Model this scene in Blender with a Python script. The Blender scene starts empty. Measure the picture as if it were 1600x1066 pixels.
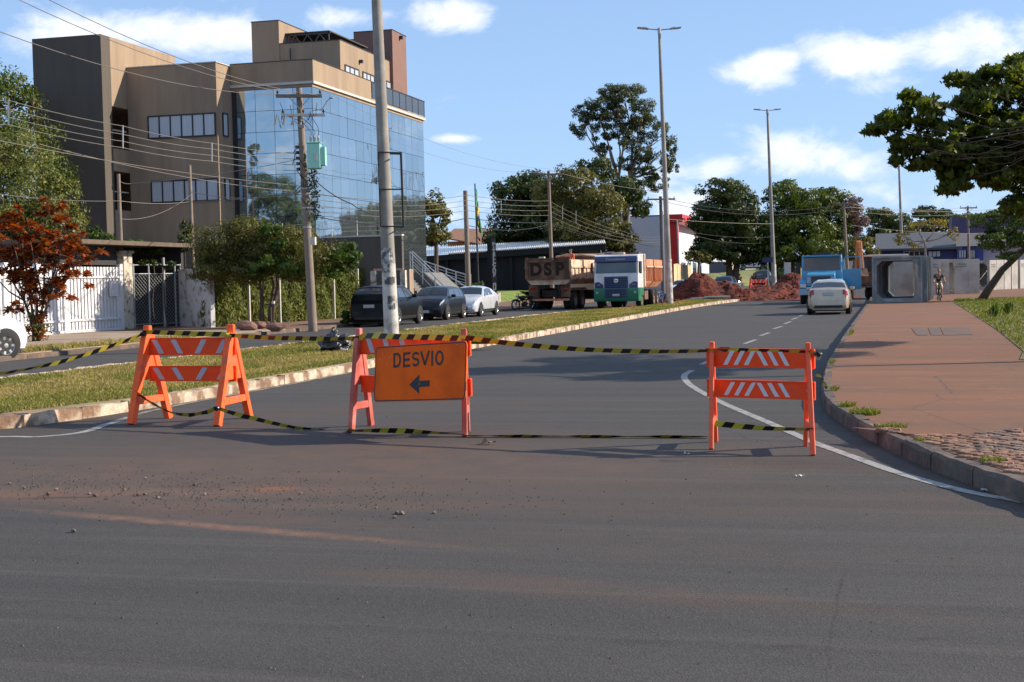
import bpy, bmesh, math, random
import numpy as np
from mathutils import Matrix, Vector, Euler, noise as mnoise

# ------------------------------------------------------------------ camera, light, exposure
sc = bpy.context.scene
COL = sc.collection
FPX = 2200.0                      # focal length in photograph pixels (1600 wide)
CAMH = 1.65
YAW = math.atan(576 / FPX)
PITCH = math.atan(93 / FPX)
ROLL = -0.022
cam_d = bpy.data.cameras.new('camera')
cam = bpy.data.objects.new('camera', cam_d)
COL.objects.link(cam)
sc.camera = cam
cam_d.sensor_fit = 'HORIZONTAL'
cam_d.sensor_width = 36.0
cam_d.lens = 36.0 * FPX / 1600.0
cam_d.clip_end = 3000
cam_d.clip_start = 0.1
RC = (Matrix.Rotation(YAW, 3, 'Z') @ Matrix.Rotation(math.pi / 2 - PITCH, 3, 'X') @ Matrix.Rotation(ROLL, 3, 'Z'))
cam.matrix_world = Matrix.Translation((0, 0, CAMH)) @ RC.to_4x4()
cam.location = (0, 0, CAMH)

SUN_EL = math.radians(27)
TRAVEL = Vector((-math.cos(YAW), -math.sin(YAW), 0))          # horizontal direction the light travels
TRAVEL = (Matrix.Rotation(math.radians(4.5), 3, 'Z') @ TRAVEL)
SUNV = Vector((-TRAVEL.x * math.cos(SUN_EL), -TRAVEL.y * math.cos(SUN_EL), math.sin(SUN_EL)))
sun_d = bpy.data.lights.new('sun', 'SUN')
sun_d.energy = 5.0
sun_d.angle = math.radians(0.53)
sun_d.color = (1.0, 0.87, 0.70)
sun = bpy.data.objects.new('sun', sun_d)
COL.objects.link(sun)
sun.rotation_euler = SUNV.to_track_quat('Z', 'Y').to_euler()
sc.view_settings.view_transform = 'Standard'
sc.view_settings.look = 'None'
sc.view_settings.exposure = 0.56
sc.view_settings.gamma = 1.0
sc.view_settings.use_curve_mapping = False
sc.cycles.max_bounces = 6
sc.cycles.transparent_max_bounces = 6
sc.cycles.use_denoising = True

def ray(px, py):
    return (RC @ Vector(((px - 800) / FPX, (533 - py) / FPX, -1.0)))
ORG = Vector((0, 0, CAMH))
def G(px, py, z=0.0):
    d = ray(px, py); t = (z - CAMH) / d.z
    return ORG + d * t
def PU(px, py, u):
    d = ray(px, py); return ORG + d * (u / d.y)
def PV(px, py, v):
    d = ray(px, py); return ORG + d * (v / d.x)
FWD = Vector((-math.sin(YAW), math.cos(YAW), 0))
def P(px, py, dep):
    d = ray(px, py); return ORG + d * (dep / d.dot(FWD))
def gz(u):
    if u < 105: return 0.0
    if u < 300: return 1.25e-4 * (u - 105) ** 2
    return 4.75 + 0.02 * min(u - 300, 50)
def GD(px, dep):
    """ground point straight below pixel column px at depth dep"""
    p = P(px, 440, dep); return Vector((p.x, p.y, gz(p.y)))

# sky with real-looking clouds
world = bpy.data.worlds.new('World'); sc.world = world; world.use_nodes = True
WN = world.node_tree; WN.nodes.clear()
def wn(t, **k):
    n = WN.nodes.new(t)
    for a, b in k.items(): setattr(n, a, b)
    return n
wout = wn('ShaderNodeOutputWorld'); wbg = wn('ShaderNodeBackground')
sky = wn('ShaderNodeTexSky'); sky.sky_type = 'NISHITA'; sky.sun_disc = False
sky.sun_elevation = SUN_EL
sky.sun_rotation = math.atan2(SUNV.x, SUNV.y)
sky.altitude = 600; sky.air_density = 1.0; sky.dust_density = 0.3; sky.ozone_density = 3.0
SKY_STRENGTH = 0.073
wbg.inputs['Strength'].default_value = SKY_STRENGTH
def wmath(op, a, b=None, c=None, clamp=False):
    n = wn('ShaderNodeMath', operation=op); n.use_clamp = clamp
    for i, v in enumerate((a, b, c)):
        if v is None: continue
        if isinstance(v, (int, float)): n.inputs[i].default_value = v
        else: WN.links.new(v, n.inputs[i])
    return n.outputs[0]
tc = wn('ShaderNodeTexCoord')
sep = wn('ShaderNodeSeparateXYZ'); WN.links.new(tc.outputs['Generated'], sep.inputs[0])
azi = wmath('ARCTAN2', sep.outputs[0], sep.outputs[1])
ele = wmath('ARCSINE', sep.outputs[2])
def azel(px, py):
    d = ray(px, py).normalized(); return math.atan2(d.x, d.y), math.asin(d.z)
comb = wn('ShaderNodeCombineXYZ')
WN.links.new(azi, comb.inputs[0]); WN.links.new(wmath('MULTIPLY', ele, 1.7), comb.inputs[1])
nz = wn('ShaderNodeTexNoise'); nz.inputs['Scale'].default_value = 15; nz.inputs['Detail'].default_value = 9
nz.inputs['Roughness'].default_value = 0.62; nz.inputs['Distortion'].default_value = 0.25
WN.links.new(comb.outputs[0], nz.inputs['Vector'])
nlo = wn('ShaderNodeTexNoise'); nlo.inputs['Scale'].default_value = 3.3; nlo.inputs['Detail'].default_value = 2
WN.links.new(comb.outputs[0], nlo.inputs['Vector'])
CLOUDS = [(250, 52, 165, 40, 1.0), (345, 62, 80, 30, .7), (120, 32, 60, 14, .45), (545, 28, 75, 20, .75), (705, 25, 70, 28, .95), (600, 22, 35, 14, .6),
          (1200, 105, 55, 34, 1.0), (1345, 88, 95, 42, .95), (1500, 70, 110, 38, 1.0), (1370, 125, 110, 26, .55), (1430, 240, 330, 26, .5),
          (1255, 245, 110, 40, .85), (1100, 262, 90, 26, .8), (1330, 262, 80, 28, .7), (705, 217, 45, 9, .75), (730, 320, 70, 26, .7), (780, 70, 20, 8, .5),
          (1090, 335, 90, 36, 1.0), (1450, 215, 120, 18, .6), (1300, 300, 160, 26, .5), (960, 300, 60, 16, .5), (1560, 300, 150, 50, .6), (1390, 45, 30, 9, .3), (1180, 210, 160, 20, .3)]
dens = None
for (px, py, rx, ry, w) in CLOUDS:
    a0, e0 = azel(px, py)
    da = wmath('MULTIPLY', wmath('SUBTRACT', azi, a0), FPX / rx)
    de = wmath('MULTIPLY', wmath('SUBTRACT', ele, e0), FPX / ry)
    q = wmath('ADD', wmath('MULTIPLY', da, da), wmath('MULTIPLY', de, de))
    g = wmath('MULTIPLY', wmath('POWER', 2.718, wmath('MULTIPLY', q, -0.8)), w)
    dens = g if dens is None else wmath('MAXIMUM', dens, g)
# elsewhere in the sky: the same scattered clouds
away = wmath('SUBTRACT', 1.0, wmath('POWER', 2.718, wmath('MULTIPLY', wmath('POWER', wmath('MULTIPLY', wmath('ADD', azi, YAW), 2.0), 4), -1.0)))
gen = wmath('MULTIPLY', wmath('MULTIPLY', wmath('SUBTRACT', nlo.outputs['Fac'], 0.42), 3.4, clamp=True), wmath('MULTIPLY', away, 0.9))
dens = wmath('MAXIMUM', dens, gen)
dn = wmath('ADD', dens, wmath('MULTIPLY', wmath('SUBTRACT', nz.outputs['Fac'], 0.5), 2.1))
mask = wn('ShaderNodeMapRange'); mask.interpolation_type = 'SMOOTHSTEP'
mask.inputs['From Min'].default_value = 0.30; mask.inputs['From Max'].default_value = 0.98; mask.inputs['To Max'].default_value = 0.86
WN.links.new(dn, mask.inputs['Value'])
cmix = wn('ShaderNodeMix', data_type='RGBA')
cmix.inputs['B'].default_value = (11.0, 11.1, 11.6, 1)
# pale veil toward the horizon
veil = wn('ShaderNodeMix', data_type='RGBA')
hz = wn('ShaderNodeMapRange'); hz.inputs['From Min'].default_value = 0.0; hz.inputs['From Max'].default_value = 0.30
hz.inputs['To Min'].default_value = 0.66; hz.inputs['To Max'].default_value = 0.42
WN.links.new(ele, hz.inputs['Value']); WN.links.new(hz.outputs[0], veil.inputs['Factor'])
WN.links.new(sky.outputs[0], veil.inputs['A']); veil.inputs['B'].default_value = (4.9, 7.6, 12.4, 1)
WN.links.new(mask.outputs[0], cmix.inputs['Factor']); WN.links.new(veil.outputs['Result'], cmix.inputs['A'])
WN.links.new(cmix.outputs['Result'], wbg.inputs['Color']); WN.links.new(wbg.outputs[0], wout.inputs[0])

# ------------------------------------------------------------------ helpers
R = random.Random(7)
def srgb(r, g, b):
    f = lambda c: (c / 255 / 12.92) if c / 255 <= 0.04045 else ((c / 255 + 0.055) / 1.055) ** 2.4
    return (f(r), f(g), f(b))
MATS = {}
def mat(name, col, rough=0.7, metal=0.0, var=0.0, vscale=3.0, bump=0.0, bscale=30.0, col2=None, cscale=1.5, cth=(0.45, 0.65),
        spec=0.5, coat=0.0, world_coords=True, emit=None, alpha=1.0, stretch=None, bdist=0.01, island=0.0):
    if name in MATS: return MATS[name]
    m = bpy.data.materials.new(name); m.use_nodes = True
    nt = m.node_tree; b = nt.nodes['Principled BSDF']; L = nt.links.new
    b.inputs['Roughness'].default_value = rough; b.inputs['Metallic'].default_value = metal
    b.inputs['Specular IOR Level'].default_value = spec
    b.inputs['Coat Weight'].default_value = coat; b.inputs['Coat Roughness'].default_value = 0.06
    c = (*col, 1)
    b.inputs['Base Color'].default_value = c
    m.diffuse_color = c
    if emit: b.inputs['Emission Color'].default_value = (*emit[:3], 1); b.inputs['Emission Strength'].default_value = emit[3]
    src = None
    if var or bump or col2:
        t = nt.nodes.new('ShaderNodeTexCoord')
        vec = t.outputs['Object']
        if world_coords:
            g = nt.nodes.new('ShaderNodeNewGeometry'); vec = g.outputs['Position']
        if stretch:
            mp = nt.nodes.new('ShaderNodeMapping'); mp.inputs['Scale'].default_value = stretch; L(vec, mp.inputs[0]); vec = mp.outputs[0]
    if col2:
        n = nt.nodes.new('ShaderNodeTexNoise'); n.inputs['Scale'].default_value = cscale; n.inputs['Detail'].default_value = 6
        L(vec, n.inputs['Vector'])
        r = nt.nodes.new('ShaderNodeMapRange'); r.inputs['From Min'].default_value = cth[0]; r.inputs['From Max'].default_value = cth[1]
        L(n.outputs['Fac'], r.inputs['Value'])
        x = nt.nodes.new('ShaderNodeMix'); x.data_type = 'RGBA'; x.inputs['A'].default_value = c; x.inputs['B'].default_value = (*col2, 1)
        L(r.outputs[0], x.inputs['Factor']); src = x.outputs['Result']
    if var:
        n = nt.nodes.new('ShaderNodeTexNoise'); n.inputs['Scale'].default_value = vscale; n.inputs['Detail'].default_value = 8
        n.inputs['Roughness'].default_value = 0.65
        L(vec, n.inputs['Vector'])
        r = nt.nodes.new('ShaderNodeMapRange'); r.inputs['From Min'].default_value = 0.25; r.inputs['From Max'].default_value = 0.75
        r.inputs['To Min'].default_value = 1 - var; r.inputs['To Max'].default_value = 1 + var
        L(n.outputs['Fac'], r.inputs['Value'])
        x = nt.nodes.new('ShaderNodeMix'); x.data_type = 'RGBA'; x.blend_type = 'MULTIPLY'; x.inputs['Factor'].default_value = 1
        if src: L(src, x.inputs['A'])
        else: x.inputs['A'].default_value = c
        L(r.outputs[0], x.inputs['B']); src = x.outputs['Result']
    if island:
        g2 = nt.nodes.new('ShaderNodeObjectInfo')
        r = nt.nodes.new('ShaderNodeMapRange'); r.inputs['To Min'].default_value = 1 - island; r.inputs['To Max'].default_value = 1 + island
        L(g2.outputs['Random'], r.inputs['Value'])
        x = nt.nodes.new('ShaderNodeMix'); x.data_type = 'RGBA'; x.blend_type = 'MULTIPLY'; x.inputs['Factor'].default_value = 1
        if src: L(src, x.inputs['A'])
        else: x.inputs['A'].default_value = c
        L(r.outputs[0], x.inputs['B']); src = x.outputs['Result']
    if src: L(src, b.inputs['Base Color'])
    if bump:
        n = nt.nodes.new('ShaderNodeTexNoise'); n.inputs['Scale'].default_value = bscale; n.inputs['Detail'].default_value = 5
        L(vec, n.inputs['Vector'])
        bp = nt.nodes.new('ShaderNodeBump'); bp.inputs['Strength'].default_value = bump; bp.inputs['Distance'].default_value = bdist
        L(n.outputs['Fac'], bp.inputs['Height']); L(bp.outputs[0], b.inputs['Normal'])
    MATS[name] = m
    return m

def leafmat(name, c1, c2, c3=None, trans=0.35, nscale=0.5, rough=0.5):
    if name in MATS: return MATS[name]
    m = bpy.data.materials.new(name); m.use_nodes = True
    nt = m.node_tree; b = nt.nodes['Principled BSDF']; L = nt.links.new; out = nt.nodes['Material Output']
    g = nt.nodes.new('ShaderNodeNewGeometry')
    ramp = nt.nodes.new('ShaderNodeValToRGB')
    ramp.color_ramp.elements[0].color = (*c1, 1); ramp.color_ramp.elements[1].color = (*c2, 1)
    if c3:
        e = ramp.color_ramp.elements.new(0.9); e.color = (*c2, 1); ramp.color_ramp.elements[2].color = (*c3, 1)
    n = nt.nodes.new('ShaderNodeTexNoise'); n.inputs['Scale'].default_value = nscale; n.inputs['Detail'].default_value = 3
    L(g.outputs['Position'], n.inputs['Vector'])
    a = nt.nodes.new('ShaderNodeMath'); a.operation = 'MULTIPLY'; a.inputs[1].default_value = 0.55; L(g.outputs['Random Per Island'], a.inputs[0])
    s = nt.nodes.new('ShaderNodeMath'); s.operation = 'MULTIPLY_ADD'; s.inputs[1].default_value = 1.1; L(n.outputs['Fac'], s.inputs[0]); L(a.outputs[0], s.inputs[2])
    s2 = nt.nodes.new('ShaderNodeMath'); s2.operation = 'SUBTRACT'; s2.inputs[1].default_value = 0.33; L(s.outputs[0], s2.inputs[0])
    L(s2.outputs[0], ramp.inputs[0])
    L(ramp.outputs[0], b.inputs['Base Color']); b.inputs['Roughness'].default_value = rough
    b.inputs['Specular IOR Level'].default_value = 0.35
    t = nt.nodes.new('ShaderNodeBsdfTranslucent')
    tint = nt.nodes.new('ShaderNodeMix'); tint.data_type = 'RGBA'; tint.blend_type = 'MULTIPLY'; tint.inputs['Factor'].default_value = 1
    L(ramp.outputs[0], tint.inputs['A']); tint.inputs['B'].default_value = (1.5, 1.4, 0.5, 1); L(tint.outputs['Result'], t.inputs[0])
    mx = nt.nodes.new('ShaderNodeMixShader'); mx.inputs[0].default_value = trans
    L(b.outputs[0], mx.inputs[1]); L(t.outputs[0], mx.inputs[2]); L(mx.outputs[0], out.inputs['Surface'])
    MATS[name] = m
    return m

def tag(o, label=None, cat=None, group=None, kind=None):
    if label: o['label'] = label
    if cat: o['category'] = cat
    if group: o['group'] = group
    if kind: o['kind'] = kind
    return o
def thing(name, label, cat, loc=(0, 0, 0), rz=0.0, group=None):
    o = bpy.data.objects.new(name, None); COL.objects.link(o)
    o.empty_display_size = 0.2
    o.location = loc; o.rotation_euler = (0, 0, rz)
    return tag(o, label, cat, group)
def inst(name, src, parent=None, loc=(0, 0, 0), rot=(0, 0, 0), scale=None):
    """one more object sharing src's mesh data"""
    o = bpy.data.objects.new(name, src.data if hasattr(src, 'data') else src); COL.objects.link(o)
    o.parent = parent; o.location = loc; o.rotation_euler = rot
    if scale: o.scale = scale
    return o
def copy_tree(o, parent=None):
    c = o.copy(); COL.objects.link(c)
    if parent is not None: c.parent = parent
    for ch in list(o.children): copy_tree(ch, c)
    return c

class MB:
    def __init__(s): s.v = []; s.f = []; s.m = []; s.uv = None
    def add(s, vs, fs, mi=0, M=None):
        b = len(s.v)
        for p in vs:
            p = Vector(p)
            if M is not None: p = M @ p
            s.v.append(tuple(p))
        for f in fs: s.f.append(tuple(b + i for i in f)); s.m.append(mi)
        return s
    def box(s, x0, x1, y0, y1, z0, z1, mi=0, M=None):
        vs = [(x0, y0, z0), (x1, y0, z0), (x1, y1, z0), (x0, y1, z0), (x0, y0, z1), (x1, y0, z1), (x1, y1, z1), (x0, y1, z1)]
        fs = [(0, 3, 2, 1), (4, 5, 6, 7), (0, 1, 5, 4), (1, 2, 6, 5), (2, 3, 7, 6), (3, 0, 4, 7)]
        return s.add(vs, fs, mi, M)
    def beam(s, p0, p1, w, h, mi=0, up=(0, 0, 1)):
        """rectangular bar from p0 to p1, w across, h along up"""
        p0 = Vector(p0); p1 = Vector(p1); d = p1 - p0; L = d.length; d.normalize()
        upv = Vector(up)
        if abs(d.dot(upv)) > 0.98: upv = Vector((0, 1, 0))
        sx = d.cross(upv).normalized(); sz = sx.cross(d).normalized()
        vs = []
        for q in (p0, p1):
            for a, b in ((-1, -1), (1, -1), (1, 1), (-1, 1)): vs.append(q + sx * (a * w / 2) + sz * (b * h / 2))
        return s.add(vs, [(0, 3, 2, 1)[::-1][::-1], (4, 5, 6, 7), (0, 1, 5, 4), (1, 2, 6, 5), (2, 3, 7, 6), (3, 0, 4, 7)], mi)
    def tube(s, pts, rs, n=8, mi=0, cap=True):
        pts = [Vector(p) for p in pts]
        if not isinstance(rs, (list, tuple)): rs = [rs] * len(pts)
        b = len(s.v); prev = None
        for i, p in enumerate(pts):
            if i == 0: d = pts[1] - p
            elif i == len(pts) - 1: d = p - pts[i - 1]
            else: d = pts[i + 1] - pts[i - 1]
            d.normalize()
            if prev is None:
                a = Vector((0, 0, 1)) if abs(d.z) < 0.9 else Vector((1, 0, 0))
                x = d.cross(a).normalized()
            else:
                x = (prev - d * prev.dot(d)).normalized()
            prev = x; y = d.cross(x)
            for k in range(n):
                t = 2 * math.pi * k / n
                s.v.append(tuple(p + (x * math.cos(t) + y * math.sin(t)) * rs[i]))
        for i in range(len(pts) - 1):
            for k in range(n):
                k2 = (k + 1) % n
                s.f.append((b + i * n + k, b + i * n + k2, b + (i + 1) * n + k2, b + (i + 1) * n + k)); s.m.append(mi)
        if cap:
            s.f.append(tuple(b + k for k in range(n))[::-1]); s.m.append(mi)
            s.f.append(tuple(b + (len(pts) - 1) * n + k for k in range(n))); s.m.append(mi)
        return s
    def lathe(s, prof, n=20, axis='z', o=(0, 0, 0), mi=0, close=False):
        b = len(s.v); m = len(prof)
        for k in range(n):
            t = 2 * math.pi * k / n; c, q = math.cos(t), math.sin(t)
            for (r, h) in prof:
                if axis == 'z': p = (r * c, r * q, h)
                elif axis == 'x': p = (h, r * c, r * q)
                else: p = (r * c, h, r * q)
                s.v.append((p[0] + o[0], p[1] + o[1], p[2] + o[2]))
        for k in range(n):
            k2 = (k + 1) % n
            for j in range(m - 1 + (1 if close else 0)):
                j2 = (j + 1) % m
                s.f.append((b + k * m + j, b + k2 * m + j, b + k2 * m + j2, b + k * m + j2)); s.m.append(mi)
        return s
    def prism(s, poly, a0, a1, axis='x', mi=0, M=None):
        """poly: 2-D outline; extruded from a0 to a1 along axis. x:(y,z) y:(x,z) z:(x,y)"""
        def mk(p, a):
            return {'x': (a, p[0], p[1]), 'y': (p[0], a, p[1]), 'z': (p[0], p[1], a)}[axis]
        n = len(poly)
        vs = [mk(p, a0) for p in poly] + [mk(p, a1) for p in poly]
        fs = [tuple(range(n))[::-1], tuple(range(n, 2 * n))] + [(i, (i + 1) % n, n + (i + 1) % n, n + i) for i in range(n)]
        return s.add(vs, fs, mi, M)
    def blob(s, c, r, sub=2, amp=0.15, ns=1.5, seed=0, flat=None, mi=0):
        bm = bmesh.new(); bmesh.ops.create_icosphere(bm, subdivisions=sub, radius=1)
        vs = []
        for v in bm.verts:
            k = 1 + amp * mnoise.noise(v.co * ns + Vector((seed * 3.1, seed, 0)))* 2
            p = Vector((v.co.x * r[0] * k, v.co.y * r[1] * k, v.co.z * r[2] * k))
            if flat is not None: p.z = max(p.z, flat)
            vs.append(p + Vector(c))
        fs = [tuple(v.index for v in f.verts) for f in bm.faces]; bm.free()
        return s.add(vs, fs, mi)
    def mesh(s, name, mats, smooth=False, fix=True):
        me = bpy.data.meshes.new(name); me.from_pydata(s.v, [], s.f)
        if not isinstance(mats, (list, tuple)): mats = [mats]
        for m in mats: me.materials.append(m)
        if len(mats) > 1: me.polygons.foreach_set('material_index', s.m)
        if fix:
            bm = bmesh.new(); bm.from_mesh(me); bmesh.ops.recalc_face_normals(bm, faces=bm.faces); bm.to_mesh(me); bm.free()
        if smooth: me.polygons.foreach_set('use_smooth', [True] * len(me.polygons))
        me.update()
        return me
    def build(s, name, mats, parent=None, loc=(0, 0, 0), rot=(0, 0, 0), smooth=False, bevel=0, kind=None, fix=True, seg=2):
        o = bpy.data.objects.new(name, s.mesh(name, mats, smooth, fix)); COL.objects.link(o)
        o.parent = parent; o.location = loc; o.rotation_euler = rot
        if bevel:
            bv = o.modifiers.new('bevel', 'BEVEL'); bv.width = bevel; bv.segments = seg; bv.limit_method = 'ANGLE'; bv.angle_limit = 0.6
            bv.harden_normals = True
            o.data.polygons.foreach_set('use_smooth', [True] * len(o.data.polygons))
        elif smooth == 'auto':
            o.data.polygons.foreach_set('use_smooth', [True] * len(o.data.polygons))
            sharp_edges(o.data, 0.7)
        if kind: o['kind'] = kind
        return o
def sharp_edges(me, ang):
    bm = bmesh.new(); bm.from_mesh(me)
    for e in bm.edges:
        if len(e.link_faces) == 2 and e.calc_face_angle(0) > ang: e.smooth = False
    bm.to_mesh(me); bm.free()
def rounded(w, h, r, n=4, cx=0, cy=0):
    pts = []
    for (sx, sy, a0) in ((1, 1, 0), (-1, 1, 90), (-1, -1, 180), (1, -1, 270)):
        for k in range(n + 1):
            a = math.radians(a0 + 90 * k / n)
            pts.append((cx + sx * (w / 2 - r) + r * math.cos(a), cy + sy * (h / 2 - r) + r * math.sin(a)))
    return pts
def text_mesh(txt, size, material, depth=0.004, bold=0.0):
    cu = bpy.data.curves.new('lettering', 'FONT'); cu.body = txt; cu.size = size; cu.extrude = depth; cu.offset = bold
    cu.align_x = 'CENTER'; cu.align_y = 'CENTER'
    tmp = bpy.data.objects.new('tmp', cu); COL.objects.link(tmp)
    dg = bpy.context.evaluated_depsgraph_get(); dg.update()
    me = bpy.data.meshes.new_from_object(tmp.evaluated_get(dg))
    bpy.data.objects.remove(tmp); bpy.data.curves.remove(cu)
    me.materials.clear(); me.materials.append(material); me.name = 'lettering'
    return me
def bm_np(name, V, F, material, smooth=False):
    """fast mesh from numpy arrays; F is (n,3) or (n,4)"""
    me = bpy.data.meshes.new(name)
    n, k = F.shape
    me.vertices.add(len(V)); me.vertices.foreach_set('co', V.astype(np.float32).ravel())
    me.loops.add(n * k); me.loops.foreach_set('vertex_index', F.astype(np.int32).ravel())
    me.polygons.add(n); me.polygons.foreach_set('loop_start', np.arange(0, n * k, k, dtype=np.int32))
    me.polygons.foreach_set('loop_total', np.full(n, k, dtype=np.int32))
    if smooth: me.polygons.foreach_set('use_smooth', np.ones(n, dtype=bool))
    me.update(calc_edges=True); me.materials.append(material)
    return me

def rand_dirs(rg, n):
    d = rg.normal(size=(n, 3)); return d / np.linalg.norm(d, axis=1)[:, None]
def leaves(P0, N, size, rg, aspect=0.55, jitter=0.8, droop=0.0):
    """folded two-quad leaves at points P0 with rough normals N"""
    n = len(P0)
    nn = N + jitter * rand_dirs(rg, n); nn /= np.linalg.norm(nn, axis=1)[:, None]
    t = rand_dirs(rg, n); t[:, 2] -= droop
    t = t - nn * (t * nn).sum(1)[:, None]; t /= np.linalg.norm(t, axis=1)[:, None] + 1e-9
    b = np.cross(nn, t)
    s = (size * rg.uniform(0.6, 1.35, n))[:, None]
    w = s * aspect
    V = np.stack([P0 - t * s * .5, P0 + b * w * .5 - nn * w * .12, P0 + t * s * .5, P0 - b * w * .5 - nn * w * .12], 1).reshape(-1, 3)
    F = np.arange(4 * n).reshape(-1, 4)
    return V, F
def crown_points(clumps, n, seed, sub=26, subr=0.34, thin=0.0, inner=0.72):
    """clumps (x,y,z,rx,ry,rz): smaller leaf tufts spread over every clump, leaves spread through every tuft"""
    rg = np.random.default_rng(seed)
    wts = np.array([(c[3] * c[4] * c[5]) ** (2 / 3) for c in clumps]); wts /= wts.sum()
    Ps, Ns = [], []
    for c, w in zip(clumps, wts):
        k = max(4, int(sub)); m = int(n * w / k) + 1
        cc = np.array(c[:3]); rr = np.array(c[3:6])
        d = rand_dirs(rg, k)
        rad = rg.uniform(inner - .22, inner + .16, k)[:, None]
        cen = cc + d * rad * rr
        for j in range(k):
            if rg.random() < thin: continue
            sr = rr * subr * rg.uniform(0.65, 1.25) * np.array([1, 1, .85])
            mm = int(m * rg.uniform(.5, 1.5)) + 1
            q = rand_dirs(rg, mm)
            r = rg.uniform(0.25, 1.0, mm)[:, None] ** 0.6
            Ps.append(cen[j] + q * r * sr); Ns.append(q * 0.7 + d[j] * 0.7)
    return np.concatenate(Ps), np.concatenate(Ns), rg
def tree(name, label, base, clumps, leafm, barkm, n=6000, size=0.25, trunk_r=0.25, seed=1, fork=0.35, group=None, sub=26, subr=0.34, thin=0.0,
         aspect=0.55, cat='tree', trunk_path=None, droop=0.0, limbs=True, trunks=None, crown_name='crown', inner=0.72, twigs=0, limb_r=None):
    """base point on the ground; clumps in world coordinates"""
    b = Vector(base); t = thing(name, label, cat, b, 0, group)
    cl = [(c[0] - b.x, c[1] - b.y, c[2] - b.z, c[3], c[4], c[5]) for c in clumps]
    Pp, N, rg = crown_points(cl, n, seed, sub, subr, thin, inner)
    V, F = leaves(Pp, N, size, rg, aspect, droop=droop)
    cr = bpy.data.objects.new(crown_name, bm_np(crown_name, V, F, leafm)); COL.objects.link(cr); cr.parent = t
    mb = MB(); rr = random.Random(seed)
    cx = sum(c[0] for c in cl) / len(cl); cy = sum(c[1] for c in cl) / len(cl)
    lo = min(c[2] - c[5] * .6 for c in cl); top = max(c[2] for c in cl)
    tops = []
    if trunk_path:
        pts = [Vector(p) - b for p in trunk_path]
        mb.tube(pts, [trunk_r * (1 - 0.55 * i / (len(pts) - 1)) for i in range(len(pts))], 9)
        tops = [pts[-1]]; r1 = trunk_r * .45
    else:
        ks = trunks or [(0, 0)]
        for (ox, oy) in ks:
            fz = max(0.3, lo + fork * (top - lo)) if lo > 0 else fork * top
            pts = [Vector((ox, oy, -0.15)), Vector((ox * 1.3 + cx * .15 + rr.uniform(-.1, .1), oy * 1.3 + cy * .15, fz * .35)),
                   Vector((ox * 1.8 + cx * .35 + rr.uniform(-.15, .15), oy * 1.8 + cy * .35, fz * .7)), Vector((ox * 2 + cx * .5, oy * 2 + cy * .5, fz))]
            mb.tube(pts, [trunk_r * 1.15, trunk_r, trunk_r * .85, trunk_r * .7], 9)
            tops.append(pts[-1])
        r1 = trunk_r * .55
    if limb_r: r1 = limb_r
    if limbs:
        for i, c in enumerate(cl):
            s = min(tops, key=lambda q: (q - Vector(c[:3])).length)
            e = Vector((c[0], c[1], c[2] + c[5] * .15)); m1 = s.lerp(e, .5) + Vector((rr.uniform(-.1, .1), rr.uniform(-.1, .1), -.08)) * (e - s).length
            mb.tube([s, m1, e], [r1, r1 * .6, r1 * .2], 6)
            for q in range(3 + twigs):
                d = Vector((rr.gauss(0, 1), rr.gauss(0, 1), rr.gauss(.2, .8))).normalized()
                e2 = Vector((c[0] + d.x * c[3] * .8, c[1] + d.y * c[4] * .8, c[2] + d.z * c[5] * .8))
                s2 = m1.lerp(e, rr.uniform(.2, .9)); mm = s2.lerp(e2, .5) + Vector((0, 0, .06 * (e2 - s2).length))
                mb.tube([s2, mm, e2], [r1 * .4, r1 * .25, r1 * .08], 5)
    mb.build('trunk', barkm, t, smooth=True, fix=False)
    return t
def clump_px(px, py, rx, ry, dep, rd=None):
    """clump centred on a photo position at a depth; radii given at photo scale"""
    c = P(px, py, dep); k = dep / FPX
    r = rx * k
    return (c.x, c.y, c.z, r, (rd if rd else r), ry * k)
def catenary(p0, p1, sag, n=12):
    p0 = Vector(p0); p1 = Vector(p1)
    return [p0.lerp(p1, i / n) - Vector((0, 0, sag * 4 * (i / n) * (1 - i / n))) for i in range(n + 1)]
# ------------------------------------------------------------------ the ground, roads, pavements
def grid_sheet(name, xs, ys, zoff, material, kind='structure', parent=None):
    V = []; F = []
    for y in ys:
        for x in xs: V.append((x, y, gz(y) + zoff))
    n = len(xs)
    for j in range(len(ys) - 1):
        for i in range(n - 1):
            a = j * n + i; F.append((a, a + 1, a + n + 1, a + n))
    mb = MB(); mb.v = V; mb.f = F; mb.m = [0] * len(F)
    o = mb.build(name, material, parent, smooth=True)
    if kind: o['kind'] = kind
    return o
FARY = [105 + 6 * i for i in range(50)]
m_soil = mat('red_soil', (.16, .075, .042), .95, var=.35, vscale=1.2, bump=.5, bscale=9, col2=(.10, .085, .035), cscale=.35)
grid_sheet('ground', [-900, -200, -60, -30, 0, 30, 60, 200, 900], [-200, -50, 0, 20, 50, 80] + FARY + [700, 1200, 2500], -0.05, m_soil)

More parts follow.
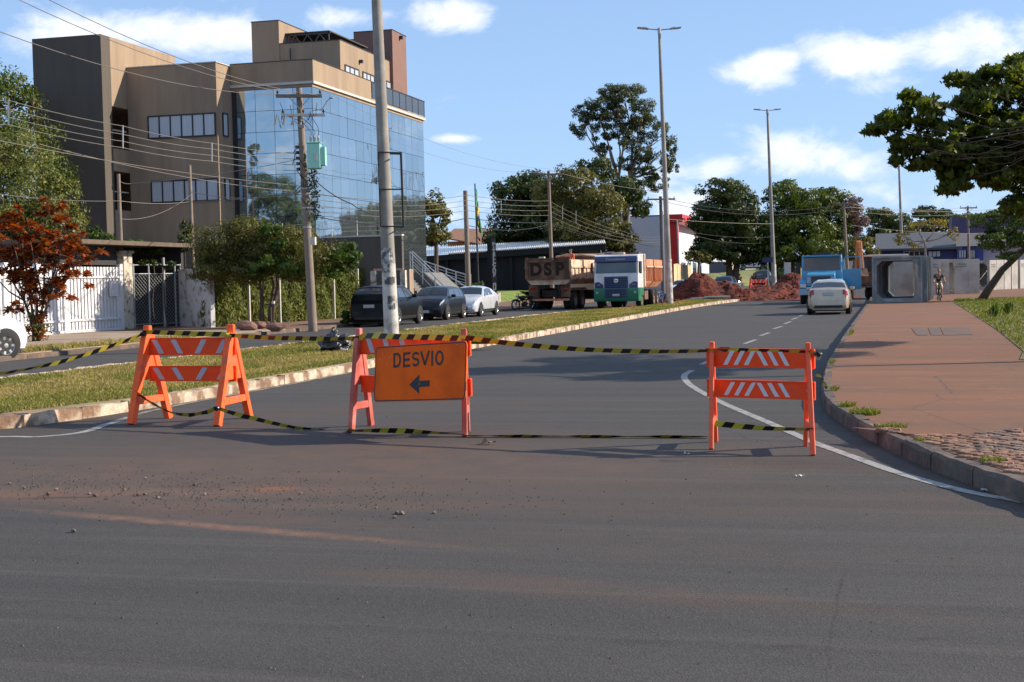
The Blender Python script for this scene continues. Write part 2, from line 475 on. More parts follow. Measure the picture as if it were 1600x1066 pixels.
# asphalt with wear, patches and the red dust left by the lorries
m_asph = bpy.data.materials.new('asphalt'); m_asph.use_nodes = True
def asphalt_nodes():
    nt = m_asph.node_tree; L = nt.links.new; b = nt.nodes['Principled BSDF']
    def N(t, **k):
        n = nt.nodes.new(t)
        for a, c in k.items(): setattr(n, a, c)
        return n
    def mth(op, a, bb=None, cc=None, clamp=False):
        n = N('ShaderNodeMath', operation=op); n.use_clamp = clamp
        for i, v in enumerate((a, bb, cc)):
            if v is None: continue
            if isinstance(v, (int, float)): n.inputs[i].default_value = v
            else: L(v, n.inputs[i])
        return n.outputs[0]
    g = N('ShaderNodeNewGeometry'); pos = g.outputs['Position']
    def noise(scale, detail=6, rough=.6, vec=pos, dist=0.0):
        n = N('ShaderNodeTexNoise'); n.inputs['Scale'].default_value = scale; n.inputs['Detail'].default_value = detail
        n.inputs['Roughness'].default_value = rough; n.inputs['Distortion'].default_value = dist; L(vec, n.inputs['Vector']); return n.outputs['Fac']
    def noise_col(scale):
        n = N('ShaderNodeTexNoise'); n.inputs['Scale'].default_value = scale; n.inputs['Detail'].default_value = 5; L(pos, n.inputs['Vector']); return n.outputs['Color']
    def mapr(v, a, b_, c, d, smooth=False):
        n = N('ShaderNodeMapRange'); n.interpolation_type = 'SMOOTHSTEP' if smooth else 'LINEAR'
        for i, q in enumerate((a, b_, c, d)): n.inputs[i + 1].default_value = q
        L(v, n.inputs[0]); return n.outputs[0]
    def mix(f, a, c, mode='MIX'):
        n = N('ShaderNodeMix', data_type='RGBA'); n.blend_type = mode
        if isinstance(f, (int, float)): n.inputs['Factor'].default_value = f
        else: L(f, n.inputs['Factor'])
        for k, v in (('A', a), ('B', c)):
            if isinstance(v, tuple): n.inputs[k].default_value = (*v, 1)
            else: L(v, n.inputs[k])
        return n.outputs['Result']
    col = mix(mapr(noise(.35, 4), .35, .68, 0, 1), (.056, .050, .045), (.072, .064, .056))
    st = N('ShaderNodeMapping'); st.inputs['Scale'].default_value = (.055, 1.7, 1); st.inputs['Rotation'].default_value = (0, 0, -.22); L(pos, st.inputs[0])
    col = mix(mapr(noise(1.5, 6, .62, st.outputs[0]), .38, .62, 0, .65), col, (.036, .033, .031))
    col = mix(mapr(noise(2.6, 5, .6, st.outputs[0]), .55, .72, 0, .7), col, (.105, .088, .075))
    col = mix(mapr(noise(1.1, 7, .72), .58, .72, 0, .5), col, (.030, .029, .028))
    lump = noise(28, 4, .7); col = mix(mapr(lump, .58, .72, 0, .55), col, (.020, .019, .018))
    vc = N('ShaderNodeTexVoronoi'); vc.feature = 'DISTANCE_TO_EDGE'; vc.inputs['Scale'].default_value = .33; L(mix(.10, pos, noise_col(1.7)), vc.inputs['Vector'])
    col = mix(mth('MULTIPLY', mapr(vc.outputs['Distance'], 0, .0035, 1, 0), mapr(noise(.25, 2), .48, .6, 0, .7)), col, (.014, .013, .012))
    grain = noise(140, 3, .8)
    vor = N('ShaderNodeTexVoronoi'); vor.inputs['Scale'].default_value = 95; L(pos, vor.inputs['Vector'])
    col = mix(mapr(vor.outputs['Color'], .3, 1, 0, .42), col, (.14, .13, .12))
    col = mix(mapr(grain, .45, .7, 0, .65), col, (.022, .021, .021))
    x = N('ShaderNodeSeparateXYZ'); L(pos, x.inputs[0])
    wob = mth('MULTIPLY', mth('SUBTRACT', noise(.8, 4), .5), 1.3)
    wob2 = mth('MULTIPLY', mth('SUBTRACT', noise(3.5, 4), .5), .35)
    def ell(px, py, rx, ry, ang, colr, amt, soft=(1.0, .25), nsc=2.0, nth=(.3, .65), hard=False):
        nonlocal col
        c = G(px, py); ca, sa = math.cos(ang), math.sin(ang)
        dx = mth('SUBTRACT', x.outputs[0], c.x); dy = mth('SUBTRACT', x.outputs[1], c.y)
        u = mth('DIVIDE', mth('ADD', mth('MULTIPLY', dx, ca), mth('MULTIPLY', dy, sa)), rx)
        v = mth('DIVIDE', mth('ADD', mth('SUBTRACT', mth('MULTIPLY', dy, ca), mth('MULTIPLY', dx, sa)), mth('MULTIPLY', wob2, .35) if hard else mth('MULTIPLY', wob, .25)), ry)
        q = mth('SQRT', mth('ADD', mth('MULTIPLY', u, u), mth('MULTIPLY', v, v)))
        f = mapr(q, soft[0], soft[1], 0, 1, True)
        f = mth('MULTIPLY', f, mapr(noise(nsc, 6, .7), nth[0], nth[1], .25, 1))
        col = mix(mth('MULTIPLY', f, amt), col, colr)
    dust = (.16, .078, .048); red = (.26, .085, .035); brown = (.085, .062, .050)
    # broad brown film where the lorries turn, the thin line of washed-out dust, red spills
    ell(420, 735, 6.5, 2.6, YAW - .06, (.125, .076, .052), .85)
    ell(250, 770, 3.2, .5, YAW - .06, (.17, .095, .06), .8, (1.0, .1), 4.0, (.38, .62))
    ell(600, 790, 2.4, .35, YAW - .12, (.15, .085, .055), .7, (1.0, .1), 4.0, (.40, .62))
    ell(1000, 780, 5.5, 1.6, YAW - .25, (.085, .058, .043), .6)
    ell(500, 640, 5.5, 1.6, YAW, (.085, .060, .047), .7)
    ell(300, 690, 6.5, 2.0, YAW, brown, .55)
    ell(820, 690, 2.6, 1.3, YAW, brown, .5)
    ell(640, 700, 1.6, .6, YAW, dust, .35)
    ell(950, 850, 3.6, .9, YAW - .35, brown, .5)
    ell(900, 920, 2.8, .35, YAW - .45, dust, .28)
    a = G(-60, 795); e = G(760, 868); d = e - a
    mid = G(330, 826)
    ell(330, 822, d.length * .60, .15, math.atan2(d.y, d.x), (.25, .125, .075), .85, (1.0, .0), 6.0, (.34, .60), True)
    ell(250, 795, d.length * .62, .55, math.atan2(d.y, d.x), (.13, .075, .050), .75, (1.0, .1), 3.0)
    ell(430, 764, .28, .16, YAW, red, .95, (1, .2), 9.0, (.3, .6), True)
    ell(30, 775, .8, .22, YAW, (.17, .085, .05), .8, (1, .2), 6.0)
    ell(90, 778, .6, .07, YAW, (.035, .022, .018), .8, (1, .2), 9.0)
    ell(300, 760, .5, .06, YAW, (.05, .03, .02), .6, (1, .2), 9.0)
    ell(1190, 468, 9, 6, 0, red, .75, (1.0, .1), 1.2, (.2, .6))
    for (px, py, r) in ((1000, 1001, .22), (833, 955, .14), (1235, 1010, .2), (200, 958, .08), (1450, 1000, .12)):
        ell(px, py, r, r * .3, YAW, (.03, .024, .02), .55, (1, .1), 12.0, (.35, .6))
    # dirt gathered in the gutter
    for (px, py, rx_, ry_) in ((1400, 735, 2.2, .5), (1320, 670, 1.8, .45), (1290, 600, 3.2, .35), (90, 668, 3.0, .5)):
        ell(px, py, rx_, ry_, YAW + (-.6 if px == 1400 else (-1.0 if px == 1320 else 1.3)), (.07, .045, .032), .7, (1, .3), 4.0)
    L(col, b.inputs['Base Color'])
    b.inputs['Roughness'].default_value = .82; b.inputs['Specular IOR Level'].default_value = .35
    h = mth('ADD', mth('MULTIPLY', vor.outputs['Distance'], .8), grain)
    bp = N('ShaderNodeBump'); bp.inputs['Strength'].default_value = .55; bp.inputs['Distance'].default_value = .006
    L(h, bp.inputs['Height']); L(bp.outputs[0], b.inputs['Normal'])
asphalt_nodes()
road = MB()
ys1 = [-40, 0, 13, 40, 70, 105]
road.v = []; 
def strip(mb, x0, x1, ys, zo=0.0):
    for j in range(len(ys) - 1):
        a, b = ys[j], ys[j + 1]
        mb.add([(x0, a, gz(a) + zo), (x1, a, gz(a) + zo), (x1, b, gz(b) + zo), (x0, b, gz(b) + zo)], [(0, 1, 2, 3)])
strip(road, -160, 160, [-40, -6, 13]); strip(road, -20.4, 4.0, [13, 40, 70, 105] + FARY[1:])
road_o = road.build('road', m_asph, None, smooth=True); road_o['kind'] = 'structure'

# painted markings (children of the road)
m_paint = mat('road_paint', (.30, .29, .27), .75, var=.3, vscale=25, col2=(.11, .10, .09), cscale=9, cth=(.50, .68))
m_paint2 = mat('road_paint_faded', (.27, .24, .20), .8, var=.3, vscale=8, col2=(.13, .10, .075), cscale=4, cth=(.42, .62))
def ribbon(name, pts, w, z, m, parent, ends=None):
    mb = MB(); pts = [Vector((p[0], p[1], 0)) for p in pts]; n = len(pts); V = []
    for i, p in enumerate(pts):
        d = (pts[min(i + 1, n - 1)] - pts[max(i - 1, 0)]).normalized(); s = Vector((-d.y, d.x, 0)) * w / 2
        for q in (p - s, p + s): V.append((q.x, q.y, gz(q.y) + z))
    mb.add(V, [(2 * i, 2 * i + 2, 2 * i + 3, 2 * i + 1) for i in range(n - 1)])
    o = mb.build(name, m, parent); return o
def smooth_pts(pts, k=6):
    out = []; n = len(pts)
    for i in range(n - 1):
        p0, p1, p2, p3 = pts[max(i - 1, 0)], pts[i], pts[i + 1], pts[min(i + 2, n - 1)]
        for j in range(k):
            t = j / k
            out.append(.5 * ((2 * p1) + (-p0 + p2) * t + (2 * p0 - 5 * p1 + 4 * p2 - p3) * t * t + (-p0 + 3 * p1 - 3 * p2 + p3) * t ** 3))
    out.append(pts[-1]); return out
edge = smooth_pts([G(x, y) for x, y in ((1081, 579), (1069, 588), (1080, 603), (1127, 629), (1195, 658), (1270, 691), (1330, 713), (1400, 738), (1500, 766), (1600, 785), (1760, 815))])
ribbon('edge_line', edge, .11, .004, m_paint, road_o)
ribbon('edge_line', smooth_pts([G(x, y) for x, y in ((203, 652), (165, 664), (128, 676), (60, 683), (0, 683), (-200, 690))]), .12, .004, m_paint, road_o)
gut = [G(205, 650), G(280, 633), G(420, 607), G(560, 580)]
ribbon('gutter_line', smooth_pts(gut), .10, .0045, m_paint2, road_o)
for (a, b) in (((1096, 570), (1112, 562)), ((1141, 549), (1154, 544.5)), ((1163, 537.5), (1181, 531)), ((1188, 525), (1202, 520)), ((1209, 514), (1222, 510)),
               ((1225, 506.5), (1236, 502.5)), ((1237, 499.5), (1246, 496.5)), ((1248, 494.5), (1256, 492)), ((1060, 586), (1078, 578))):
    if a == (1060, 586): continue
    ribbon('lane_dash', [G(*a), G(*b)], .11, .004, m_paint, road_o)

# ---- right pavement with its kerb
kp = [G(x, y, .15) for x, y in ((1357, 470), (1330, 506), (1300, 551), (1286, 585), (1288, 620), (1333, 652), (1395, 681), (1457, 708), (1528, 732), (1600, 755), (1700, 781))]
kp = [Vector((kp[0].x, 105, .15)), Vector((kp[0].x, 90, .15))] + kp
kp += [Vector((kp[-1].x + 2.2, kp[-1].y - .35, .15)), Vector((kp[-1].x + 9, kp[-1].y - .6, .15)), Vector((kp[-1].x + 40, kp[-1].y - .6, .15))]
kp = smooth_pts(kp, 8)
def resample(pts, step):
    cum = [0]
    for a, b in zip(pts, pts[1:]): cum.append(cum[-1] + (b - a).length)
    out = []; j = 0; n = int(cum[-1] / step)
    for k in range(n + 1):
        t = k * step
        while j < len(pts) - 2 and cum[j + 1] < t: j += 1
        out.append(pts[j].lerp(pts[j + 1], (t - cum[j]) / max(cum[j + 1] - cum[j], 1e-9)))
    return out
m_kerb = mat('kerb_concrete', (.095, .072, .058), .9, var=.35, vscale=6, bump=.8, bscale=18, col2=(.20, .11, .075), cscale=2.2, cth=(.5, .7), bdist=.02, island=.15)
m_kerbw = mat('whitewashed_kerb', (.50, .41, .31), .9, var=.3, vscale=7, bump=.9, bscale=16, col2=(.20, .12, .075), cscale=3.2, cth=(.44, .60), bdist=.025, island=.12)
def kerb(pts, side, mat_, label_parent, step, w=.14, h=.15, rough=.012, zt=None):
    """separate stones along a path; side = +1 when the pavement lies to the right of travel"""
    protos = []
    rr = random.Random(5)
    for q in range(5):
        mb = MB(); L = step - .018
        prof = [(0, -.12), (0, h - .03), (.025, h), (w, h), (w, -.12)]
        nseg = 5; n = len(prof); V = []
        for i in range(nseg + 1):
            y = -L / 2 + L * i / nseg
            for (a, b) in prof:
                V.append(((a + rr.uniform(-rough, rough)) * side, y, b + rr.uniform(-rough, rough) if b > 0 else b))
        F = [(i * n + j, i * n + (j + 1) % n, (i + 1) * n + (j + 1) % n, (i + 1) * n + j) for i in range(nseg) for j in range(n)]
        F += [tuple(range(n)), tuple(nseg * n + k for k in range(n))]
        mb.add(V, F); me = mb.mesh('kerb_stone', mat_); me.polygons.foreach_set('use_smooth', [True] * len(me.polygons)); sharp_edges(me, .6); protos.append(me)
    rs = resample(pts, step)
    for i in range(len(rs) - 1):
        a, b = rs[i], rs[i + 1]; d = b - a; c = (a + b) / 2
        inst('kerb_stone', type('o', (), {'data': protos[i % 5]}), label_parent, (c.x, c.y, gz(c.y) + rr.uniform(-.006, .006)), (0, 0, math.atan2(-d.x, d.y) + rr.uniform(-.008, .008)))
kerb_o = thing('kerb', None, None); kerb_o['kind'] = 'structure'
kerb(kp, -1, m_kerb, kerb_o, .92, w=.13, rough=.007)   # far to near, pavement on the left of travel
m_walk = bpy.data.materials.new('dusty_pavement'); m_walk.use_nodes = True
def walk_nodes():
    nt = m_walk.node_tree; L = nt.links.new; b = nt.nodes['Principled BSDF']
    g = nt.nodes.new('ShaderNodeNewGeometry'); pos = g.outputs['Position']
    def noise(scale, detail=6, rough=.6, vec=pos):
        n = nt.nodes.new('ShaderNodeTexNoise'); n.inputs['Scale'].default_value = scale; n.inputs['Detail'].default_value = detail
        n.inputs['Roughness'].default_value = rough; L(vec, n.inputs['Vector']); return n.outputs['Fac']
    def mapr(v, a, b_, c, d):
        n = nt.nodes.new('ShaderNodeMapRange')
        for i, q in enumerate((a, b_, c, d)): n.inputs[i + 1].default_value = q
        L(v, n.inputs[0]); return n.outputs[0]
    def mix(f, a, c):
        n = nt.nodes.new('ShaderNodeMix'); n.data_type = 'RGBA'; L(f, n.inputs['Factor'])
        for k, v in (('A', a), ('B', c)):
            if isinstance(v, tuple): n.inputs[k].default_value = (*v, 1)
            else: L(v, n.inputs[k])
        return n.outputs['Result']
    mp = nt.nodes.new('ShaderNodeMapping'); mp.inputs['Scale'].default_value = (.35, 1.2, 1); L(pos, mp.inputs[0])
    col = mix(mapr(noise(.55, 5, .6, mp.outputs[0]), .36, .62, 0, 1), (.225, .085, .034), (.155, .072, .036))
    col = mix(mapr(noise(.9, 6, .65, mp.outputs[0]), .52, .72, 0, .75), col, (.085, .054, .036))
    col = mix(mapr(noise(2.2, 7, .7), .55, .75, 0, .6), col, (.29, .125, .055))
    v = nt.nodes.new('ShaderNodeTexVoronoi'); v.feature = 'DISTANCE_TO_EDGE'; v.inputs['Scale'].default_value = .42; v.inputs['Randomness'].default_value = 1
    dn = nt.nodes.new('ShaderNodeTexNoise'); dn.inputs['Scale'].default_value = 2.5; dn.inputs['Detail'].default_value = 5; L(pos, dn.inputs['Vector'])
    ad = nt.nodes.new('ShaderNodeMix'); ad.data_type = 'RGBA'; ad.inputs['Factor'].default_value = .12; L(pos, ad.inputs['A']); L(dn.outputs['Color'], ad.inputs['B'])
    L(ad.outputs['Result'], v.inputs['Vector'])
    crack = mapr(v.outputs['Distance'], .0, .006, .8, 0)
    col = mix(crack, col, (.05, .03, .022))
    col = mix(mapr(noise(60, 3, .8), .5, .75, 0, .45), col, (.08, .045, .03))
    col = mix(mapr(noise(4.5, 7, .75), .56, .68, 0, .5), col, (.10, .060, .040))
    L(col, b.inputs['Base Color']); b.inputs['Roughness'].default_value = .92
    bp = nt.nodes.new('ShaderNodeBump'); bp.inputs['Strength'].default_value = .5; bp.inputs['Distance'].default_value = .015
    L(noise(7, 8, .7), bp.inputs['Height']); L(bp.outputs[0], b.inputs['Normal'])
walk_nodes()
def poly_sheet(name, pts, z, m, thick=.16, kind='structure'):
    bm = bmesh.new(); vs = [bm.verts.new((p[0], p[1], z)) for p in pts]
    f = bm.faces.new(vs); bm.normal_update()
    if f.normal.z < 0: f.normal_flip()
    r = bmesh.ops.extrude_face_region(bm, geom=[f]); 
    for v in [e for e in r['geom'] if isinstance(e, bmesh.types.BMVert)]: v.co.z -= thick
    bmesh.ops.triangulate(bm, faces=bm.faces[:]); bmesh.ops.recalc_face_normals(bm, faces=bm.faces)
    me = bpy.data.meshes.new(name); bm.to_mesh(me); bm.free(); me.materials.append(m)
    o = bpy.data.objects.new(name, me); COL.objects.link(o)
    if kind: o['kind'] = kind
    return o
def offset_path(pts, d):
    out = []
    for i, p in enumerate(pts):
        t = (pts[min(i + 1, len(pts) - 1)] - pts[max(i - 1, 0)]); t.z = 0; t.normalize()
        out.append(Vector((p.x - t.y * d, p.y + t.x * d, p.z)))
    return out
inner = offset_path(kp, .115)
lawn_edge = [G(1599, 549, .15), G(1560, 517, .15), G(1520, 491, .15), G(1492, 474, .15)]
walk_poly = [(p.x, p.y) for p in inner] + [(60, inner[-1].y), (60, 105)]
walk = poly_sheet('pavement', walk_poly, .146, m_walk)
strip_mb = MB(); strip(strip_mb, kp[0].x + .02, 60, FARY, .146); fw = strip_mb.build('pavement', m_walk); fw['kind'] = 'structure'
def in_poly(pts):
    def f(a, b):
        c = np.zeros(a.shape, bool); n = len(pts)
        for i in range(n):
            p, q = pts[i], pts[(i + 1) % n]
            c ^= ((p[1] > b) != (q[1] > b)) & (a < (q[0] - p[0]) * (b - p[1]) / ((q[1] - p[1]) or 1e-9) + p[0])
        return c
    return f
m_patch = mat('cement_patch', (.135, .080, .055), .92, var=.25, vscale=6, bump=.4, bscale=15, col2=(.075, .060, .055), cscale=3)
for q in (((1424, 513), (1447, 512), (1450, 524), (1433, 524)), ((1450, 512), (1466, 511.5), (1472, 524), (1455, 524)), ((1469, 512), (1515, 513), (1520, 523), (1475, 524))):
    pp_ = [G(x, y, .15) for x, y in q]; o = poly_sheet('cement_patch', [(p.x, p.y) for p in pp_], .154, m_patch, .006, None); o.parent = walk
# rough stone setts at the corner
m_sett = mat('stone_sett', (.25, .125, .08), .9, var=.3, vscale=14, bump=.6, bscale=40, col2=(.17, .12, .09), cscale=3, island=.25)
sett_base = mat('sett_joint_soil', (.10, .055, .035), .95, var=.3, vscale=8)
cob = thing('sett_paving', None, None); cob['kind'] = 'structure'
zone = [G(1330, 668, .15), G(1395, 676, .15), G(1470, 682, .15), G(1600, 672, .15), G(1800, 664, .15)]
def below(x, y):
    """setts lie nearer than this line and inside the kerb"""
    for i in range(len(zone) - 1):
        a, b = zone[i], zone[i + 1]
        t = ((x - a.x) * (b.x - a.x) + (y - a.y) * (b.y - a.y)) / ((b.x - a.x) ** 2 + (b.y - a.y) ** 2)
        if 0 <= t <= 1:
            return (b.x - a.x) * (y - a.y) - (b.y - a.y) * (x - a.x) < 0
    return x > zone[-1].x and y < zone[-1].y
inn = [p for p in inner]
def inside_kerb(x, y):
    for i in range(len(inn) - 1):
        a, b = inn[i], inn[i + 1]; L2 = (b.x - a.x) ** 2 + (b.y - a.y) ** 2
        t = ((x - a.x) * (b.x - a.x) + (y - a.y) * (b.y - a.y)) / max(L2, 1e-9)
        if 0 <= t <= 1 and math.hypot(x - a.x - t * (b.x - a.x), y - a.y - t * (b.y - a.y)) < 1.6:
            return (b.x - a.x) * (y - a.y) - (b.y - a.y) * (x - a.x) > .05 * math.sqrt(L2)
    return None
setts = []
rr = random.Random(3)
sp = []
yy = 8.0
while yy < 16:
    xx = 0.0 + (int(yy * 10) % 2) * .06
    while xx < 9:
        x_, y_ = xx + rr.uniform(-.02, .02), yy + rr.uniform(-.02, .02)
        sp.append((x_, y_))
        xx += .135
    yy += .105
pm = []
for q in range(6):
    mb = MB(); k = 6; r0 = [rr.uniform(.85, 1.15) for _ in range(k)]
    V = [(.064 * r0[i] * math.cos(2 * math.pi * i / k + .5), .048 * r0[i] * math.sin(2 * math.pi * i / k + .5), -.02) for i in range(k)]
    V += [(a * .98, b * .98, .014 + rr.uniform(-.003, .004)) for a, b, c in V] + [(a * .8, b * .8, .022) for a, b, c in V]
    F = [tuple(range(2 * k, 3 * k))] + [(j * k + i, j * k + (i + 1) % k, (j + 1) * k + (i + 1) % k, (j + 1) * k + i) for j in (0, 1) for i in range(k)]
    mb.add(V, F); pm.append(mb.mesh('paving_stone', m_sett, smooth=False))
def vis_key(p):
    c = (RC.inverted() @ (Vector((p[0], p[1], .15)) - ORG)); px = 800 + FPX * c.x / -c.z; py = 533 - FPX * c.y / -c.z
    return 0 if (-5 < px < 1610 and py < 1070) else 1
bed_pts = [(p.x, p.y) for p in zone] + [(9.5, zone[-1].y), (9.5, 9.6)] + [(p.x + .03, p.y + .03) for p in reversed(inn) if p.y < zone[0].y and p.x < 9.5]
sa = np.array(sp); keep = in_poly(bed_pts)(sa[:, 0], sa[:, 1]); sp = [tuple(q) for q in sa[keep]]
sp.sort(key=lambda p: (vis_key(p), math.hypot(*p)))
rest = MB()
for i, (x_, y_) in enumerate(sp):
    zz = .146 + .010 * mnoise.noise(Vector((x_ * 2, y_ * 2, 0))) + rr.uniform(-.004, .004); a = rr.uniform(-.3, .3); s = rr.uniform(.85, 1.12)
    if i < 290:
        o = bpy.data.objects.new('paving_stone', pm[i % 6]); COL.objects.link(o); o.parent = cob; o.location = (x_, y_, zz); o.rotation_euler = (rr.uniform(-.05, .05), rr.uniform(-.05, .05), a); o.scale = (s, s, 1)
    elif vis_key((x_, y_)) == 0 or i < 1500:
        me = pm[i % 6]
        rest.add([v.co for v in me.vertices], [tuple(p.vertices) for p in me.polygons], 0, Matrix.Translation((x_, y_, zz)) @ Matrix.Rotation(a, 4, 'Z') @ Matrix.Scale(s, 4))
if rest.v: rest.build('paving_stones', m_sett, cob, kind='stuff')
jz = MB()
# a thin bed of soil under the setts
bed_pts = [(p.x, p.y) for p in zone] + [(9.5, zone[-1].y), (9.5, 9.6)] + [(p.x + .03, p.y + .03) for p in reversed(inn) if p.y < zone[0].y and p.x < 9.5]
bed = poly_sheet('sett_bed', bed_pts, .150, sett_base, .003, None); bed.parent = cob

# ---- median with its whitewashed kerb
mk = [Vector(p) for p in ((-9.2, 94.5, .15), (-9.9, 80, .15), (-9.95, 60, .15), (-9.95, 40, .15), (-9.95, 30, .15), (-9.9, 22, .15), (-9.95, 18, .15), (-10.3, 15.2, .15), (-11.3, 13.9, .15), (-13.2, 13.6, .15), (-14.6, 15.0, .15), (-15.0, 18, .15), (-15.0, 50, .15), (-14.6, 66, .15), (-12.6, 75, .15), (-12.3, 93, .15))]
mk = smooth_pts(mk, 8)
med_k = thing('median_kerb', None, None); med_k['kind'] = 'structure'
kerb(mk, -1, m_kerbw, med_k, .98, w=.15, rough=.017)
mi = offset_path(mk, -.12) if False else offset_path(mk, .13)
# which side is inside?
cxm = sum(p.x for p in mk) / len(mk)
if abs(mi[20].x - cxm) > abs(mk[20].x - cxm): mi = offset_path(mk, -.13)
m_turf = mat('dry_turf_soil', (.26, .21, .10), .95, var=.35, vscale=2.0, bump=.6, bscale=25, col2=(.27, .19, .11), cscale=.9, cth=(.42, .62))
median = poly_sheet('median', [(p.x, p.y) for p in mi], .135, m_turf)
m_lawn = mat('lawn_soil', (.11, .115, .035), .95, var=.35, vscale=1.5, bump=.6, bscale=25, col2=(.16, .12, .05), cscale=.7)
lawn_pts = [(lawn_edge[0].x + 6, 22), (lawn_edge[0].x - .3, 25), (lawn_edge[0].x, lawn_edge[0].y)] + [(p.x, p.y) for p in lawn_edge[1:]] + [(3.9, 80), (8, 84), (60, 96), (60, 22)]
lawn = poly_sheet('lawn', lawn_pts, .158, m_lawn, .02)

# ---- left pavement, driveway and yards
kl = [Vector((-20.4, y, .12)) for y in range(4, 106, 2)]
lk = thing('left_kerb', None, None); lk['kind'] = 'structure'; lk.name = 'far_kerb'
kerb(kl, -1, m_kerb, lk, 1.9, w=.13, h=.12)
m_walk2 = mat('red_earth_pavement', (.21, .105, .062), .95, var=.35, vscale=2.5, bump=.6, bscale=12, col2=(.12, .08, .05), cscale=.8)
w2 = poly_sheet('left_pavement', [(-20.52, 3), (-20.52, 105), (-75, 105), (-75, 3)], .118, m_walk2); w2.name = 'far_pavement'
m_drive = mat('driveway_concrete', (.33, .25, .18), .9, var=.25, vscale=3, bump=.3, bscale=20, col2=(.24, .15, .10), cscale=.8, cth=(.5, .7))
dv = MB()
for i, (a, b) in enumerate(((22, 28.9), (29, 33.9), (34, 38.9), (39, 43.9), (44, 48.5))):
    dv.box(-28.6, -20.56, a, b, .05, .135)
dr = thing('driveway', None, None); dr['kind'] = 'structure'
for (a, b) in ((22, 28.97), (29, 33.47), (33.5, 37.97), (38, 42.47), (42.5, 46.6)):
    for (c, d) in ((-28.4, -24.72), (-24.7, -20.56)):
        mb = MB(); mb.box(c, d, a, b, .05, .132 + R.uniform(0, .006)); mb.build('concrete_slab', m_drive, dr, bevel=.008)
grass_strip = poly_sheet('verge', [(-20.56, 26), (-22.6, 26), (-22.4, 33), (-21.4, 42), (-20.56, 42)], .143, m_turf, .01)
# earth in front of the vine fence, lawn by the dark shop


# ---- grass blades
def blades(name, n, region, h, seed, mat_, parent=None, w=.012, z0=.14, label=None):
    rg = np.random.default_rng(seed); pts = []
    x0, x1, y0, y1, ok = region
    m = 0; X = []
    while m < n:
        a = rg.uniform(x0, x1, n); b = y0 * (y1 / y0) ** rg.uniform(0, 1, n) if y0 > 0 else rg.uniform(y0, y1, n)
        k = ok(a, b); X.append(np.stack([a[k], b[k]], 1)); m += k.sum()
        if len(X) > 40: break
    X = np.concatenate(X)[:n]; n = len(X)
    tuft = rg.integers(0, n, n // 6)
    jj = tuft[rg.integers(0, len(tuft), n)]; use = rg.random(n) < .55
    X[use] = X[jj[use]] + rg.normal(0, .045, (use.sum(), 2))
    k = ok(X[:, 0], X[:, 1]); X = X[k]; n = len(X)
    ang = rg.uniform(0, 2 * math.pi, n); dist = np.hypot(X[:, 0], X[:, 1]); sc_ = np.clip(dist / 22, 1, 3.5)
    wd = w * sc_; hh = h * rg.uniform(.35, 1.3, n) * np.clip(sc_, 1, 1.5)
    dx, dy = np.cos(ang), np.sin(ang); ln = rg.normal(0, .6, (n, 2)) * hh[:, None]
    z = np.full(n, z0)
    A = np.stack([X[:, 0] - dx * wd, X[:, 1] - dy * wd, z], 1); B = np.stack([X[:, 0] + dx * wd, X[:, 1] + dy * wd, z], 1)
    C = np.stack([X[:, 0] + ln[:, 0], X[:, 1] + ln[:, 1], z + hh], 1)
    V = np.stack([A, B, C], 1).reshape(-1, 3); F = np.arange(3 * n).reshape(-1, 3)
    o = bpy.data.objects.new(name, bm_np(name, V, F, mat_)); COL.objects.link(o); o['kind'] = 'stuff'
    if label: o['label'] = label
    return o
m_gdry = leafmat('dry_grass', (.17, .15, .04), (.38, .31, .13), (.50, .40, .22), .3, 1.2, .8)
m_ggrn = leafmat('green_grass', (.08, .11, .015), (.20, .21, .04), (.36, .30, .11), .3, .8, .7)
def in_med(a, b):
    l = np.where(b < 50, -14.8, np.where(b < 66, -14.4, np.where(b < 75, -14.4 + (b - 66) * .21, -12.4)))
    r = np.where(b < 18, -10.1 - (18 - b) * .22, -10.06)
    return (a > l) & (a < r) & (b > 14.5)
blades('dry_grass', 130000, (-15, -9.9, 14.5, 94, in_med), .036, 11, m_gdry, label='short dry yellow-green grass on the median strip')
def in_med_g(a, b):
    return in_med(a, b) & (((np.sin(a * 2.1 + b * .35) + np.sin(b * .9 - a)) > .3) | (a > -10.5))
blades('green_grass', 55000, (-15, -9.9, 14.5, 94, in_med_g), .045, 12, m_ggrn, label='greener grass growing through the dry median turf')
lp = [Vector((p[0], p[1], 0)) for p in lawn_pts]
blades('lawn_grass', 110000, (2.5, 26, 23, 90, in_poly(lawn_pts)), .045, 13, m_ggrn, z0=.158, label='green grass of the lawn right of the pavement')
blades('verge_grass', 5000, (-22.6, -20.5, 26, 42, in_poly([(-20.56, 26), (-22.6, 26), (-22.4, 33), (-21.4, 42), (-20.56, 42)])), .07, 14, m_gdry, z0=.143, label='dry grass of the verge under the red shrub')
def weeds(cx_, cy_, rx_, ry_, n, h, seed, z=.15, m=None):
    return lambda: None
for i, (px, py, rx_, ry_, n, h) in enumerate(((1352, 646, .16, .22, 420, .06), (1322, 634, .10, .2, 150, .045), (1392, 667, .16, .12, 150, .04), (1303, 608, .06, .4, 130, .035), (1552, 722, .10, .16, 170, .05), (1446, 689, .10, .10, 80, .035), (1300, 566, .05, .7, 120, .035), (1330, 520, .05, 1.6, 160, .035), (752, 537, .35, .25, 900, .13))):
    c = G(px, py, .15)
    def okk(a, b, c=c, rx_=rx_, ry_=ry_): return (((a - c.x) / rx_) ** 2 + ((b - c.y) / ry_) ** 2 < 1)
    o = blades('weed_patch', n, (c.x - rx_, c.x + rx_, c.y - ry_, c.y + ry_, okk), h, 20 + i, m_ggrn, z0=.148)
    o['kind'] = 'stuff'; o['label'] = 'small patch of green weeds at the kerb'

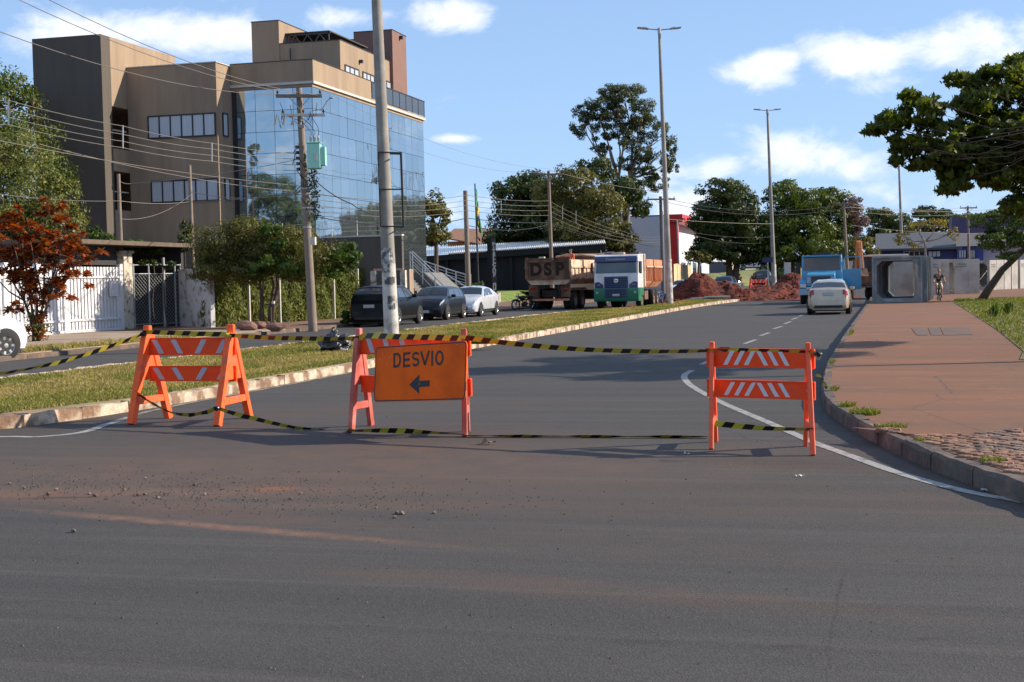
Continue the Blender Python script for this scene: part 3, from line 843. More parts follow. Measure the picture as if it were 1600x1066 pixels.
# loose grit and stones on the asphalt
m_grit = mat('grit', (.055, .048, .044), .9, var=.4, vscale=20, col2=(.16, .11, .08), cscale=6)
rg = random.Random(17); gm = MB()
for i in range(1500):
    px = rg.gauss(300, 250); py = 768 + rg.gauss(0, 17) + (px - 300) * .035
    if i % 14 == 0: px = rg.uniform(0, 1600); py = rg.uniform(640, 1060)
    if not (-20 < px < 1500): continue
    c = G(px, py); s = rg.uniform(.003, .010)
    if c.x > -.3 and py < 760 and px > 1250: continue
    gm.add([(c.x - s, c.y - s, 0), (c.x + s, c.y - s * .6, 0), (c.x + s * .7, c.y + s, 0), (c.x - s * .8, c.y + s * .8, 0), (c.x + s * .1, c.y, s * 1.2)], [(0, 1, 4), (1, 2, 4), (2, 3, 4), (3, 0, 4)])
g_o = gm.build('road_grit', m_grit); g_o['kind'] = 'stuff'; g_o['label'] = 'dark grit scattered over the asphalt'
stones = [(149, 776, .04), (140, 773, .03), (216, 775, .04), (226, 774, .03), (304, 759, .035), (320, 774, .03), (345, 766, .022), (88, 766, .03), (38, 764, .03), (75, 774, .04), (15, 757, .03), (195, 767, .03), (247, 779, .03),
          (454, 781, .032), (620, 803, .035), (627, 804, .045), (616, 810, .03), (678, 803, .03), (115, 832, .04), (470, 772, .025), (227, 748, .022), (467, 738, .02), (530, 738, .02), (365, 746, .02), (480, 751, .025), (290, 774, .02), (398, 781, .022), (588, 795, .022)]
m_stone = mat('loose_stone', (.17, .12, .09), .9, var=.4, vscale=15, bump=.5, bscale=40, island=.4)
sm = [MB().blob((0, 0, .5), (1, .8, .6), 1, .25, 1.3, s).mesh('stone', m_stone) for s in range(4)]
for i, (px, py, s) in enumerate(stones):
    c = G(px, py)
    o = bpy.data.objects.new('loose_stone', sm[i % 4]); COL.objects.link(o); o.location = c; s *= .62; o.scale = (s, s, s); o.rotation_euler = (0, 0, i)
    tag(o, 'small loose stone lying on the dusty asphalt before the barricades', 'stone', 'loose stones on the asphalt')
# ------------------------------------------------------------------ buildings
def wp(mb, name, mats, t, **k):
    """part whose mesh was written in world coordinates, hung on an unrotated thing"""
    l = t.location
    return mb.build(name, mats, t, loc=(-l.x, -l.y, -l.z), **k)
def bx(name, m, t, *b, bevel=0, **k):
    return wp(MB().box(*b), name, m, t, bevel=bevel, **k)
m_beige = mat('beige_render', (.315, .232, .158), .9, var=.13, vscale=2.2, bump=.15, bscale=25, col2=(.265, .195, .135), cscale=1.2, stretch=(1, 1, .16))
m_taupe_shade = mat('taupe_shade_render', (.095, .080, .066), .9, var=.14, vscale=2.2, bump=.15, bscale=25, stretch=(1, 1, .16))  # shade of sun-averted beige fronts painted in as taupe; plain brown on the gate
m_maroon = mat('maroon_render', (.20, .115, .095), .9, var=.08, vscale=1.0, bump=.15, bscale=25)
m_trim = mat('white_trim', (.50, .48, .44), .6, var=.1)
m_dark = mat('dark_frame', (.018, .018, .020), .5)
m_black = mat('black_void', (.010, .010, .011), .9)
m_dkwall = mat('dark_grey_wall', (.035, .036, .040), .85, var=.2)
m_curt = mat('curtained_glass', (.42, .45, .50), .25, var=.15, vscale=2.2, stretch=(6, 6, .3), spec=.8)
def curtain_wall():
    m = bpy.data.materials.new('mirror_glass'); m.use_nodes = True; nt = m.node_tree; b = nt.nodes['Principled BSDF']; L = nt.links.new
    oi = nt.nodes.new('ShaderNodeObjectInfo')
    r = nt.nodes.new('ShaderNodeValToRGB'); r.color_ramp.elements[0].color = (.33, .41, .45, 1); r.color_ramp.elements[1].color = (.42, .50, .56, 1)
    L(oi.outputs['Random'], r.inputs[0]); L(r.outputs[0], b.inputs['Base Color'])
    b.inputs['Metallic'].default_value = .92; b.inputs['Roughness'].default_value = .035
    g = nt.nodes.new('ShaderNodeNewGeometry'); n = nt.nodes.new('ShaderNodeTexNoise'); n.inputs['Scale'].default_value = .9; n.inputs['Detail'].default_value = 1
    L(g.outputs['Position'], n.inputs['Vector'])
    bp = nt.nodes.new('ShaderNodeBump'); bp.inputs['Strength'].default_value = .35; bp.inputs['Distance'].default_value = .02
    L(n.outputs['Fac'], bp.inputs['Height']); L(bp.outputs[0], b.inputs['Normal'])
    return m
m_mirror = curtain_wall()

B = thing('office_building', 'beige and brown office block with a tall blue mirror-glass corner and a stepped roof', 'building', (-28, 67, 0))
# plain volumes: butt against one another a few millimetres apart
bx('wall', m_taupe_shade, B, -41.35, -37.5, 63.0, 63.85, 0, 14.35)
twr = MB()
for (x1, z0, z1) in ((-37.5, 0, 5.7), (-39.6, 5.7, 7.65), (-37.5, 7.65, 8.8), (-39.6, 8.8, 10.9), (-37.5, 10.9, 14.35)):
    twr.box(-41.35, x1, 63.855, 70.6, z0, z1)
tw = wp(twr, 'wall', m_beige, B)
for z0, z1 in ((5.7, 7.65), (8.8, 10.9)):
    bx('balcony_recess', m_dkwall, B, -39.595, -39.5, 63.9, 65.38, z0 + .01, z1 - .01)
    bx('balcony_rail', m_trim, B, -37.62, -37.55, 63.9, 65.3, z0 + .9, z0 + .96)
bx('wall', m_beige, B, -37.495, -32.5, 65.4, 84, 0, 13.0)
bx('wall', m_dkwall, B, -32.495, -28.08, 67.12, 85, 0, 11.74)          # behind the mirror glass
for (a, b, c, d) in ((-37.5, -32.45, 65.36, 65.6), (-32.6, -32.44, 65.6, 84)):
    bx('parapet_cap', m_trim, B, a, b, c, d, 13.003, 13.05)
bx('parapet', m_beige, B, -32.49, -27.9, 66.95, 75.4, 12.03, 13.1)
bx('parapet', m_beige, B, -32.49, -27.9, 75.41, 85.1, 12.03, 12.12)
bx('trim_band', m_trim, B, -32.49, -27.86, 66.92, 85.1, 11.90, 12.025)
bx('parapet', m_beige, B, -32.49, -27.98, 67.0, 85.0, 11.745, 11.895)
bx('parapet_cap', m_dark, B, -32.45, -27.87, 66.92, 75.42, 13.103, 13.13)
# penthouse
bx('wall', m_beige, B, -34.2, -29.0, 73.6, 82.2, 12.0, 15.2)
bx('parapet_cap', m_dark, B, -32.59, -28.97, 73.57, 82.2, 15.203, 15.24)
bx('stair_tower', m_beige, B, -34.25, -32.6, 73.55, 78.0, 12.0, 16.5)
bx('parapet_cap', m_dark, B, -34.28, -32.57, 73.52, 78.03, 16.503, 16.54)
bx('wall', m_beige, B, -36, -31.3, 82.3, 88, 12, 16.8)
bx('maroon_tower', m_maroon, B, -31.295, -28.8, 81.8, 84.4, 11.9, 17.1)
bx('parapet_cap', m_dark, B, -31.3, -28.77, 81.77, 84.43, 17.103, 17.14)
# canopy with its truss on the penthouse roof
cn = MB(); cn.box(-34.0, -29.9, 74.4, 80.5, 15.85, 15.92)
wp(cn, 'canopy_roof', mat('rust_sheet', (.06, .05, .045), .8, var=.3), B)
ts = MB()
for y in (74.5,):
    ts.beam((-32.55, y, 15.80), (-29.9, y, 15.80), .06, .06); 
    for i in range(3):
        x0 = -32.4 + i * .75; ts.beam((x0, y, 15.25), (x0 + .37, y, 15.78), .05, .05); ts.beam((x0 + .37, y, 15.78), (x0 + .75, y, 15.25), .05, .05)
    for x in (-32.4, -30.0): ts.beam((x, y, 15.2), (x, y, 15.85), .06, .06)
wp(ts, 'truss', mat('grey_steel', (.10, .10, .10), .5, .6), B)
# penthouse windows facing the avenue
def window(t, face, a0, a1, z0, z1, at, n, fm=m_dark, pm_=m_curt, depth=.06):
    """face 'y': wall facing -y at y=at, spanning x a0..a1; face 'x': wall facing +x at x=at, spanning y"""
    fr = MB(); w = .07; s = -1 if face == 'y' else 1
    lo, hi = sorted((at - .03 * s, at + depth * s))
    def bb(p, q, c, d):
        return (p, q, lo, hi, c, d) if face == 'y' else (lo, hi, p, q, c, d)
    fr.box(*bb(a0, a1, z1 - w, z1)); fr.box(*bb(a0, a1, z0, z0 + w))
    for i in range(n + 1):
        c = a0 + w / 2 + (a1 - a0 - w) * i / n; fr.box(*bb(c - w / 2, c + w / 2, z0 + w, z1 - w))
    f = wp(fr, 'window', fm, t)
    g0, g1 = sorted((at + .015 * s, at + .03 * s)); fl = t.location
    for i in range(n):
        c0 = a0 + w + (a1 - a0 - w) * i / n; c1 = a0 + (a1 - a0 - w) * (i + 1) / n
        mb = MB(); mb.box(*((c0, c1, g0, g1, z0 + w, z1 - w) if face == 'y' else (g0, g1, c0, c1, z0 + w, z1 - w)))
        mb.build('pane', pm_, f)
    return f
for (a, b, n) in ((74.2, 76.4, 3), (77.0, 78.9, 3), (80.2, 81.9, 2)): window(B, 'x', a, b, 12.95, 13.95, -29.0, n)
for (y, z) in ((76.5, 14.35), (79.6, 14.3)):
    lm = MB().box(-28.98, -28.8, y, y + .2, z, z + .18); wp(lm, 'wall_lamp', m_dark, B)
wp(MB().box(-28.78, -28.6, 83.1, 83.3, 16.75, 16.95), 'wall_lamp', m_dark, B)
wp(MB().tube([(-31.9, 73.45, 13.2), (-31.9, 73.45, 14.9)], .04, 8), 'vent_pipe', m_dark, B)
# front windows of the brown block, two storeys and a low one
wl = PU(224, 200, 65.4).x; wr = PU(330, 200, 65.4).x
window(B, 'y', wl, wr, 9.32, 10.5, 65.4, 6)
wl2 = PU(229, 300, 65.4).x; wr2 = PU(335, 300, 65.4).x
window(B, 'y', wl2, wr2, 6.05, 7.2, 65.4, 6)
window(B, 'y', wl + .6, wr, 3.0, 3.3, 65.4, 3, pm_=m_dkwall)
for z0, z1 in ((9.35, 10.55), (6.1, 7.25)): window(B, 'x', 65.95, 66.55, z0, z1, -32.5, 1)
# mirror glass: every pane a piece of its own
gl = bpy.data.objects.new('curtain_glass', None); COL.objects.link(gl); gl.parent = B; gl.location = (0, 0, 0)
rr = random.Random(4); rows = 10; rh = 1.085; ztop = 11.735; cw = 1.2
side = MB().box(-.028, 0, .012, cw - .009, .012, rh - .009).mesh('pane', m_mirror)
for i in range(15):
    for j in range(rows):
        z = ztop - (j + 1) * rh
        o = bpy.data.objects.new('pane', side); COL.objects.link(o); o.parent = gl
        o.location = (0 + .0, i * cw + .03, z); o.rotation_euler = (0, rr.gauss(0, .0022), rr.gauss(0, .0028))
fw_ = 4.49 / 4.3
frn = MB().box(.012, fw_ - .009, 0, .028, .012, rh - .009).mesh('pane', m_mirror)
for i in range(4):
    for j in range(rows):
        z = ztop - (j + 1) * rh
        o = bpy.data.objects.new('pane', frn); COL.objects.link(o); o.parent = gl
        o.location = (-4.2 + i * fw_ + .0, .03, z); o.rotation_euler = (rr.gauss(0, .002), 0, rr.gauss(0, .0025))
bx('glass_edge', m_dark, B, -28.075, -28.01, 67.04, 67.1, 0, 11.74)
bx('frame_grid', mat('slate_joint', (.05, .06, .07), .5), B, -28.079, -28.055, 67.13, 84.97, 0.2, 11.74)
# terrace balustrade of dark glass on the flat roof
tb = MB(); tb.box(-27.93, -27.87, 75.5, 85.05, 13.05, 13.11); tb.box(-32, -27.94, 84.98, 85.05, 13.05, 13.1)
for i in range(9): y = 75.5 + i * 1.18; tb.box(-27.93, -27.88, y, y + .05, 12.13, 13.05)
wp(tb, 'balustrade_rail', m_dark, B)
for i in range(8):
    y = 75.57 + i * 1.18; bx('balustrade_pane', mat('smoked_glass', (.03, .033, .038), .08, spec=.9), B, -27.915, -27.895, y, y + 1.08, 12.16, 13.04)
# air-conditioner box on the roof
ac = thing('rooftop_vent', 'small white ventilation box on the roof edge left of the stair tower', 'vent', tuple(PU(383, 104, 72)))
mb = MB(); mb.box(-.28, .28, -.3, .3, 0, .34); mb.build('housing', m_trim, ac, bevel=.02)
MB().box(-.22, .22, -.32, -.305, .05, .29).build('grille', m_dark, ac)
ac.location.z = 13.0
# bare bush on the terrace
rb = MB(); rr2 = random.Random(9); bp_ = PV(620, 150, -28.4); bp_.z = 12.1
for i in range(70):
    d = Vector((rr2.gauss(0, .5), rr2.gauss(0, .9), rr2.uniform(.5, 1))).normalized() * rr2.uniform(.6, 1.25)
    rb.tube([Vector((0, 0, .3)), d * .6 + Vector((0, 0, .35)), d + Vector((0, 0, .3))], [.02, .014, .006], 4, cap=False)
tb_ = thing('terrace_bush', 'reddish dry bush standing behind the dark terrace balustrade', 'plant', bp_)
rb.build('branches', mat('dry_twig', (.22, .11, .07), .9), tb_)
MB().lathe([(0, 0), (.22, 0), (.28, .4), (0, .4)], 12).build('pot', m_maroon, tb_)

B.location.x += .27
# compound wall of the office
W = thing('compound_wall', 'tall plain beige wall in front of the glass building beside its stairs', 'wall', (-22.1, 64, 0))
bx('wall', m_taupe_shade, W, -38, -22.1, 64.0, 64.26, 0, 3.95)
bx('coping', m_trim, W, PU(503, 370, 64).x, -22.08, 63.97, 64.3, 3.953, 4.03)
bx('end_pier', m_beige, W, -22.095, -21.72, 63.9, 64.5, 0, 2.35)
for i in range(9):
    x = -33.5 + i * 1.3; wp(MB().tube([(x, 64.13, 3.95), (x, 64.13, 4.75)], .02, 6), 'wire_post', m_trim, W)
fnw = MB()
for z in (4.25, 4.45, 4.65): fnw.tube([(-33.5, 64.13, z), (-22.7, 64.13, z)], .006, 4)
wp(fnw, 'fence_wire', m_trim, W)
# stairs up to the office with balustrades
St = thing('entrance_stairs', 'outdoor stone steps with metal handrails climbing to the glass building', 'stairs', (-22, 66, 0))
m_stone2 = mat('grey_stone', (.15, .147, .14), .85, var=.3, vscale=8, bump=.4, bscale=20)
m_rail = mat('brushed_rail', (.50, .50, .50), .35, .8)
a = PU(640, 430, 66.5); b = PU(672, 466, 66.5)
n = 9
for i in range(n):
    t0 = i / n; x0 = a.x + (b.x - a.x) * t0; x1 = a.x + (b.x - a.x) * (i + 1) / n; z = a.z + (b.z - a.z) * t0
    wp(MB().box(x0, x1 - .004, 65.2, 66.6, 0, z), 'step', m_dkwall if i % 1 else m_stone2, St)
pan = [(p.x, p.z) for p in (PU(646, 428, 66.7), PU(664, 426, 66.7), PU(700, 458, 66.7), PU(706, 485, 66.7), PU(646, 485, 66.7))]
wp(MB().prism(pan, 66.65, 69.5, 'y'), 'ramp', m_stone2, St)
def railing(t, pts, h, nposts, rails, name='handrail', r=.025):
    mb = MB(); L = [Vector(p) for p in pts]
    for k in range(rails):
        o = Vector((0, 0, h * (1 - k / rails) if k else h))
        mb.tube([p + o for p in L], r * (1.4 if k == 0 else .6), 6)
    wp(mb, name, m_rail, t)
    tot = len(L) - 1
    for i in range(nposts):
        f = i / (nposts - 1) * tot; k = min(int(f), tot - 1); p = L[k].lerp(L[k + 1], f - k)
        wp(MB().tube([p, p + Vector((0, 0, h))], r * 1.2, 6), 'post', m_rail, t)
railing(St, [PU(641, 425, 66.55), PU(700, 484, 66.55)], 1.0, 4, 3)
railing(St, [PU(645, 423, 69.6), PU(706, 480, 69.6)], 1.0, 4, 3)
Ld = thing('ramp_railing', 'silver horizontal-bar railing sloping down beside the dark shop', 'railing', tuple(PU(700, 450, 76)))
Ld.location.z = 0
railing(Ld, [PU(664, 440, 76), PU(698, 452, 76), PU(728, 461, 76), PU(736, 461, 77)], 1.15, 7, 7, r=.028)
railing(Ld, [PU(696, 455, 74), PU(730, 476, 74)], .95, 3, 3, r=.025)
m_bank = mat('dry_bank', (.20, .15, .06), .95, var=.35, vscale=3, bump=.8, bscale=9, col2=(.09, .10, .03), cscale=1.3)
bank = MB(); bp4 = [PU(660, 437, 77.5), PU(700, 452, 77.5), PU(742, 470, 77.5)]
bank.prism([(p.x, p.z) for p in bp4] + [(bp4[2].x, 0), (bp4[0].x, 0)], 75.2, 79, 'y')
bo = bank.build('planted_bank', m_bank); bo['kind'] = 'structure'

# ---- low dark shop with a white corrugated roof
m_corr = mat('white_corrugated_sheet', (.88, .87, .84), .35, var=.06)
S = thing('dark_shop', 'low dark shop building under a white corrugated metal roof', 'shop', (-24, 122, 0))
xl = PU(600, 400, 122).x; xr = PU(944, 400, 122).x
bx('wall', m_black, S, xl, xr - .3, 122.1, 134, 0, 4.0)  # black face painted in for the unlit interior under the roof
q = [PU(620, 401, 121.5), PU(946, 379.5, 121.5), PU(944, 371.5, 131), PU(620, 389.5, 131)]
cr = MB(); nc = 110; V = []
for i in range(nc * 2 + 1):
    f = i / (nc * 2); dz = .07 if i % 2 else -.07
    a = q[0].lerp(q[1], f); b = q[3].lerp(q[2], f); V += [(a.x, a.y, a.z + dz), (b.x, b.y, b.z + dz), (a.x, a.y, a.z + dz - .05), (b.x, b.y, b.z + dz - .05)]
F = []
for i in range(nc * 2):
    k = 4 * i; F += [(k, k + 1, k + 5, k + 4), (k + 2, k + 6, k + 7, k + 3), (k, k + 4, k + 6, k + 2)]
cr.add(V, F); wp(cr, 'roof', m_corr, S, fix=False)
fas = MB(); a, b = q[0], q[1]
fas.add([(a.x, 121.6, a.z - .12), (b.x, 121.6, b.z - .12), (b.x, 121.6, b.z - .62), (a.x, 121.6, a.z - .62), (a.x, 121.7, a.z - .12), (b.x, 121.7, b.z - .12), (b.x, 121.7, b.z - .62), (a.x, 121.7, a.z - .62)],
        [(0, 1, 2, 3), (4, 7, 6, 5), (0, 4, 5, 1), (3, 2, 6, 7), (0, 3, 7, 4), (1, 5, 6, 2)])
wp(fas, 'fascia', m_black, S)
for px in (700, 745, 800, 850, 902, 938):
    p = PU(px, 470, 122); zt = a.z + (b.z - a.z) * ((p.x - a.x) / (b.x - a.x)) - .3
    bx('post', m_black, S, p.x - .12, p.x + .12, 121.8, 122.0, 0, zt)  # posts coloured black to keep up the painted interior shade
bx('side_panel', mat('grey_sheet', (.16, .16, .165), .6, var=.1), S, PU(904, 400, 122).x, xr - .35, 122.3, 122.5, 1.2, PU(930, 382, 122).z)
bx('counter', mat('orange_wood', (.20, .08, .03), .7), S, PU(730, 460, 122).x, PU(758, 460, 122).x, 121.9, 122.3, .3, 1.05)
# house with a clay-tile roof behind
H = thing('tiled_house', 'orange-walled house with a brown clay-tile roof behind the dark shop', 'house', tuple(PU(730, 400, 150)))
H.location.z = 0
p0, p1, p2 = PU(694, 375, 150), PU(768, 383, 150), PU(718, 357, 152)
bx('wall', mat('orange_wall', (.42, .17, .07), .9, var=.15), H, p0.x + .3, p1.x - .3, 150.4, 158, 0, PU(720, 377, 150).z)
m_tile = mat('clay_tile', (.26, .14, .09), .9, var=.3, vscale=5, stretch=(1, .2, 1))
rf = MB(); pz = PU(700, 357.5, 154).z; lz0 = PU(700, 371, 150).z; lz1 = PU(765, 384, 150).z
rf.add([(p0.x, 149.8, lz0), (p1.x, 149.8, lz1), (p1.x, 154, pz - .2), (p0.x, 154, pz), (p0.x, 158.5, lz0), (p1.x, 158.5, lz0 - .3),
        (p0.x, 149.8, lz0 - .15), (p1.x, 149.8, lz1 - .15)], [(0, 1, 2, 3), (3, 2, 5, 4), (0, 6, 7, 1), (6, 4, 5, 7), (0, 3, 4, 6), (1, 7, 5, 2)])
wp(rf, 'roof', m_tile, H)
# ---- white warehouse with red canopy
Wh = thing('warehouse', 'large white-walled warehouse with a bright red canopy band behind the lamp post', 'warehouse', (-22, 150, 0))
cz = PU(1045, 337, 150).z; cx_ = PU(1046, 400, 150).x
m_wh = mat('white_painted_wall', (.62, .64, .68), .8, var=.06)
bx('wall', m_wh, Wh, cx_ - 16, cx_, 150, 186, 0, cz)
m_redp = mat('red_paint', (.62, .025, .02), .45, var=.05)
bx('canopy_band', m_redp, Wh, cx_ + .01, cx_ + 1.5, 149.6, 178, cz - .75, cz + .1)
bx('red_column', m_redp, Wh, cx_ + .01, cx_ + .9, 149.9, 151.2, 0, cz - .76)
bx('roof_edge', m_dkwall, Wh, cx_ - 16, cx_ + .005, 149.95, 186, cz + .003, cz + .1)
for i in range(5): bx('window', m_mirror, Wh, cx_ + .01, cx_ + .05, 154 + i * 5, 157.6 + i * 5, 1.2, 3.4)
bx('red_awning', m_redp, Wh, cx_ + .05, cx_ + 2.6, 180, 186, 4.9, 5.4)
# cream board fence by the warehouse
Cf = thing('board_fence', 'cream-coloured fence of tall upright boards beside the dirt heap', 'fence', tuple(P(1068, 440, 128)))
Cf.location.z = 0
m_cream = mat('cream_board', (.62, .47, .27), .8, var=.2, vscale=4, stretch=(1, 1, .3), island=.1)
pA, pB = P(1053, 440, 122), P(1080, 440, 141)
for i in range(14):
    f0, f1 = i / 14, (i + .9) / 14; a = pA.lerp(pB, f0); b = pA.lerp(pB, f1)
    mb = MB(); mb.beam((a.x, a.y, 1.35), (b.x, b.y, 1.35), .06, 3.0 + .08 * (i % 3)); wp(mb, 'board', m_cream, Cf)
# walls and a hedge beyond the works
def wall_between(name, label, cat, pA, pB, z0, z1, m, th=.2):
    t = thing(name, label, cat, ((pA.x + pB.x) / 2, (pA.y + pB.y) / 2, 0))
    mb = MB(); d = (pB - pA).normalized(); 
    mb.beam((pA.x, pA.y, (z0 + z1) / 2), (pB.x, pB.y, (z0 + z1) / 2), th, z1 - z0); wp(mb, 'wall', m, t)
    mb = MB(); mb.beam((pA.x, pA.y, z1 + .05), (pB.x, pB.y, z1 + .05), th + .08, .09); wp(mb, 'coping', m, t)
    return t
pA, pB = P(1088, 440, 205), P(1142, 440, 205)
wall_between('boundary_wall', 'long dark grey boundary wall behind the green verge', 'wall', pA, pB, 0, P(1120, 410, 205).z, mat('slate_paint', (.10, .11, .13), .8, var=.1))
pA, pB = P(1142, 440, 210), P(1180, 440, 225)
wall_between('boundary_wall', 'pale cream boundary wall with the parked silver car before it', 'wall', pA, pB, 0, P(1150, 400, 210).z, mat('pale_wall', (.42, .38, .34), .85, var=.1))
pA, pB = P(1092, 440, 230), P(1122, 440, 235)
wall_between('shed', 'sunlit white shed wall showing through the trees', 'shed', pA, pB, 0, P(1105, 388, 232).z, m_wh, 3)
gb = MB(); 
for i, (px, py) in enumerate(((1108, 427), (1125, 424), (1145, 426), (1165, 424), (1185, 423), (1205, 424))):
    pass
gpts = [P(1075, 434, 150), P(1110, 430, 150), P(1150, 429, 165), P(1215, 428, 175)]
m_verge = mat('green_verge', (.09, .13, .03), .95, var=.4, vscale=1.2, col2=(.20, .16, .07), cscale=.5, bump=.6, bscale=4)
vg = MB(); V = []
for p in gpts: V += [(p.x, p.y, gz(p.y) - .1), (p.x, p.y, gz(p.y) + .35), (p.x - 2, p.y + 26, gz(p.y + 26) + 1.5)]
vg.add(V, [(3 * i + j, 3 * i + 3 + j, 3 * i + 4 + j, 3 * i + 1 + j) for i in range(3) for j in range(2)])
vgo = vg.build('grass_verge', m_verge, smooth=True); vgo['kind'] = 'structure'
# ---- low blue building on the right
Rb = thing('blue_building', 'long low dark-blue building with a grey roof behind the row of concrete culverts', 'building', tuple(PU(1450, 400, 150)))
Rb.location.z = 0
m_blue = mat('navy_paint', (.035, .045, .13), .8, var=.1); m_bluel = mat('bright_blue_paint', (.10, .15, .45), .8, var=.05); m_roofg = mat('grey_roof_sheet', (.075, .078, .088), .7, var=.15, stretch=(6, .2, 1), vscale=2)
X = lambda px, py=400, u=150: PU(px, py, u).x
Z = lambda px, py, u=150: PU(px, py, u).z
bx('wall', m_blue, Rb, X(1372), X(1495), 150, 160, 0, Z(1430, 387))
rf = MB(); z0, z1 = Z(1430, 388), PU(1430, 363.5, 158).z
rf.prism([(149.4, z0), (158, z1), (166, z0), (166, z0 - .2), (149.4, z0 - .2)], X(1368), X(1498), 'x'); wp(rf, 'roof', m_roofg, Rb)
window(Rb, 'y', X(1412), X(1445), Z(1430, 402), Z(1430, 392), 150, 4, pm_=m_dkwall, fm=m_trim)
window(Rb, 'y', X(1450), X(1470), Z(1460, 402), Z(1460, 392), 150, 3, pm_=m_curt)
bx('wall', m_bluel, Rb, X(1495) + .01, X(1503), 149.5, 158, 0, Z(1500, 385, 149.5))
bx('wall', mat('mid_blue_paint', (.05, .065, .25), .8, var=.08), Rb, X(1503) + .01, X(1536), 149.7, 158, 0, Z(1520, 385, 149.7))
window(Rb, 'y', X(1497.5, 400, 149.5), X(1510, 400, 149.5), Z(1500, 404, 149.5), Z(1500, 390, 149.5), 149.5, 3, pm_=m_curt)
window(Rb, 'y', X(1513, 400, 149.5), X(1524, 400, 149.5), Z(1520, 404, 149.5), Z(1520, 390, 149.5), 149.5, 3, pm_=m_curt)
bx('wall', mat('lilac_wall', (.40, .38, .46), .85, var=.06), Rb, X(1536) + .01, X(1680), 150.2, 158, 0, Z(1560, 385, 150.2))
bx('parapet', mat('cream_parapet', (.62, .56, .46), .8, var=.08), Rb, X(1494), X(1680), 149.3, 151, Z(1540, 384, 149.3), Z(1540, 364, 149.3))
bx('rear_block', mat('purple_sheet', (.06, .05, .11), .7, var=.2), Rb, X(1488, 400, 165), X(1690, 400, 165), 165, 172, 0, PU(1540, 338, 165).z)

# ---- gates and fences on the left property line
m_wslat = mat('white_steel_slat', (.66, .66, .68), .45, var=.06, island=.05)
FX = -28.5
y0, y1 = PV(-40, 500, FX).y, PV(190, 500, FX).y
wf = thing('slat_gate', 'white gate of close-set upright metal slats at the head of the concrete driveway', 'gate', (FX, y0, .12))
hh = 2.42; nsl = int((y1 - y0) / .225)
sl = MB().box(-.02, .02, -.075, .075, .12, hh).mesh('slat', m_wslat)
for i in range(nsl):
    o = bpy.data.objects.new('slat', sl); COL.objects.link(o); o.parent = wf; o.location = (0, .12 + i * (y1 - y0 - .15) / nsl, 0)
for (z0, z1) in ((.0, .11), (.42, .50), (hh - .42, hh - .34)): MB().box(.025, .075, 0, y1 - y0, z0, z1).build('rail', m_wslat, wf)
for px in (8, 60, 101, 189):
    yy = PV(px, 500, FX).y - y0; MB().box(-.06, .10, yy - .14, yy + .14, 0, hh + .12).build('post', m_wslat, wf)
MB().box(.08, .1, PV(176, 500, FX).y - y0 - .3, PV(176, 500, FX).y - y0 + .3, 1.3, 1.9).build('sign_plate', m_wslat, wf)
# masonry pier
m_peel = mat('peeling_render', (.50, .46, .38), .9, var=.2, vscale=6, col2=(.16, .14, .12), cscale=3.5, cth=(.5, .62), bump=.4, bscale=14)
pr = thing('gate_pier', 'weathered render pier between the white slat gate and the dark mesh gate', 'pillar', (FX, y1 + .35, .12))
MB().box(-.35, .15, -.3, .35, 0, 2.95).build('shaft', m_peel, pr, bevel=.02)
MB().box(-.42, .22, -.36, .41, 2.953, 3.06).build('cap', m_peel, pr, bevel=.02)
# low garage behind
gr = thing('garage', 'low dark garage with a thin brown concrete roof behind the gates', 'garage', (-31, 47, 0))
zr = 3.35
yg0 = y1 - 5.5
bx('roof', mat('mossy_concrete', (.12, .09, .065), .9, var=.3), gr, -36, -27.6, yg0, 53.6, zr, zr + .16)
bx('wall', m_dkwall, gr, -36, -35.8, yg0, 53.4, 0, zr - .003)  # garage walls coloured dark to stand in for shade under the slab
bx('wall', m_dkwall, gr, -35.79, -28.7, yg0 + .02, yg0 + .2, 2.6, zr - .003)
bx('wall', m_dkwall, gr, -35.79, -28.0, 53.1, 53.3, 0, zr - .003)
bx('wall', m_dkwall, gr, -28.72, -28.62, yg0 + .21, y1, 2.62, zr - .003)
# mesh gate
mg = thing('mesh_gate', 'dark chain-link gate with steel posts standing under the garage roof', 'gate', (FX + .1, y1 + .75, .12))
pe = PV(284, 500, -27.6); gy = pe.y - (y1 + .75); gx = pe.x - (FX + .1)
m_steel = mat('galvanised', (.30, .32, .34), .5, .5, var=.3)
def along(f, z): return Vector((gx * f, gy * f, z))
for f, r_ in ((0.02, .04), (.33, .04), (.64, .07), (.88, .04), (1, .04)):
    MB().tube([along(f, 0), along(f, 2.55 if r_ < .05 else 2.8)], r_, 8).build('post', m_steel, mg)
for z in (2.5, 2.15, .15):
    MB().tube([along(0, z), along(1, z)], .025, 6).build('rail', m_steel, mg)
ch = MB(); Lg = math.hypot(gx, gy); stp = .16; k = -2.1
while k < Lg:
    for sg in (1, -1):
        a0 = k if sg > 0 else k + 2.0; pts = []
        for (s_, z_) in ((a0, .15), (a0 + sg * 2.0, 2.15)): pts.append((s_, z_))
        (s0, z0_), (s1, z1_) = pts
        if min(s0, s1) < 0 or max(s0, s1) > Lg:
            lo_, hi_ = 0, Lg
            t0, t1 = sorted(((lo_ - s0) / (s1 - s0), (hi_ - s0) / (s1 - s0))); t0, t1 = max(0, t0), min(1, t1)
            if t0 >= t1: continue
            n0 = (s0 + (s1 - s0) * t0, z0_ + 2 * t0); n1 = (s0 + (s1 - s0) * t1, z0_ + 2 * t1)
        else: n0, n1 = (s0, z0_), (s1, z1_)
        ch.tube([along(n0[0] / Lg, n0[1]), along(n1[0] / Lg, n1[1])], .006, 3, cap=False)
    k += stp
ch.build('wire_mesh', m_steel, mg, kind='stuff')
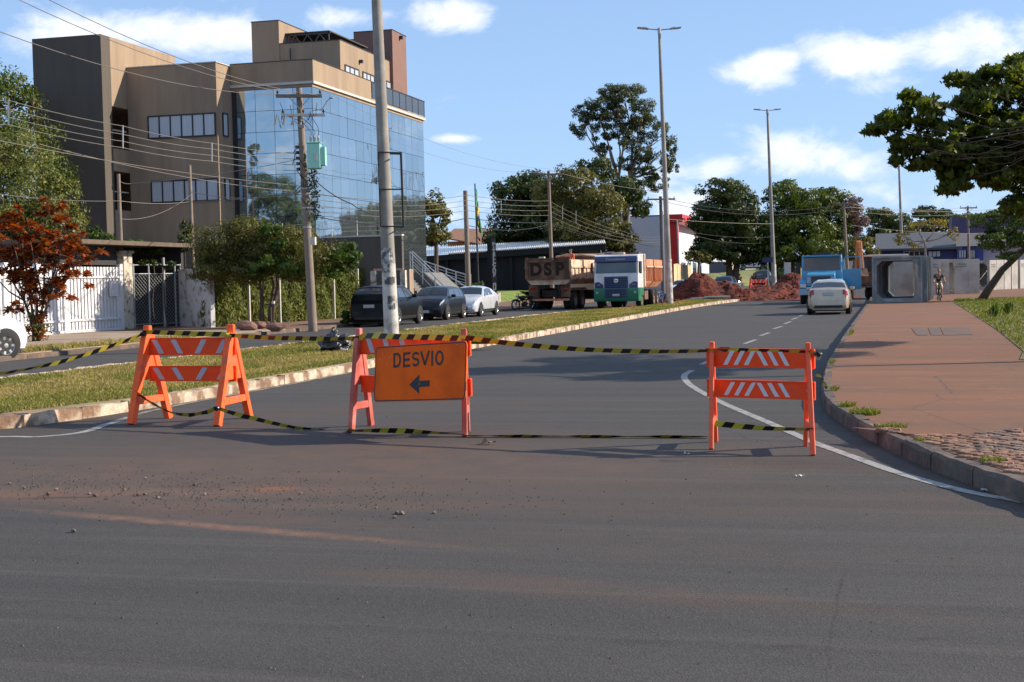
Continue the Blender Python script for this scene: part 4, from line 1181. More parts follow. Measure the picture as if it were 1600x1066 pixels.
# peeling white wall section
pw0, pw1 = PV(284, 500, -27.6), PV(333, 500, -25.2)
pwl = wall_between('garden_wall', 'short white wall with flaking paint and leaf shadows beside the mesh gate', 'wall', pw0, pw1, .1, 2.35, mat('flaking_white', (.60, .60, .62), .85, var=.15, vscale=5, col2=(.24, .22, .20), cscale=2.6, cth=(.52, .66)), .18)
# ---- vine-covered wire fence
VF0, VF1 = PV(335, 500, -25.2), PV(578, 500, -24.2)
vf = thing('vine_fence', 'wire fence on thin concrete posts buried in tall yellow-green climbing plants', 'fence', (VF0.x, VF0.y, .12))
m_vine = leafmat('vine_leaf', (.05, .075, .012), (.16, .18, .03), (.36, .31, .09), .35, .9, .6)
D = Vector((VF1.x - VF0.x, VF1.y - VF0.y, 0)); LD = D.length; dn_ = D.normalized(); nrm = Vector((dn_.y, -dn_.x, 0))
for i in range(5):
    p = dn_ * (LD * (i + .85) / 5.6) + nrm * .30
    MB().box(-.05, .05, -.05, .05, 0, 2.05 + .25 * (i % 3)).build('post', mat('white_concrete_post', (.42, .40, .35), .9, var=.25, vscale=7), vf, loc=p)
rg = np.random.default_rng(31); nv = 34000
s_ = rg.uniform(0, LD, nv); top = 2.45 + .35 * np.sin(s_ * 1.3) + .25 * np.sin(s_ * 3.7 + 1); z_ = top * rg.uniform(0, 1, nv) ** .8
th = rg.uniform(-.55, .30, nv) * (1 + .3 * np.sin(s_ * 2.2)) - .10 * np.sin(s_ * 5 + z_ * 3)
Pv = np.stack([dn_.x * s_ + nrm.x * th, dn_.y * s_ + nrm.y * th, z_], 1)
Nv = np.tile(np.array([[nrm.x, nrm.y, .25]]), (nv, 1))
V, F = leaves(Pv, Nv, .17, rg, .38, .9, droop=1.3)
vo = bpy.data.objects.new('foliage', bm_np('foliage', V, F, m_vine)); COL.objects.link(vo); vo.parent = vf; vo['kind'] = 'stuff'
# brown panel gate between pale posts
bg = thing('panel_gate', 'brown panel gate under a pinkish rail between two flaking posts behind the parked cars', 'gate', tuple(P(610, 500, 62.5)))
bg.location.z = .12; a = P(586, 500, 62.5); b = P(632, 500, 62.5); m_pink = mat('faded_pink_paint', (.42, .26, .20), .8, var=.2)
for p in (a, b): wp(MB().box(p.x - .12, p.x + .12, p.y - .12, p.y + .12, .1, 2.25), 'post', m_peel, bg)
wp(MB().beam((a.x, a.y, 2.3), (b.x, b.y, 2.3), .2, .1), 'top_rail', m_pink, bg)
for i in range(6):
    c0 = a.lerp(b, .09 + i * .14); c1 = a.lerp(b, .09 + i * .14 + .135)
    wp(MB().beam((c0.x, c0.y, 1.15), (c1.x, c1.y, 1.15), .05, 1.9), 'panel', m_taupe_shade, bg)
# raised lawn in front of the shop
ml = MB(); fr_ = [G(738, 476, .12), G(775, 473.5, .12), G(805, 470, .12), G(842, 463.5, .12), G(900, 455, .12)]
V = []
for i, p in enumerate(fr_):
    bk = PU(690 + i * 62, 458, 121); V += [(p.x, p.y, .11), (p.x, p.y, .24), (p.x * .35 + bk.x * .65, p.y * .35 + bk.y * .65, .80), (bk.x, bk.y, .86)]
ml.add(V, [(4 * i + j, 4 * i + 4 + j, 4 * i + 5 + j, 4 * i + 1 + j) for i in range(4) for j in range(3)])
mlo = ml.build('raised_lawn', mat('shop_lawn_grass', (.09, .15, .025), .95, var=.4, vscale=2.5, col2=(.17, .17, .05), cscale=.8, bump=.8, bscale=12), smooth=True); mlo['kind'] = 'structure'
# ------------------------------------------------------------------ barricades, sign and tape
m_or = mat('orange_plastic', (.95, .125, .030), .6, var=.18, vscale=9, spec=.3, col2=(.55, .13, .07), cscale=8, cth=(.52, .72))
m_or2 = mat('orange_board', (.92, .070, .006), .55, var=.15, vscale=7, spec=.3, col2=(.60, .075, .02), cscale=7, cth=(.52, .72))
m_pk = mat('faded_pink_plastic', (.42, .075, .052), .6, var=.2, vscale=9, col2=(.55, .16, .12), cscale=4)
m_refl = mat('silver_reflective', (.42, .40, .44), .35, var=.08, spec=.6)
m_reflw = mat('white_reflective', (.62, .58, .60), .4, var=.06)
m_nail = mat('steel_bolt', (.3, .3, .3), .4, .8)
def barricade(label, FL, FR, RL, RR, H, mleg, mboard, mstripe, boards, stripes, ext=(.1, .1), leg=(.055, .085), gusset=True, apex_off=(0, 0)):
    FL, FR, RL, RR = [Vector(p) for p in (FL, FR, RL, RR)]
    base = (FL + FR + RL + RR) / 4; t = thing('barricade', label, 'barricade', base)
    ax = ((FR + RR) / 2 - (FL + RL) / 2); W_ = ax.length; ax.normalize()
    sides = []
    for (Fp, Rp) in ((FL, RL), (FR, RR)):
        F_, R_ = Fp - base, Rp - base; mid = (F_ + R_) / 2; up = Vector((0, 0, 1)); ap = mid + up * H; dd = (R_ - F_).normalized()
        mb = MB(); k = .035
        mb.beam(F_ + dd * .03, ap - dd * k - up * .11, leg[0], leg[1], up=dd)
        mb.beam(R_ - dd * .03, ap + dd * k - up * .11, leg[0] * .96, leg[1], up=dd)
        mb.beam(ap - up * .16, ap, leg[0] * 1.05, .07, up=dd)
        # cross web low down and the moulded gusset above it
        z = .23 * H; f = 1 - z / H
        a = mid + (F_ - mid) * f + up * z; b = mid + (R_ - mid) * f + up * z
        mb.beam(a, b, leg[0] * .8, .085, up=up)
        if gusset:
            f1 = 1 - .44; f2 = 1 - .82
            q = [mid + (F_ - mid) * f1 + up * .44 * H, mid + (R_ - mid) * f1 + up * .44 * H, mid + (R_ - mid) * f2 + up * .82 * H, mid + (F_ - mid) * f2 + up * .82 * H]
            mb.add([p - ax * leg[0] * .3 for p in q] + [p + ax * leg[0] * .3 for p in q], [(0, 1, 2, 3), (7, 6, 5, 4), (0, 4, 5, 1), (1, 5, 6, 2), (2, 6, 7, 3), (3, 7, 4, 0)])
        mb.build('side_frame', mleg, t, bevel=.010)
        sides.append((mid, dd, ap))
    (mL, dL, _), (mR, dR, _) = sides
    ax2 = (mR - mL); Wd = ax2.length; ax2.normalize(); nr = Vector((ax2.y, -ax2.x, 0))
    if nr.dot(Vector((base.x, base.y, 0))) > 0: nr = -nr
    for bi, (z0, z1) in enumerate(boards):
        z0, z1 = z0 * H, z1 * H
        mb = MB(); c = (mL + mR) / 2; M = Matrix(((ax2.x, nr.x, 0, c.x), (ax2.y, nr.y, 0, c.y), (0, 0, 1, c.z), (0, 0, 0, 1)))
        mb.box(-Wd / 2 - ext[0], Wd / 2 + ext[1], -.014, .014, z0, z1)
        bo = mb.build('board', mboard, t, bevel=.006); bo.matrix_local = M
        # moulded rim
        for zz in (z0, z1 - .012): MB().box(-Wd / 2 - ext[0], Wd / 2 + ext[1], .0145, .022, zz, zz + .012).build('rim', mboard, bo)
        for (f, w, sk) in stripes[bi % len(stripes)]:
            x = -Wd / 2 + f * Wd; h0, h1 = z0 + .022, z1 - .022
            sm_ = MB().prism([(x - w / 2, h0), (x + w / 2, h0), (x + w / 2 + sk, h1), (x - w / 2 + sk, h1)], .0145, .0175, 'y')
            sm_.build('reflective_stripe', mstripe, bo)
        for x in (-Wd / 2, Wd / 2):
            MB().lathe([(0, 0), (.012, 0), (.012, .012), (0, .012)], 8, 'y', (x, .015, (z0 + z1) / 2)).build('bolt', m_nail, bo)
    return t, sides, base
sl_ = [[(.17, .075, -.10), (.40, .075, -.10), (.60, .075, .10), (.85, .075, .10)]]
b1, s1, base1 = barricade('bright orange A-frame barricade with four wide silver stripes per board, by the median nose', G(203, 664), G(338, 667), G(266, 653), G(391, 653), 1.20,
                          m_or, m_or2, m_refl, ((.42, .58), (.69, .87)), sl_, ext=(-.02, .06), leg=(.085, .10))
b2, s2, base2 = barricade('pinkish faded barricade carrying the orange detour sign, in the middle of the road', G(547, 672), G(726, 683), G(582, 665), G(731, 674), 1.15,
                          m_pk, m_or2, m_refl, ((.36, .53), (.74, .92)), [[], [(.14, .07, -.06), (.30, .07, -.06), (.46, .07, -.06)]], ext=(-.02, .09), leg=(.06, .08))
st3 = [(.15, .045, .08), (.26, .045, .08), (.37, .045, .08), (.58, .045, -.08), (.69, .045, -.08), (.80, .045, -.08)]
b3, s3, base3 = barricade('red-orange barricade with three narrow white stripes each way, nearest the right kerb', G(1111, 703), G(1271, 713), G(1119, 690), G(1258, 697), 1.02,
                          m_pk if False else mat('red_orange_plastic', (.85, .105, .032), .5, var=.15, vscale=8), m_or2, m_reflw, ((.47, .64), (.76, .94)), [st3], ext=(.06, .07), leg=(.045, .065), gusset=False)
# far barricade beside the excavation
bf_, _, _ = barricade('small far-off orange barricade with chevron boards standing on the dug earth', GD(1172, 108) + Vector((0, 0, .35)), GD(1196, 108) + Vector((0, 0, .35)), GD(1175, 109) + Vector((0, 0, .35)), GD(1197, 109) + Vector((0, 0, .35)), 1.15,
                      m_or, m_or2, m_reflw, ((.36, .55), (.66, .92)), sl_, ext=(0, 0))
# detour sign
dL_, dR_ = 15.75, 14.75
TL, TR, BR, BL = P(583, 541, dL_), P(730, 534.5, dR_), P(728, 623, dR_ - .12), P(589, 629.5, dL_ - .12)
ex = (TR - TL + BR - BL); ex.normalize(); ez = (TL - BL + TR - BR); wS = ((TR - TL).length + (BR - BL).length) / 2; hS = ((TL - BL).length + (TR - BR).length) / 2
ez = (ez - ex * ez.dot(ex)).normalized(); ey = ez.cross(ex)
cS = (TL + TR + BL + BR) / 4
sg = thing('detour_sign', 'orange rectangular sign reading DESVIO above a black arrow pointing left', 'road sign', cS)
sg.rotation_euler = Matrix((ex, ey, ez)).transposed().to_euler()
m_sor = mat('orange_sign_sheet', (.93, .132, .002), .55, var=.06, vscale=3, col2=(.70, .095, .002), cscale=2, spec=.15)
m_sbk = mat('sign_black', (.008, .008, .010), .5)
MB().prism(rounded(wS, hS, .05), -.006, .006, 'y').build('panel', m_sor, sg, bevel=.002)
outer_ = rounded(wS - .012, hS - .012, .045); inner_ = rounded(wS - .034, hS - .034, .035)
mb = MB(); n_ = len(outer_)
V = [(p[0], -.0085, p[1]) for p in outer_] + [(p[0], -.0085, p[1]) for p in inner_]
mb.add(V, [(i, (i + 1) % n_, n_ + (i + 1) % n_, n_ + i) for i in range(n_)]); mb.build('border', m_sbk, sg)
# hand-drawn narrow traffic capitals, one piece per letter
def stroke_letter(ch, w, h, th):
    mb = MB(); y0, y1 = -.0092, -.007
    def seg(a, b):
        a = Vector((a[0], 0, a[1])); b = Vector((b[0], 0, b[1])); d = (b - a).normalized(); s = Vector((-d.z, 0, d.x)) * th / 2
        mb.prism([((a - s).x, (a - s).z), ((b - s).x, (b - s).z), ((b + s).x, (b + s).z), ((a + s).x, (a + s).z)], y0, y1, 'y')
    def arc(cx, cz, rx, rz, a0, a1, n=12):
        V = []
        for i in range(n + 1):
            a = math.radians(a0 + (a1 - a0) * i / n)
            for k in (-1, 1): V += [(cx + (rx + k * th / 2) * math.cos(a), y0, cz + (rz + k * th / 2) * math.sin(a))]
        mb.add(V, [(2 * i, 2 * i + 1, 2 * i + 3, 2 * i + 2) for i in range(n)])
    x0, x1, z0, z1 = -w / 2 + th / 2, w / 2 - th / 2, -h / 2 + th / 2, h / 2 - th / 2
    if ch == 'D': seg((x0, -h / 2), (x0, h / 2)); seg((x0, z1), (0, z1)); seg((x0, z0), (0, z0)); arc(-.002, 0, x1, z1, -90, 90)
    if ch == 'E': seg((x0, -h / 2), (x0, h / 2)); seg((x0, z1), (w / 2, z1)); seg((x0, z0), (w / 2, z0)); seg((x0, 0), (w / 2 - .01, 0))
    if ch == 'S': arc(0, z1 / 2, x1, z1 / 2, 20, 270); arc(0, z0 / 2, x1, -z0 / 2, 90, -160)
    if ch == 'V': seg((-w / 2 + th * .4, h / 2), (0, z0)); seg((w / 2 - th * .4, h / 2), (0, z0))
    if ch == 'I': seg((0, -h / 2), (0, h / 2))
    if ch == 'O': arc(0, 0, x1, z1, 0, 360, 24)
    return mb
lh = hS * .262; cxs = ((-.250, 'D', .092), (-.138, 'E', .083), (-.032, 'S', .085), (.075, 'V', .108), (.158, 'I', .03), (.240, 'O', .094))
for (x, ch, w) in cxs:
    o = stroke_letter(ch, w * wS / 1.06, lh, .0265).build('letter', m_sbk, sg, fix=False); o.location = ((x - .02) * wS / 1.06 + .015, 0, hS * .235); o.rotation_euler = (0, -.035, 0)
aw = .235 * wS / 1.06
ar = [(-aw / 2, 0), (0, .105), (-.005, .033), (aw / 2, .033), (aw / 2, -.033), (-.005, -.033), (0, -.105)]
o = MB().prism(ar, -.0092, -.007, 'y').build('arrow', m_sbk, sg); o.location = (.015, 0, -hS * .205); o.rotation_euler = (0, -.02, 0)
for (x, z) in ((.02, -hS * .205), (-wS * .2, hS * .42), (wS * .4, hS * .44)):
    MB().lathe([(0, 0), (.007, 0), (.007, -.004), (0, -.004)], 8, 'y', (x, -.0093, z)).build('bolt', m_nail, sg)
mb = MB(); rr = random.Random(2)
for i in range(26):
    x = -wS * .45 + rr.random() * wS * .22; z = hS * .12 + rr.random() * hS * .3; a = .9 + rr.gauss(0, .35); l = rr.uniform(.008, .03)
    mb.prism([(x, z), (x + .003, z), (x + l * math.cos(a) + .003, z + l * math.sin(a)), (x + l * math.cos(a), z + l * math.sin(a))], -.0078, -.0066, 'y')
mb.build('scratches', mat('pale_scratch', (.72, .36, .22), .8), sg, kind='stuff')

# warning tape: ribbon with slanted bands
m_ty = mat('tape_yellow', (.50, .43, .04), .35, var=.1, spec=.5); m_tb = mat('tape_black', (.010, .010, .011), .3, spec=.5)
def tape(name, label, pts, width=.062, pitch=.105, skew=.05):
    """pts: (point, twist angle from upright)"""
    mb = MB(); P_ = [Vector(p[0]) for p in pts]; T_ = [p[1] for p in pts]
    cum = [0]
    for a, b in zip(P_, P_[1:]): cum.append(cum[-1] + (b - a).length)
    def at(s):
        s = min(max(s, 0), cum[-1]); j = 0
        while j < len(cum) - 2 and cum[j + 1] < s: j += 1
        f = (s - cum[j]) / max(cum[j + 1] - cum[j], 1e-6); d = (P_[j + 1] - P_[j]).normalized()
        p = P_[j].lerp(P_[j + 1], f); tw = T_[j] * (1 - f) + T_[j + 1] * f
        side = d.cross(Vector((0, 0, 1))).normalized(); up = side.cross(d).normalized()
        return p, up * math.cos(tw) + side * math.sin(tw)
    s = 0; k = 0; nsub = 3
    while s < cum[-1]:
        V = []
        for i in range(nsub + 1):
            q = s + pitch * i / nsub
            for e in (-1, 1):
                p, u = at(q + e * skew / 2); V.append(p + u * (e * width / 2))
        mb.add(V, [(2 * i, 2 * i + 2, 2 * i + 3, 2 * i + 1) for i in range(nsub)], k % 2)
        s += pitch; k += 1
    t = mb.build(name, [m_ty, m_tb], None, fix=False)
    me = t.data
    t.data.polygons.foreach_set('use_smooth', [False] * len(me.polygons))
    return tag(t, label, 'warning tape')
def span(a, b, sag, n, t0, t1, wig=0.0, seed=0):
    rr = random.Random(seed); c = catenary(a, b, sag, n)
    return [(p + Vector((0, 0, rr.uniform(-wig, wig))), t0 + (t1 - t0) * i / n + rr.uniform(-.25, .25) * (1 if wig else .3)) for i, p in enumerate(c)]
dA = [(p - cam.location).dot(FWD) for p in (s1[0][2] + base1, s1[1][2] + base1, s2[0][2] + base2, s2[1][2] + base2, s3[0][2] + base3, s3[1][2] + base3)]
top = []
top += span(P(-60, 590, dA[0] - 1.5), P(224, 521, dA[0] - .09), .10, 8, 1.1, .6, .004, 1)
top += span(P(226, 519, dA[0] - .09), P(357, 523, dA[1] - .09), .0, 6, .5, .15, 0, 2)
top += span(P(360, 524, dA[1] - .09), P(563, 529, dA[2] - .09), .02, 10, .5, .7, .004, 3)
top += span(P(566, 524.5, dA[2] - .09), P(728, 529, dA[3] - .09), .0, 6, .0, .15, 0, 4)
top += span(P(731, 528, dA[3] - .09), P(1122, 547.5, dA[4] - .07), .06, 16, .3, 1.0, .0, 5)
top += span(P(1125, 547.5, dA[4] - .07), P(1278, 552.5, dA[5] - .07), .0, 8, .2, .8, 0, 6)
tape('warning_tape', 'yellow and black tape strung along the tops of the three barricades', top)
d1, d2, d3 = [(G(x, y) - cam.location).dot(FWD) for x, y in ((203, 664), (338, 667), (547, 672))]
low = []
low += span(P(208, 609, dA[0] - .3), P(225, 622, d1 + .1), .0, 2, .9, .9)
low += span(P(225, 622, d1 + .1), P(338, 638, d2 - .05), .13, 8, .9, .9, .01, 7)
low += span(P(338, 637, d2 - .05), P(546, 676, d3 - .06), .06, 10, .4, 1.0, .004, 8)
p_ = G(546, 678); q_ = G(724, 683)
for i, tw in enumerate((1.2, .9, .5, .4, .8, 1.1, 1.3)):
    a = p_.lerp(q_, i / 6); low.append((a + Vector((0, 0, .022 + .03 * math.cos(tw))), tw))
p_ = G(730, 683.5); q_ = G(1108, 685)
for i in range(13): low.append((p_.lerp(q_, i / 12) + Vector((0, 0, .016)), 1.15 + .2 * math.sin(i * 1.7)))
tape('warning_tape', 'slack yellow and black tape drooping between the barricade feet onto the asphalt', low, width=.065)
d5, d6 = [(G(x, y) - cam.location).dot(FWD) for x, y in ((1113, 703), (1271, 712))]
tape('warning_tape', 'short yellow and black tape tied low across the legs of the right-hand barricade', span(P(1115, 661, d5 + .03), P(1272, 670.5, d6 + .03), .02, 8, .1, 1.2, 0, 9), width=.06)
tape('warning_tape', 'torn yellow tape end dangling from the right-hand barricade post', [(P(1274, 585, d6), .2), (P(1282, 588, d6 - .05), .5), (P(1288, 598, d6 - .08), .9), (P(1292, 607, d6 - .05), .3)], width=.032, pitch=.06)
for i, (px, py, dd) in enumerate(((224, 522, dA[0]), (357, 524, dA[1]), (338, 638, d2), (1278, 553, dA[5]))):
    kn = MB().blob((0, 0, 0), (.034, .03, .026), 2, .5, 2.5, i); kn.f and None
    o = kn.build('tape_knot', m_tb if i != 1 else m_ty, None, P(px, py, dd - .1), smooth=False)
    tag(o, ('knot of tape round the left post of the silver-striped barricade', 'knot of tape round the right post top of the silver-striped barricade', 'knot of tape halfway up the right leg of the silver-striped barricade', 'knot of black tape at the last barricade post by the kerb')[i], 'tape knot')

# scrap on the road
def scrap(name, label, px, py, s, m, seed, cat='litter'):
    rr = random.Random(seed); mb = MB(); n = 5; V = []
    for i in range(n + 1):
        for j in (0, 1): V.append(((i - n / 2) * s * .5, (j - .5) * s * rr.uniform(.5, 1.1), abs(rr.gauss(0, .35)) * s + .004))
    mb.add(V, [(2 * i, 2 * i + 2, 2 * i + 3, 2 * i + 1) for i in range(n)])
    o = mb.build(name, m, None, G(px, py), (0, 0, rr.uniform(-.4, .4) + YAW)); tag(o, label, cat); return o
scrap('crumpled_leaf', 'curled dry brown leaf lying on the asphalt right of the detour sign', 760, 695, .075, mat('dry_leaf', (.20, .13, .07), .8, var=.3), 3)
scrap('paper_scrap', 'tiny pale scrap of paper on the open asphalt before the right barricade', 1250, 745, .028, m_trim, 5)
scrap('paper_scrap', 'pale litter lying in the gutter under the right kerb', 1545, 768, .045, m_trim, 6)
scrap('paper_scrap', 'small white scrap on the asphalt just left of the right barricade', 1073, 710, .025, m_trim, 8)
# rubbish bag on the median
bgp = G(523, 549, .15)
gbm = MB().blob((0, 0, .17), (.36, .28, .24), 4, .25, 2.4, 2, flat=-.165)
gbm.blob((.0, 0, .40), (.07, .07, .12), 2, .4, 3, 5)
gb_ = gbm.build('rubbish_bag', mat('black_plastic_bag', (.012, .012, .014), .25, bump=1.0, bscale=9, spec=.8, bdist=.08), None, bgp, smooth=True)
tag(gb_, 'knotted shiny black rubbish bag lying on the median grass', 'rubbish bag')

# ------------------------------------------------------------------ lamp posts
m_conc = mat('grey_concrete_post', (.23, .215, .195), .85, var=.14, vscale=5, bump=.25, bscale=30, col2=(.30, .28, .25), cscale=1.2)
m_whit = mat('limewashed_post', (.50, .48, .45), .85, var=.2, vscale=5, col2=(.27, .25, .22), cscale=3.2, cth=(.5, .66), bump=.3, bscale=25)
m_lum = mat('luminaire_grey', (.32, .33, .34), .4, .5)
def lamp(label, base, topp, rb, rt, arm=1.15, ring=None, head=True):
    base = Vector(base); t = thing('street_lamp', label, 'street lamp', base, 0); tp = Vector(topp) - base; h = tp.length
    pts = [tp * (i / 8) + (Vector((0, 0, -.2)) if i == 0 else Vector()) for i in range(9)]
    MB().tube(pts, [rb + (rt - rb) * i / 8 for i in range(9)], 20).build('pole', m_conc, t, smooth='auto')
    d = Vector((math.cos(YAW), math.sin(YAW), 0)); d = Vector((.93, .36, 0)).normalized()
    if head:
        MB().tube([tp - Vector((0, 0, .25)), tp + Vector((0, 0, .12))], rt * 1.25, 12).build('collar', m_lum, t)
        for s in (-1, 1):
            a = tp; b = tp + d * s * arm * .55 + Vector((0, 0, .06))
            MB().tube([a, b], .035, 8).build('arm', m_lum, t)
            hd = MB(); q = b; e = tp + d * s * arm * 1.12 + Vector((0, 0, .14))
            hd.beam(q, e, .30, .075); hd.beam(q.lerp(e, .1) + Vector((0, 0, .05)), q.lerp(e, .5) + Vector((0, 0, .05)), .22, .05)
            ho = hd.build('luminaire', m_lum, t, bevel=.02)
            l2 = MB(); l2.beam(q.lerp(e, .35) - Vector((0, 0, .045)), q.lerp(e, .95) - Vector((0, 0, .045)), .24, .012); l2.build('lens', m_trim, ho)
    return t, tp
L0, tp0 = lamp('nearest concrete lamp post, limewashed below with torn posters and an empty steel frame', GD(610, 37.0) + Vector((0, 0, .14)), P(570, -409, 37.0), .195, .085)
def on_pole(z): return tp0 * (z / tp0.z)
def rad0(z): return .195 + (.085 - .195) * z / tp0.z
MB().tube([on_pole(0), on_pole(2.05)], [rad0(0) + .004, rad0(2.05) + .004], 24, cap=False).build('limewash', m_whit, L0, smooth='auto')
m_post = mat('torn_poster', (.42, .42, .42), .8, var=.5, vscale=9, col2=(.08, .08, .085), cscale=7, cth=(.42, .55))
for (z0, z1, a0, a1) in ((2.12, 2.45, 200, 330), (1.82, 2.08, 190, 300), (1.5, 1.7, 250, 340), (.85, 1.2, 270, 330), (2.1, 2.4, 120, 190)):
    mb = MB(); V = []; n = 8
    for i in range(n + 1):
        a = math.radians(a0 + (a1 - a0) * i / n)
        for z in (z0 + .02 * math.sin(i * 2), z1 + .02 * math.cos(i * 3)):
            c = on_pole(z); r = rad0(z) + .008; V.append(c + Vector((r * math.cos(a), r * math.sin(a), 0)))
    mb.add(V, [(2 * i, 2 * i + 2, 2 * i + 3, 2 * i + 1) for i in range(n)]); mb.build('torn_poster', m_post, L0, fix=False)
ff = MB(); m_rust = mat('dark_rusty_steel', (.055, .045, .040), .7, .3, var=.3)
def Lp(px, py, dd=36.82): return P(px, py, dd) - L0.location
c1, c2, c3, c4 = Lp(591, 238), Lp(627, 239), Lp(631, 354), Lp(595, 354)
for a, b in ((c1, c2), (c2, c3), (c3, c4), (c4, c1), (Lp(593, 296), Lp(629, 296))): ff.beam(a, b, .035, .035)
off = FWD * .36 
for a, b in ((c2, c3), (c1, c2), (c3, c4)): ff.beam(a + off + Vector((-.05, 0, 0)), b + off + Vector((-.05, 0, 0)), .03, .03)
for c in (c2, c3): ff.beam(c, c + off + Vector((-.05, 0, 0)), .03, .03)
ff.build('steel_frame', m_rust, L0)
lamp('tall double-arm lamp post rising beside the white and green lorry', GD(1046, 82) + Vector((0, 0, .14)), P(1030, 47, 82), .20, .075)
L1w = None
lamp('double-arm lamp post standing by the heap of dug red earth', GD(1210, 126), P(1199, 173, 126), .22, .09, arm=1.1)
lamp('farthest double-arm lamp post, seen behind the culverts and partly behind leaves', GD(1411, 168), P(1404, 240, 168), .22, .10, arm=1.1)
m_pl = m_whit
for px, dd, r_, h_ in ((1046, 82, .203, 2.6), (1210, 126, .224, 2.6)):
    g = GD(px, dd)
    lt = [o for o in bpy.data.objects if o.name.startswith('street_lamp') and (Vector(o.location) - g).length < 1.0][0]
    tpv = None
    s_ = MB().tube([(0, 0, -.1), (-.09 * h_ / 2.6 * .55, 0, h_)], [r_, r_ * .955], 18, cap=False); s_.build('limewash', m_whit, lt, smooth='auto')

# ------------------------------------------------------------------ utility poles and wires
m_cpole = mat('brown_concrete_pole', (.21, .165, .13), .9, var=.2, vscale=4, bump=.3, bscale=20)
m_wood = mat('grey_timber', (.12, .105, .09), .9, var=.3, vscale=5)
m_ins = mat('brown_porcelain', (.05, .03, .025), .25)
m_insw = mat('grey_porcelain', (.35, .34, .33), .3)
m_wire = mat('aluminium_wire', (.24, .21, .18), .5, .5)
m_wdark = mat('black_cable', (.012, .012, .013), .6)
def insulator(t, p, h=.16, r=.05, m=None):
    p = Vector(p); pr_ = [(0, 0), (r * .4, 0), (r * .4, h * .25), (r, h * .3), (r * .6, h * .5), (r * .95, h * .55), (r * .55, h * .78), (r * .5, h), (0, h)]
    MB().lathe(pr_, 10, 'z', tuple(p)).build('insulator', m or m_ins, t, smooth=True)
def upole(label, base, topp, rb, rt, arms=(), mpole=m_cpole, cat='utility pole', rot=.15, group=None):
    base = Vector(base); tp = Vector(topp) - base; t = thing('utility_pole', label, cat, base, 0, group)
    MB().tube([tp * (i / 6) + (Vector((0, 0, -.2)) if i == 0 else Vector()) for i in range(7)], [rb + (rt - rb) * i / 6 for i in range(7)], 12).build('pole', mpole, t, smooth='auto')
    d = Vector((math.cos(YAW + rot), math.sin(YAW + rot), 0))
    for (dz, half, off_, m, th) in arms:
        c = tp * ((tp.z - dz) / tp.z) + Vector((0, 0, 0)); a = c - d * (half - off_); b = c + d * (half + off_)
        fr = Vector((d.y, -d.x, 0)) * (rt + th / 2 + .01)
        MB().beam(a + fr, b + fr, th, th * 1.2).build('crossarm', m, t, bevel=.006)
        for f in (.04, .5, .96) if half > .6 else (.06, .94): insulator(t, a.lerp(b, f) + fr + Vector((0, 0, th * .6)))
        for s in (-1, 1):
            MB().beam(c + fr + d * s * half * .5, c + fr - Vector((0, 0, .45)), .03, .03).build('brace', m_lum, t)
    return t, tp, d
MPD = 51.0
MPt, mtp, md = upole('brown concrete utility pole carrying the mint-green transformer', GD(487, MPD) + Vector((0, 0, .12)), P(467, 138, MPD), .165, .11,
                     arms=((.30, .82, -.02, m_wood, .10), (.98, .78, .10, m_insw, .085)))
mb_ = MPt.location
# transformer with cooling fins and bushings
tc_ = P(493, 244, MPD - .35) - mb_; m_mint = mat('mint_enamel', (.28, .62, .50), .4, var=.06, vscale=5)
tr = MB(); tr.box(-.27, .20, -.24, .24, -.46, .44); tro = tr.build('transformer', m_mint, MPt, tc_, (0, 0, YAW), bevel=.035)
for i in range(5): MB().box(.205 + .0, .33, -.20 + i * .10, -.17 + i * .10, -.34, .30).build('cooling_fin', m_mint, tro)
MB().box(.335, .37, -.21, .24, -.36, .32).build('fin_cover', m_mint, tro, bevel=.01)
MB().box(-.30, .23, -.27, .27, .445, .475).build('lid', m_mint, tro, bevel=.01)
for i in range(3): insulator(tro, (-.16 + i * .14, 0, .475), .26, .055, m_insw)
MB().box(-.02, .08, -.2602, -.245, -.2, .1).build('label_plate', m_trim, tro)
cb = MB(); rr = random.Random(21)
for i in range(3):
    a = tc_ + Vector((-.16 + i * .14, 0, .73)); b = mtp + Vector((-.45 + i * .45, -.1, -.98)); m_ = a.lerp(b, .5) + Vector((.18, -.1, .12 - .1 * i))
    cb.tube([a, a + Vector((.03, 0, .12)), m_, b], .012, 5, cap=False)
for i in range(9):
    a = mtp + Vector((rr.uniform(-.8, .8), -.12, -.95 + rr.uniform(-.05, .05))); b = a + Vector((rr.uniform(-.3, .3), 0, rr.uniform(-.4, .5))); m_ = a.lerp(b, .5) + Vector((rr.uniform(-.15, .15), 0, -.28))
    cb.tube([a, m_, b], .010, 5, cap=False)
for i in range(8):
    z = -2.0 - i * .28; a = mtp * ((mtp.z + z) / mtp.z) + Vector((-.10, -.15, 0)); b = a + Vector((rr.choice((-1, 1)) * rr.uniform(.15, .4), 0, rr.uniform(-.5, -.1)))
    cb.tube([a, a.lerp(b, .5) + Vector((rr.uniform(-.25, .25), -.05, .12)), b], .016, 5, cap=False)
cb.build('jumper_cables', m_wdark, MPt, smooth=True)
for i in range(5):
    z = -2.15 - i * .2; c = mtp * ((mtp.z + z) / mtp.z)
    MB().box(c.x - .24, c.x - .13, c.y - .1, c.y + .1, c.z, c.z + .1).build('rack_insulator', m_ins, MPt)
for k in range(4):
    c = mtp * ((mtp.z - .98) / mtp.z) + md * (-.75 + k * .30) + Vector((0, -.2, 0))
    MB().tube([c + Vector((0, 0, .02)), c + Vector((-.10, 0, -.36))], [.035, .05], 8).build('fuse', m_insw, MPt)
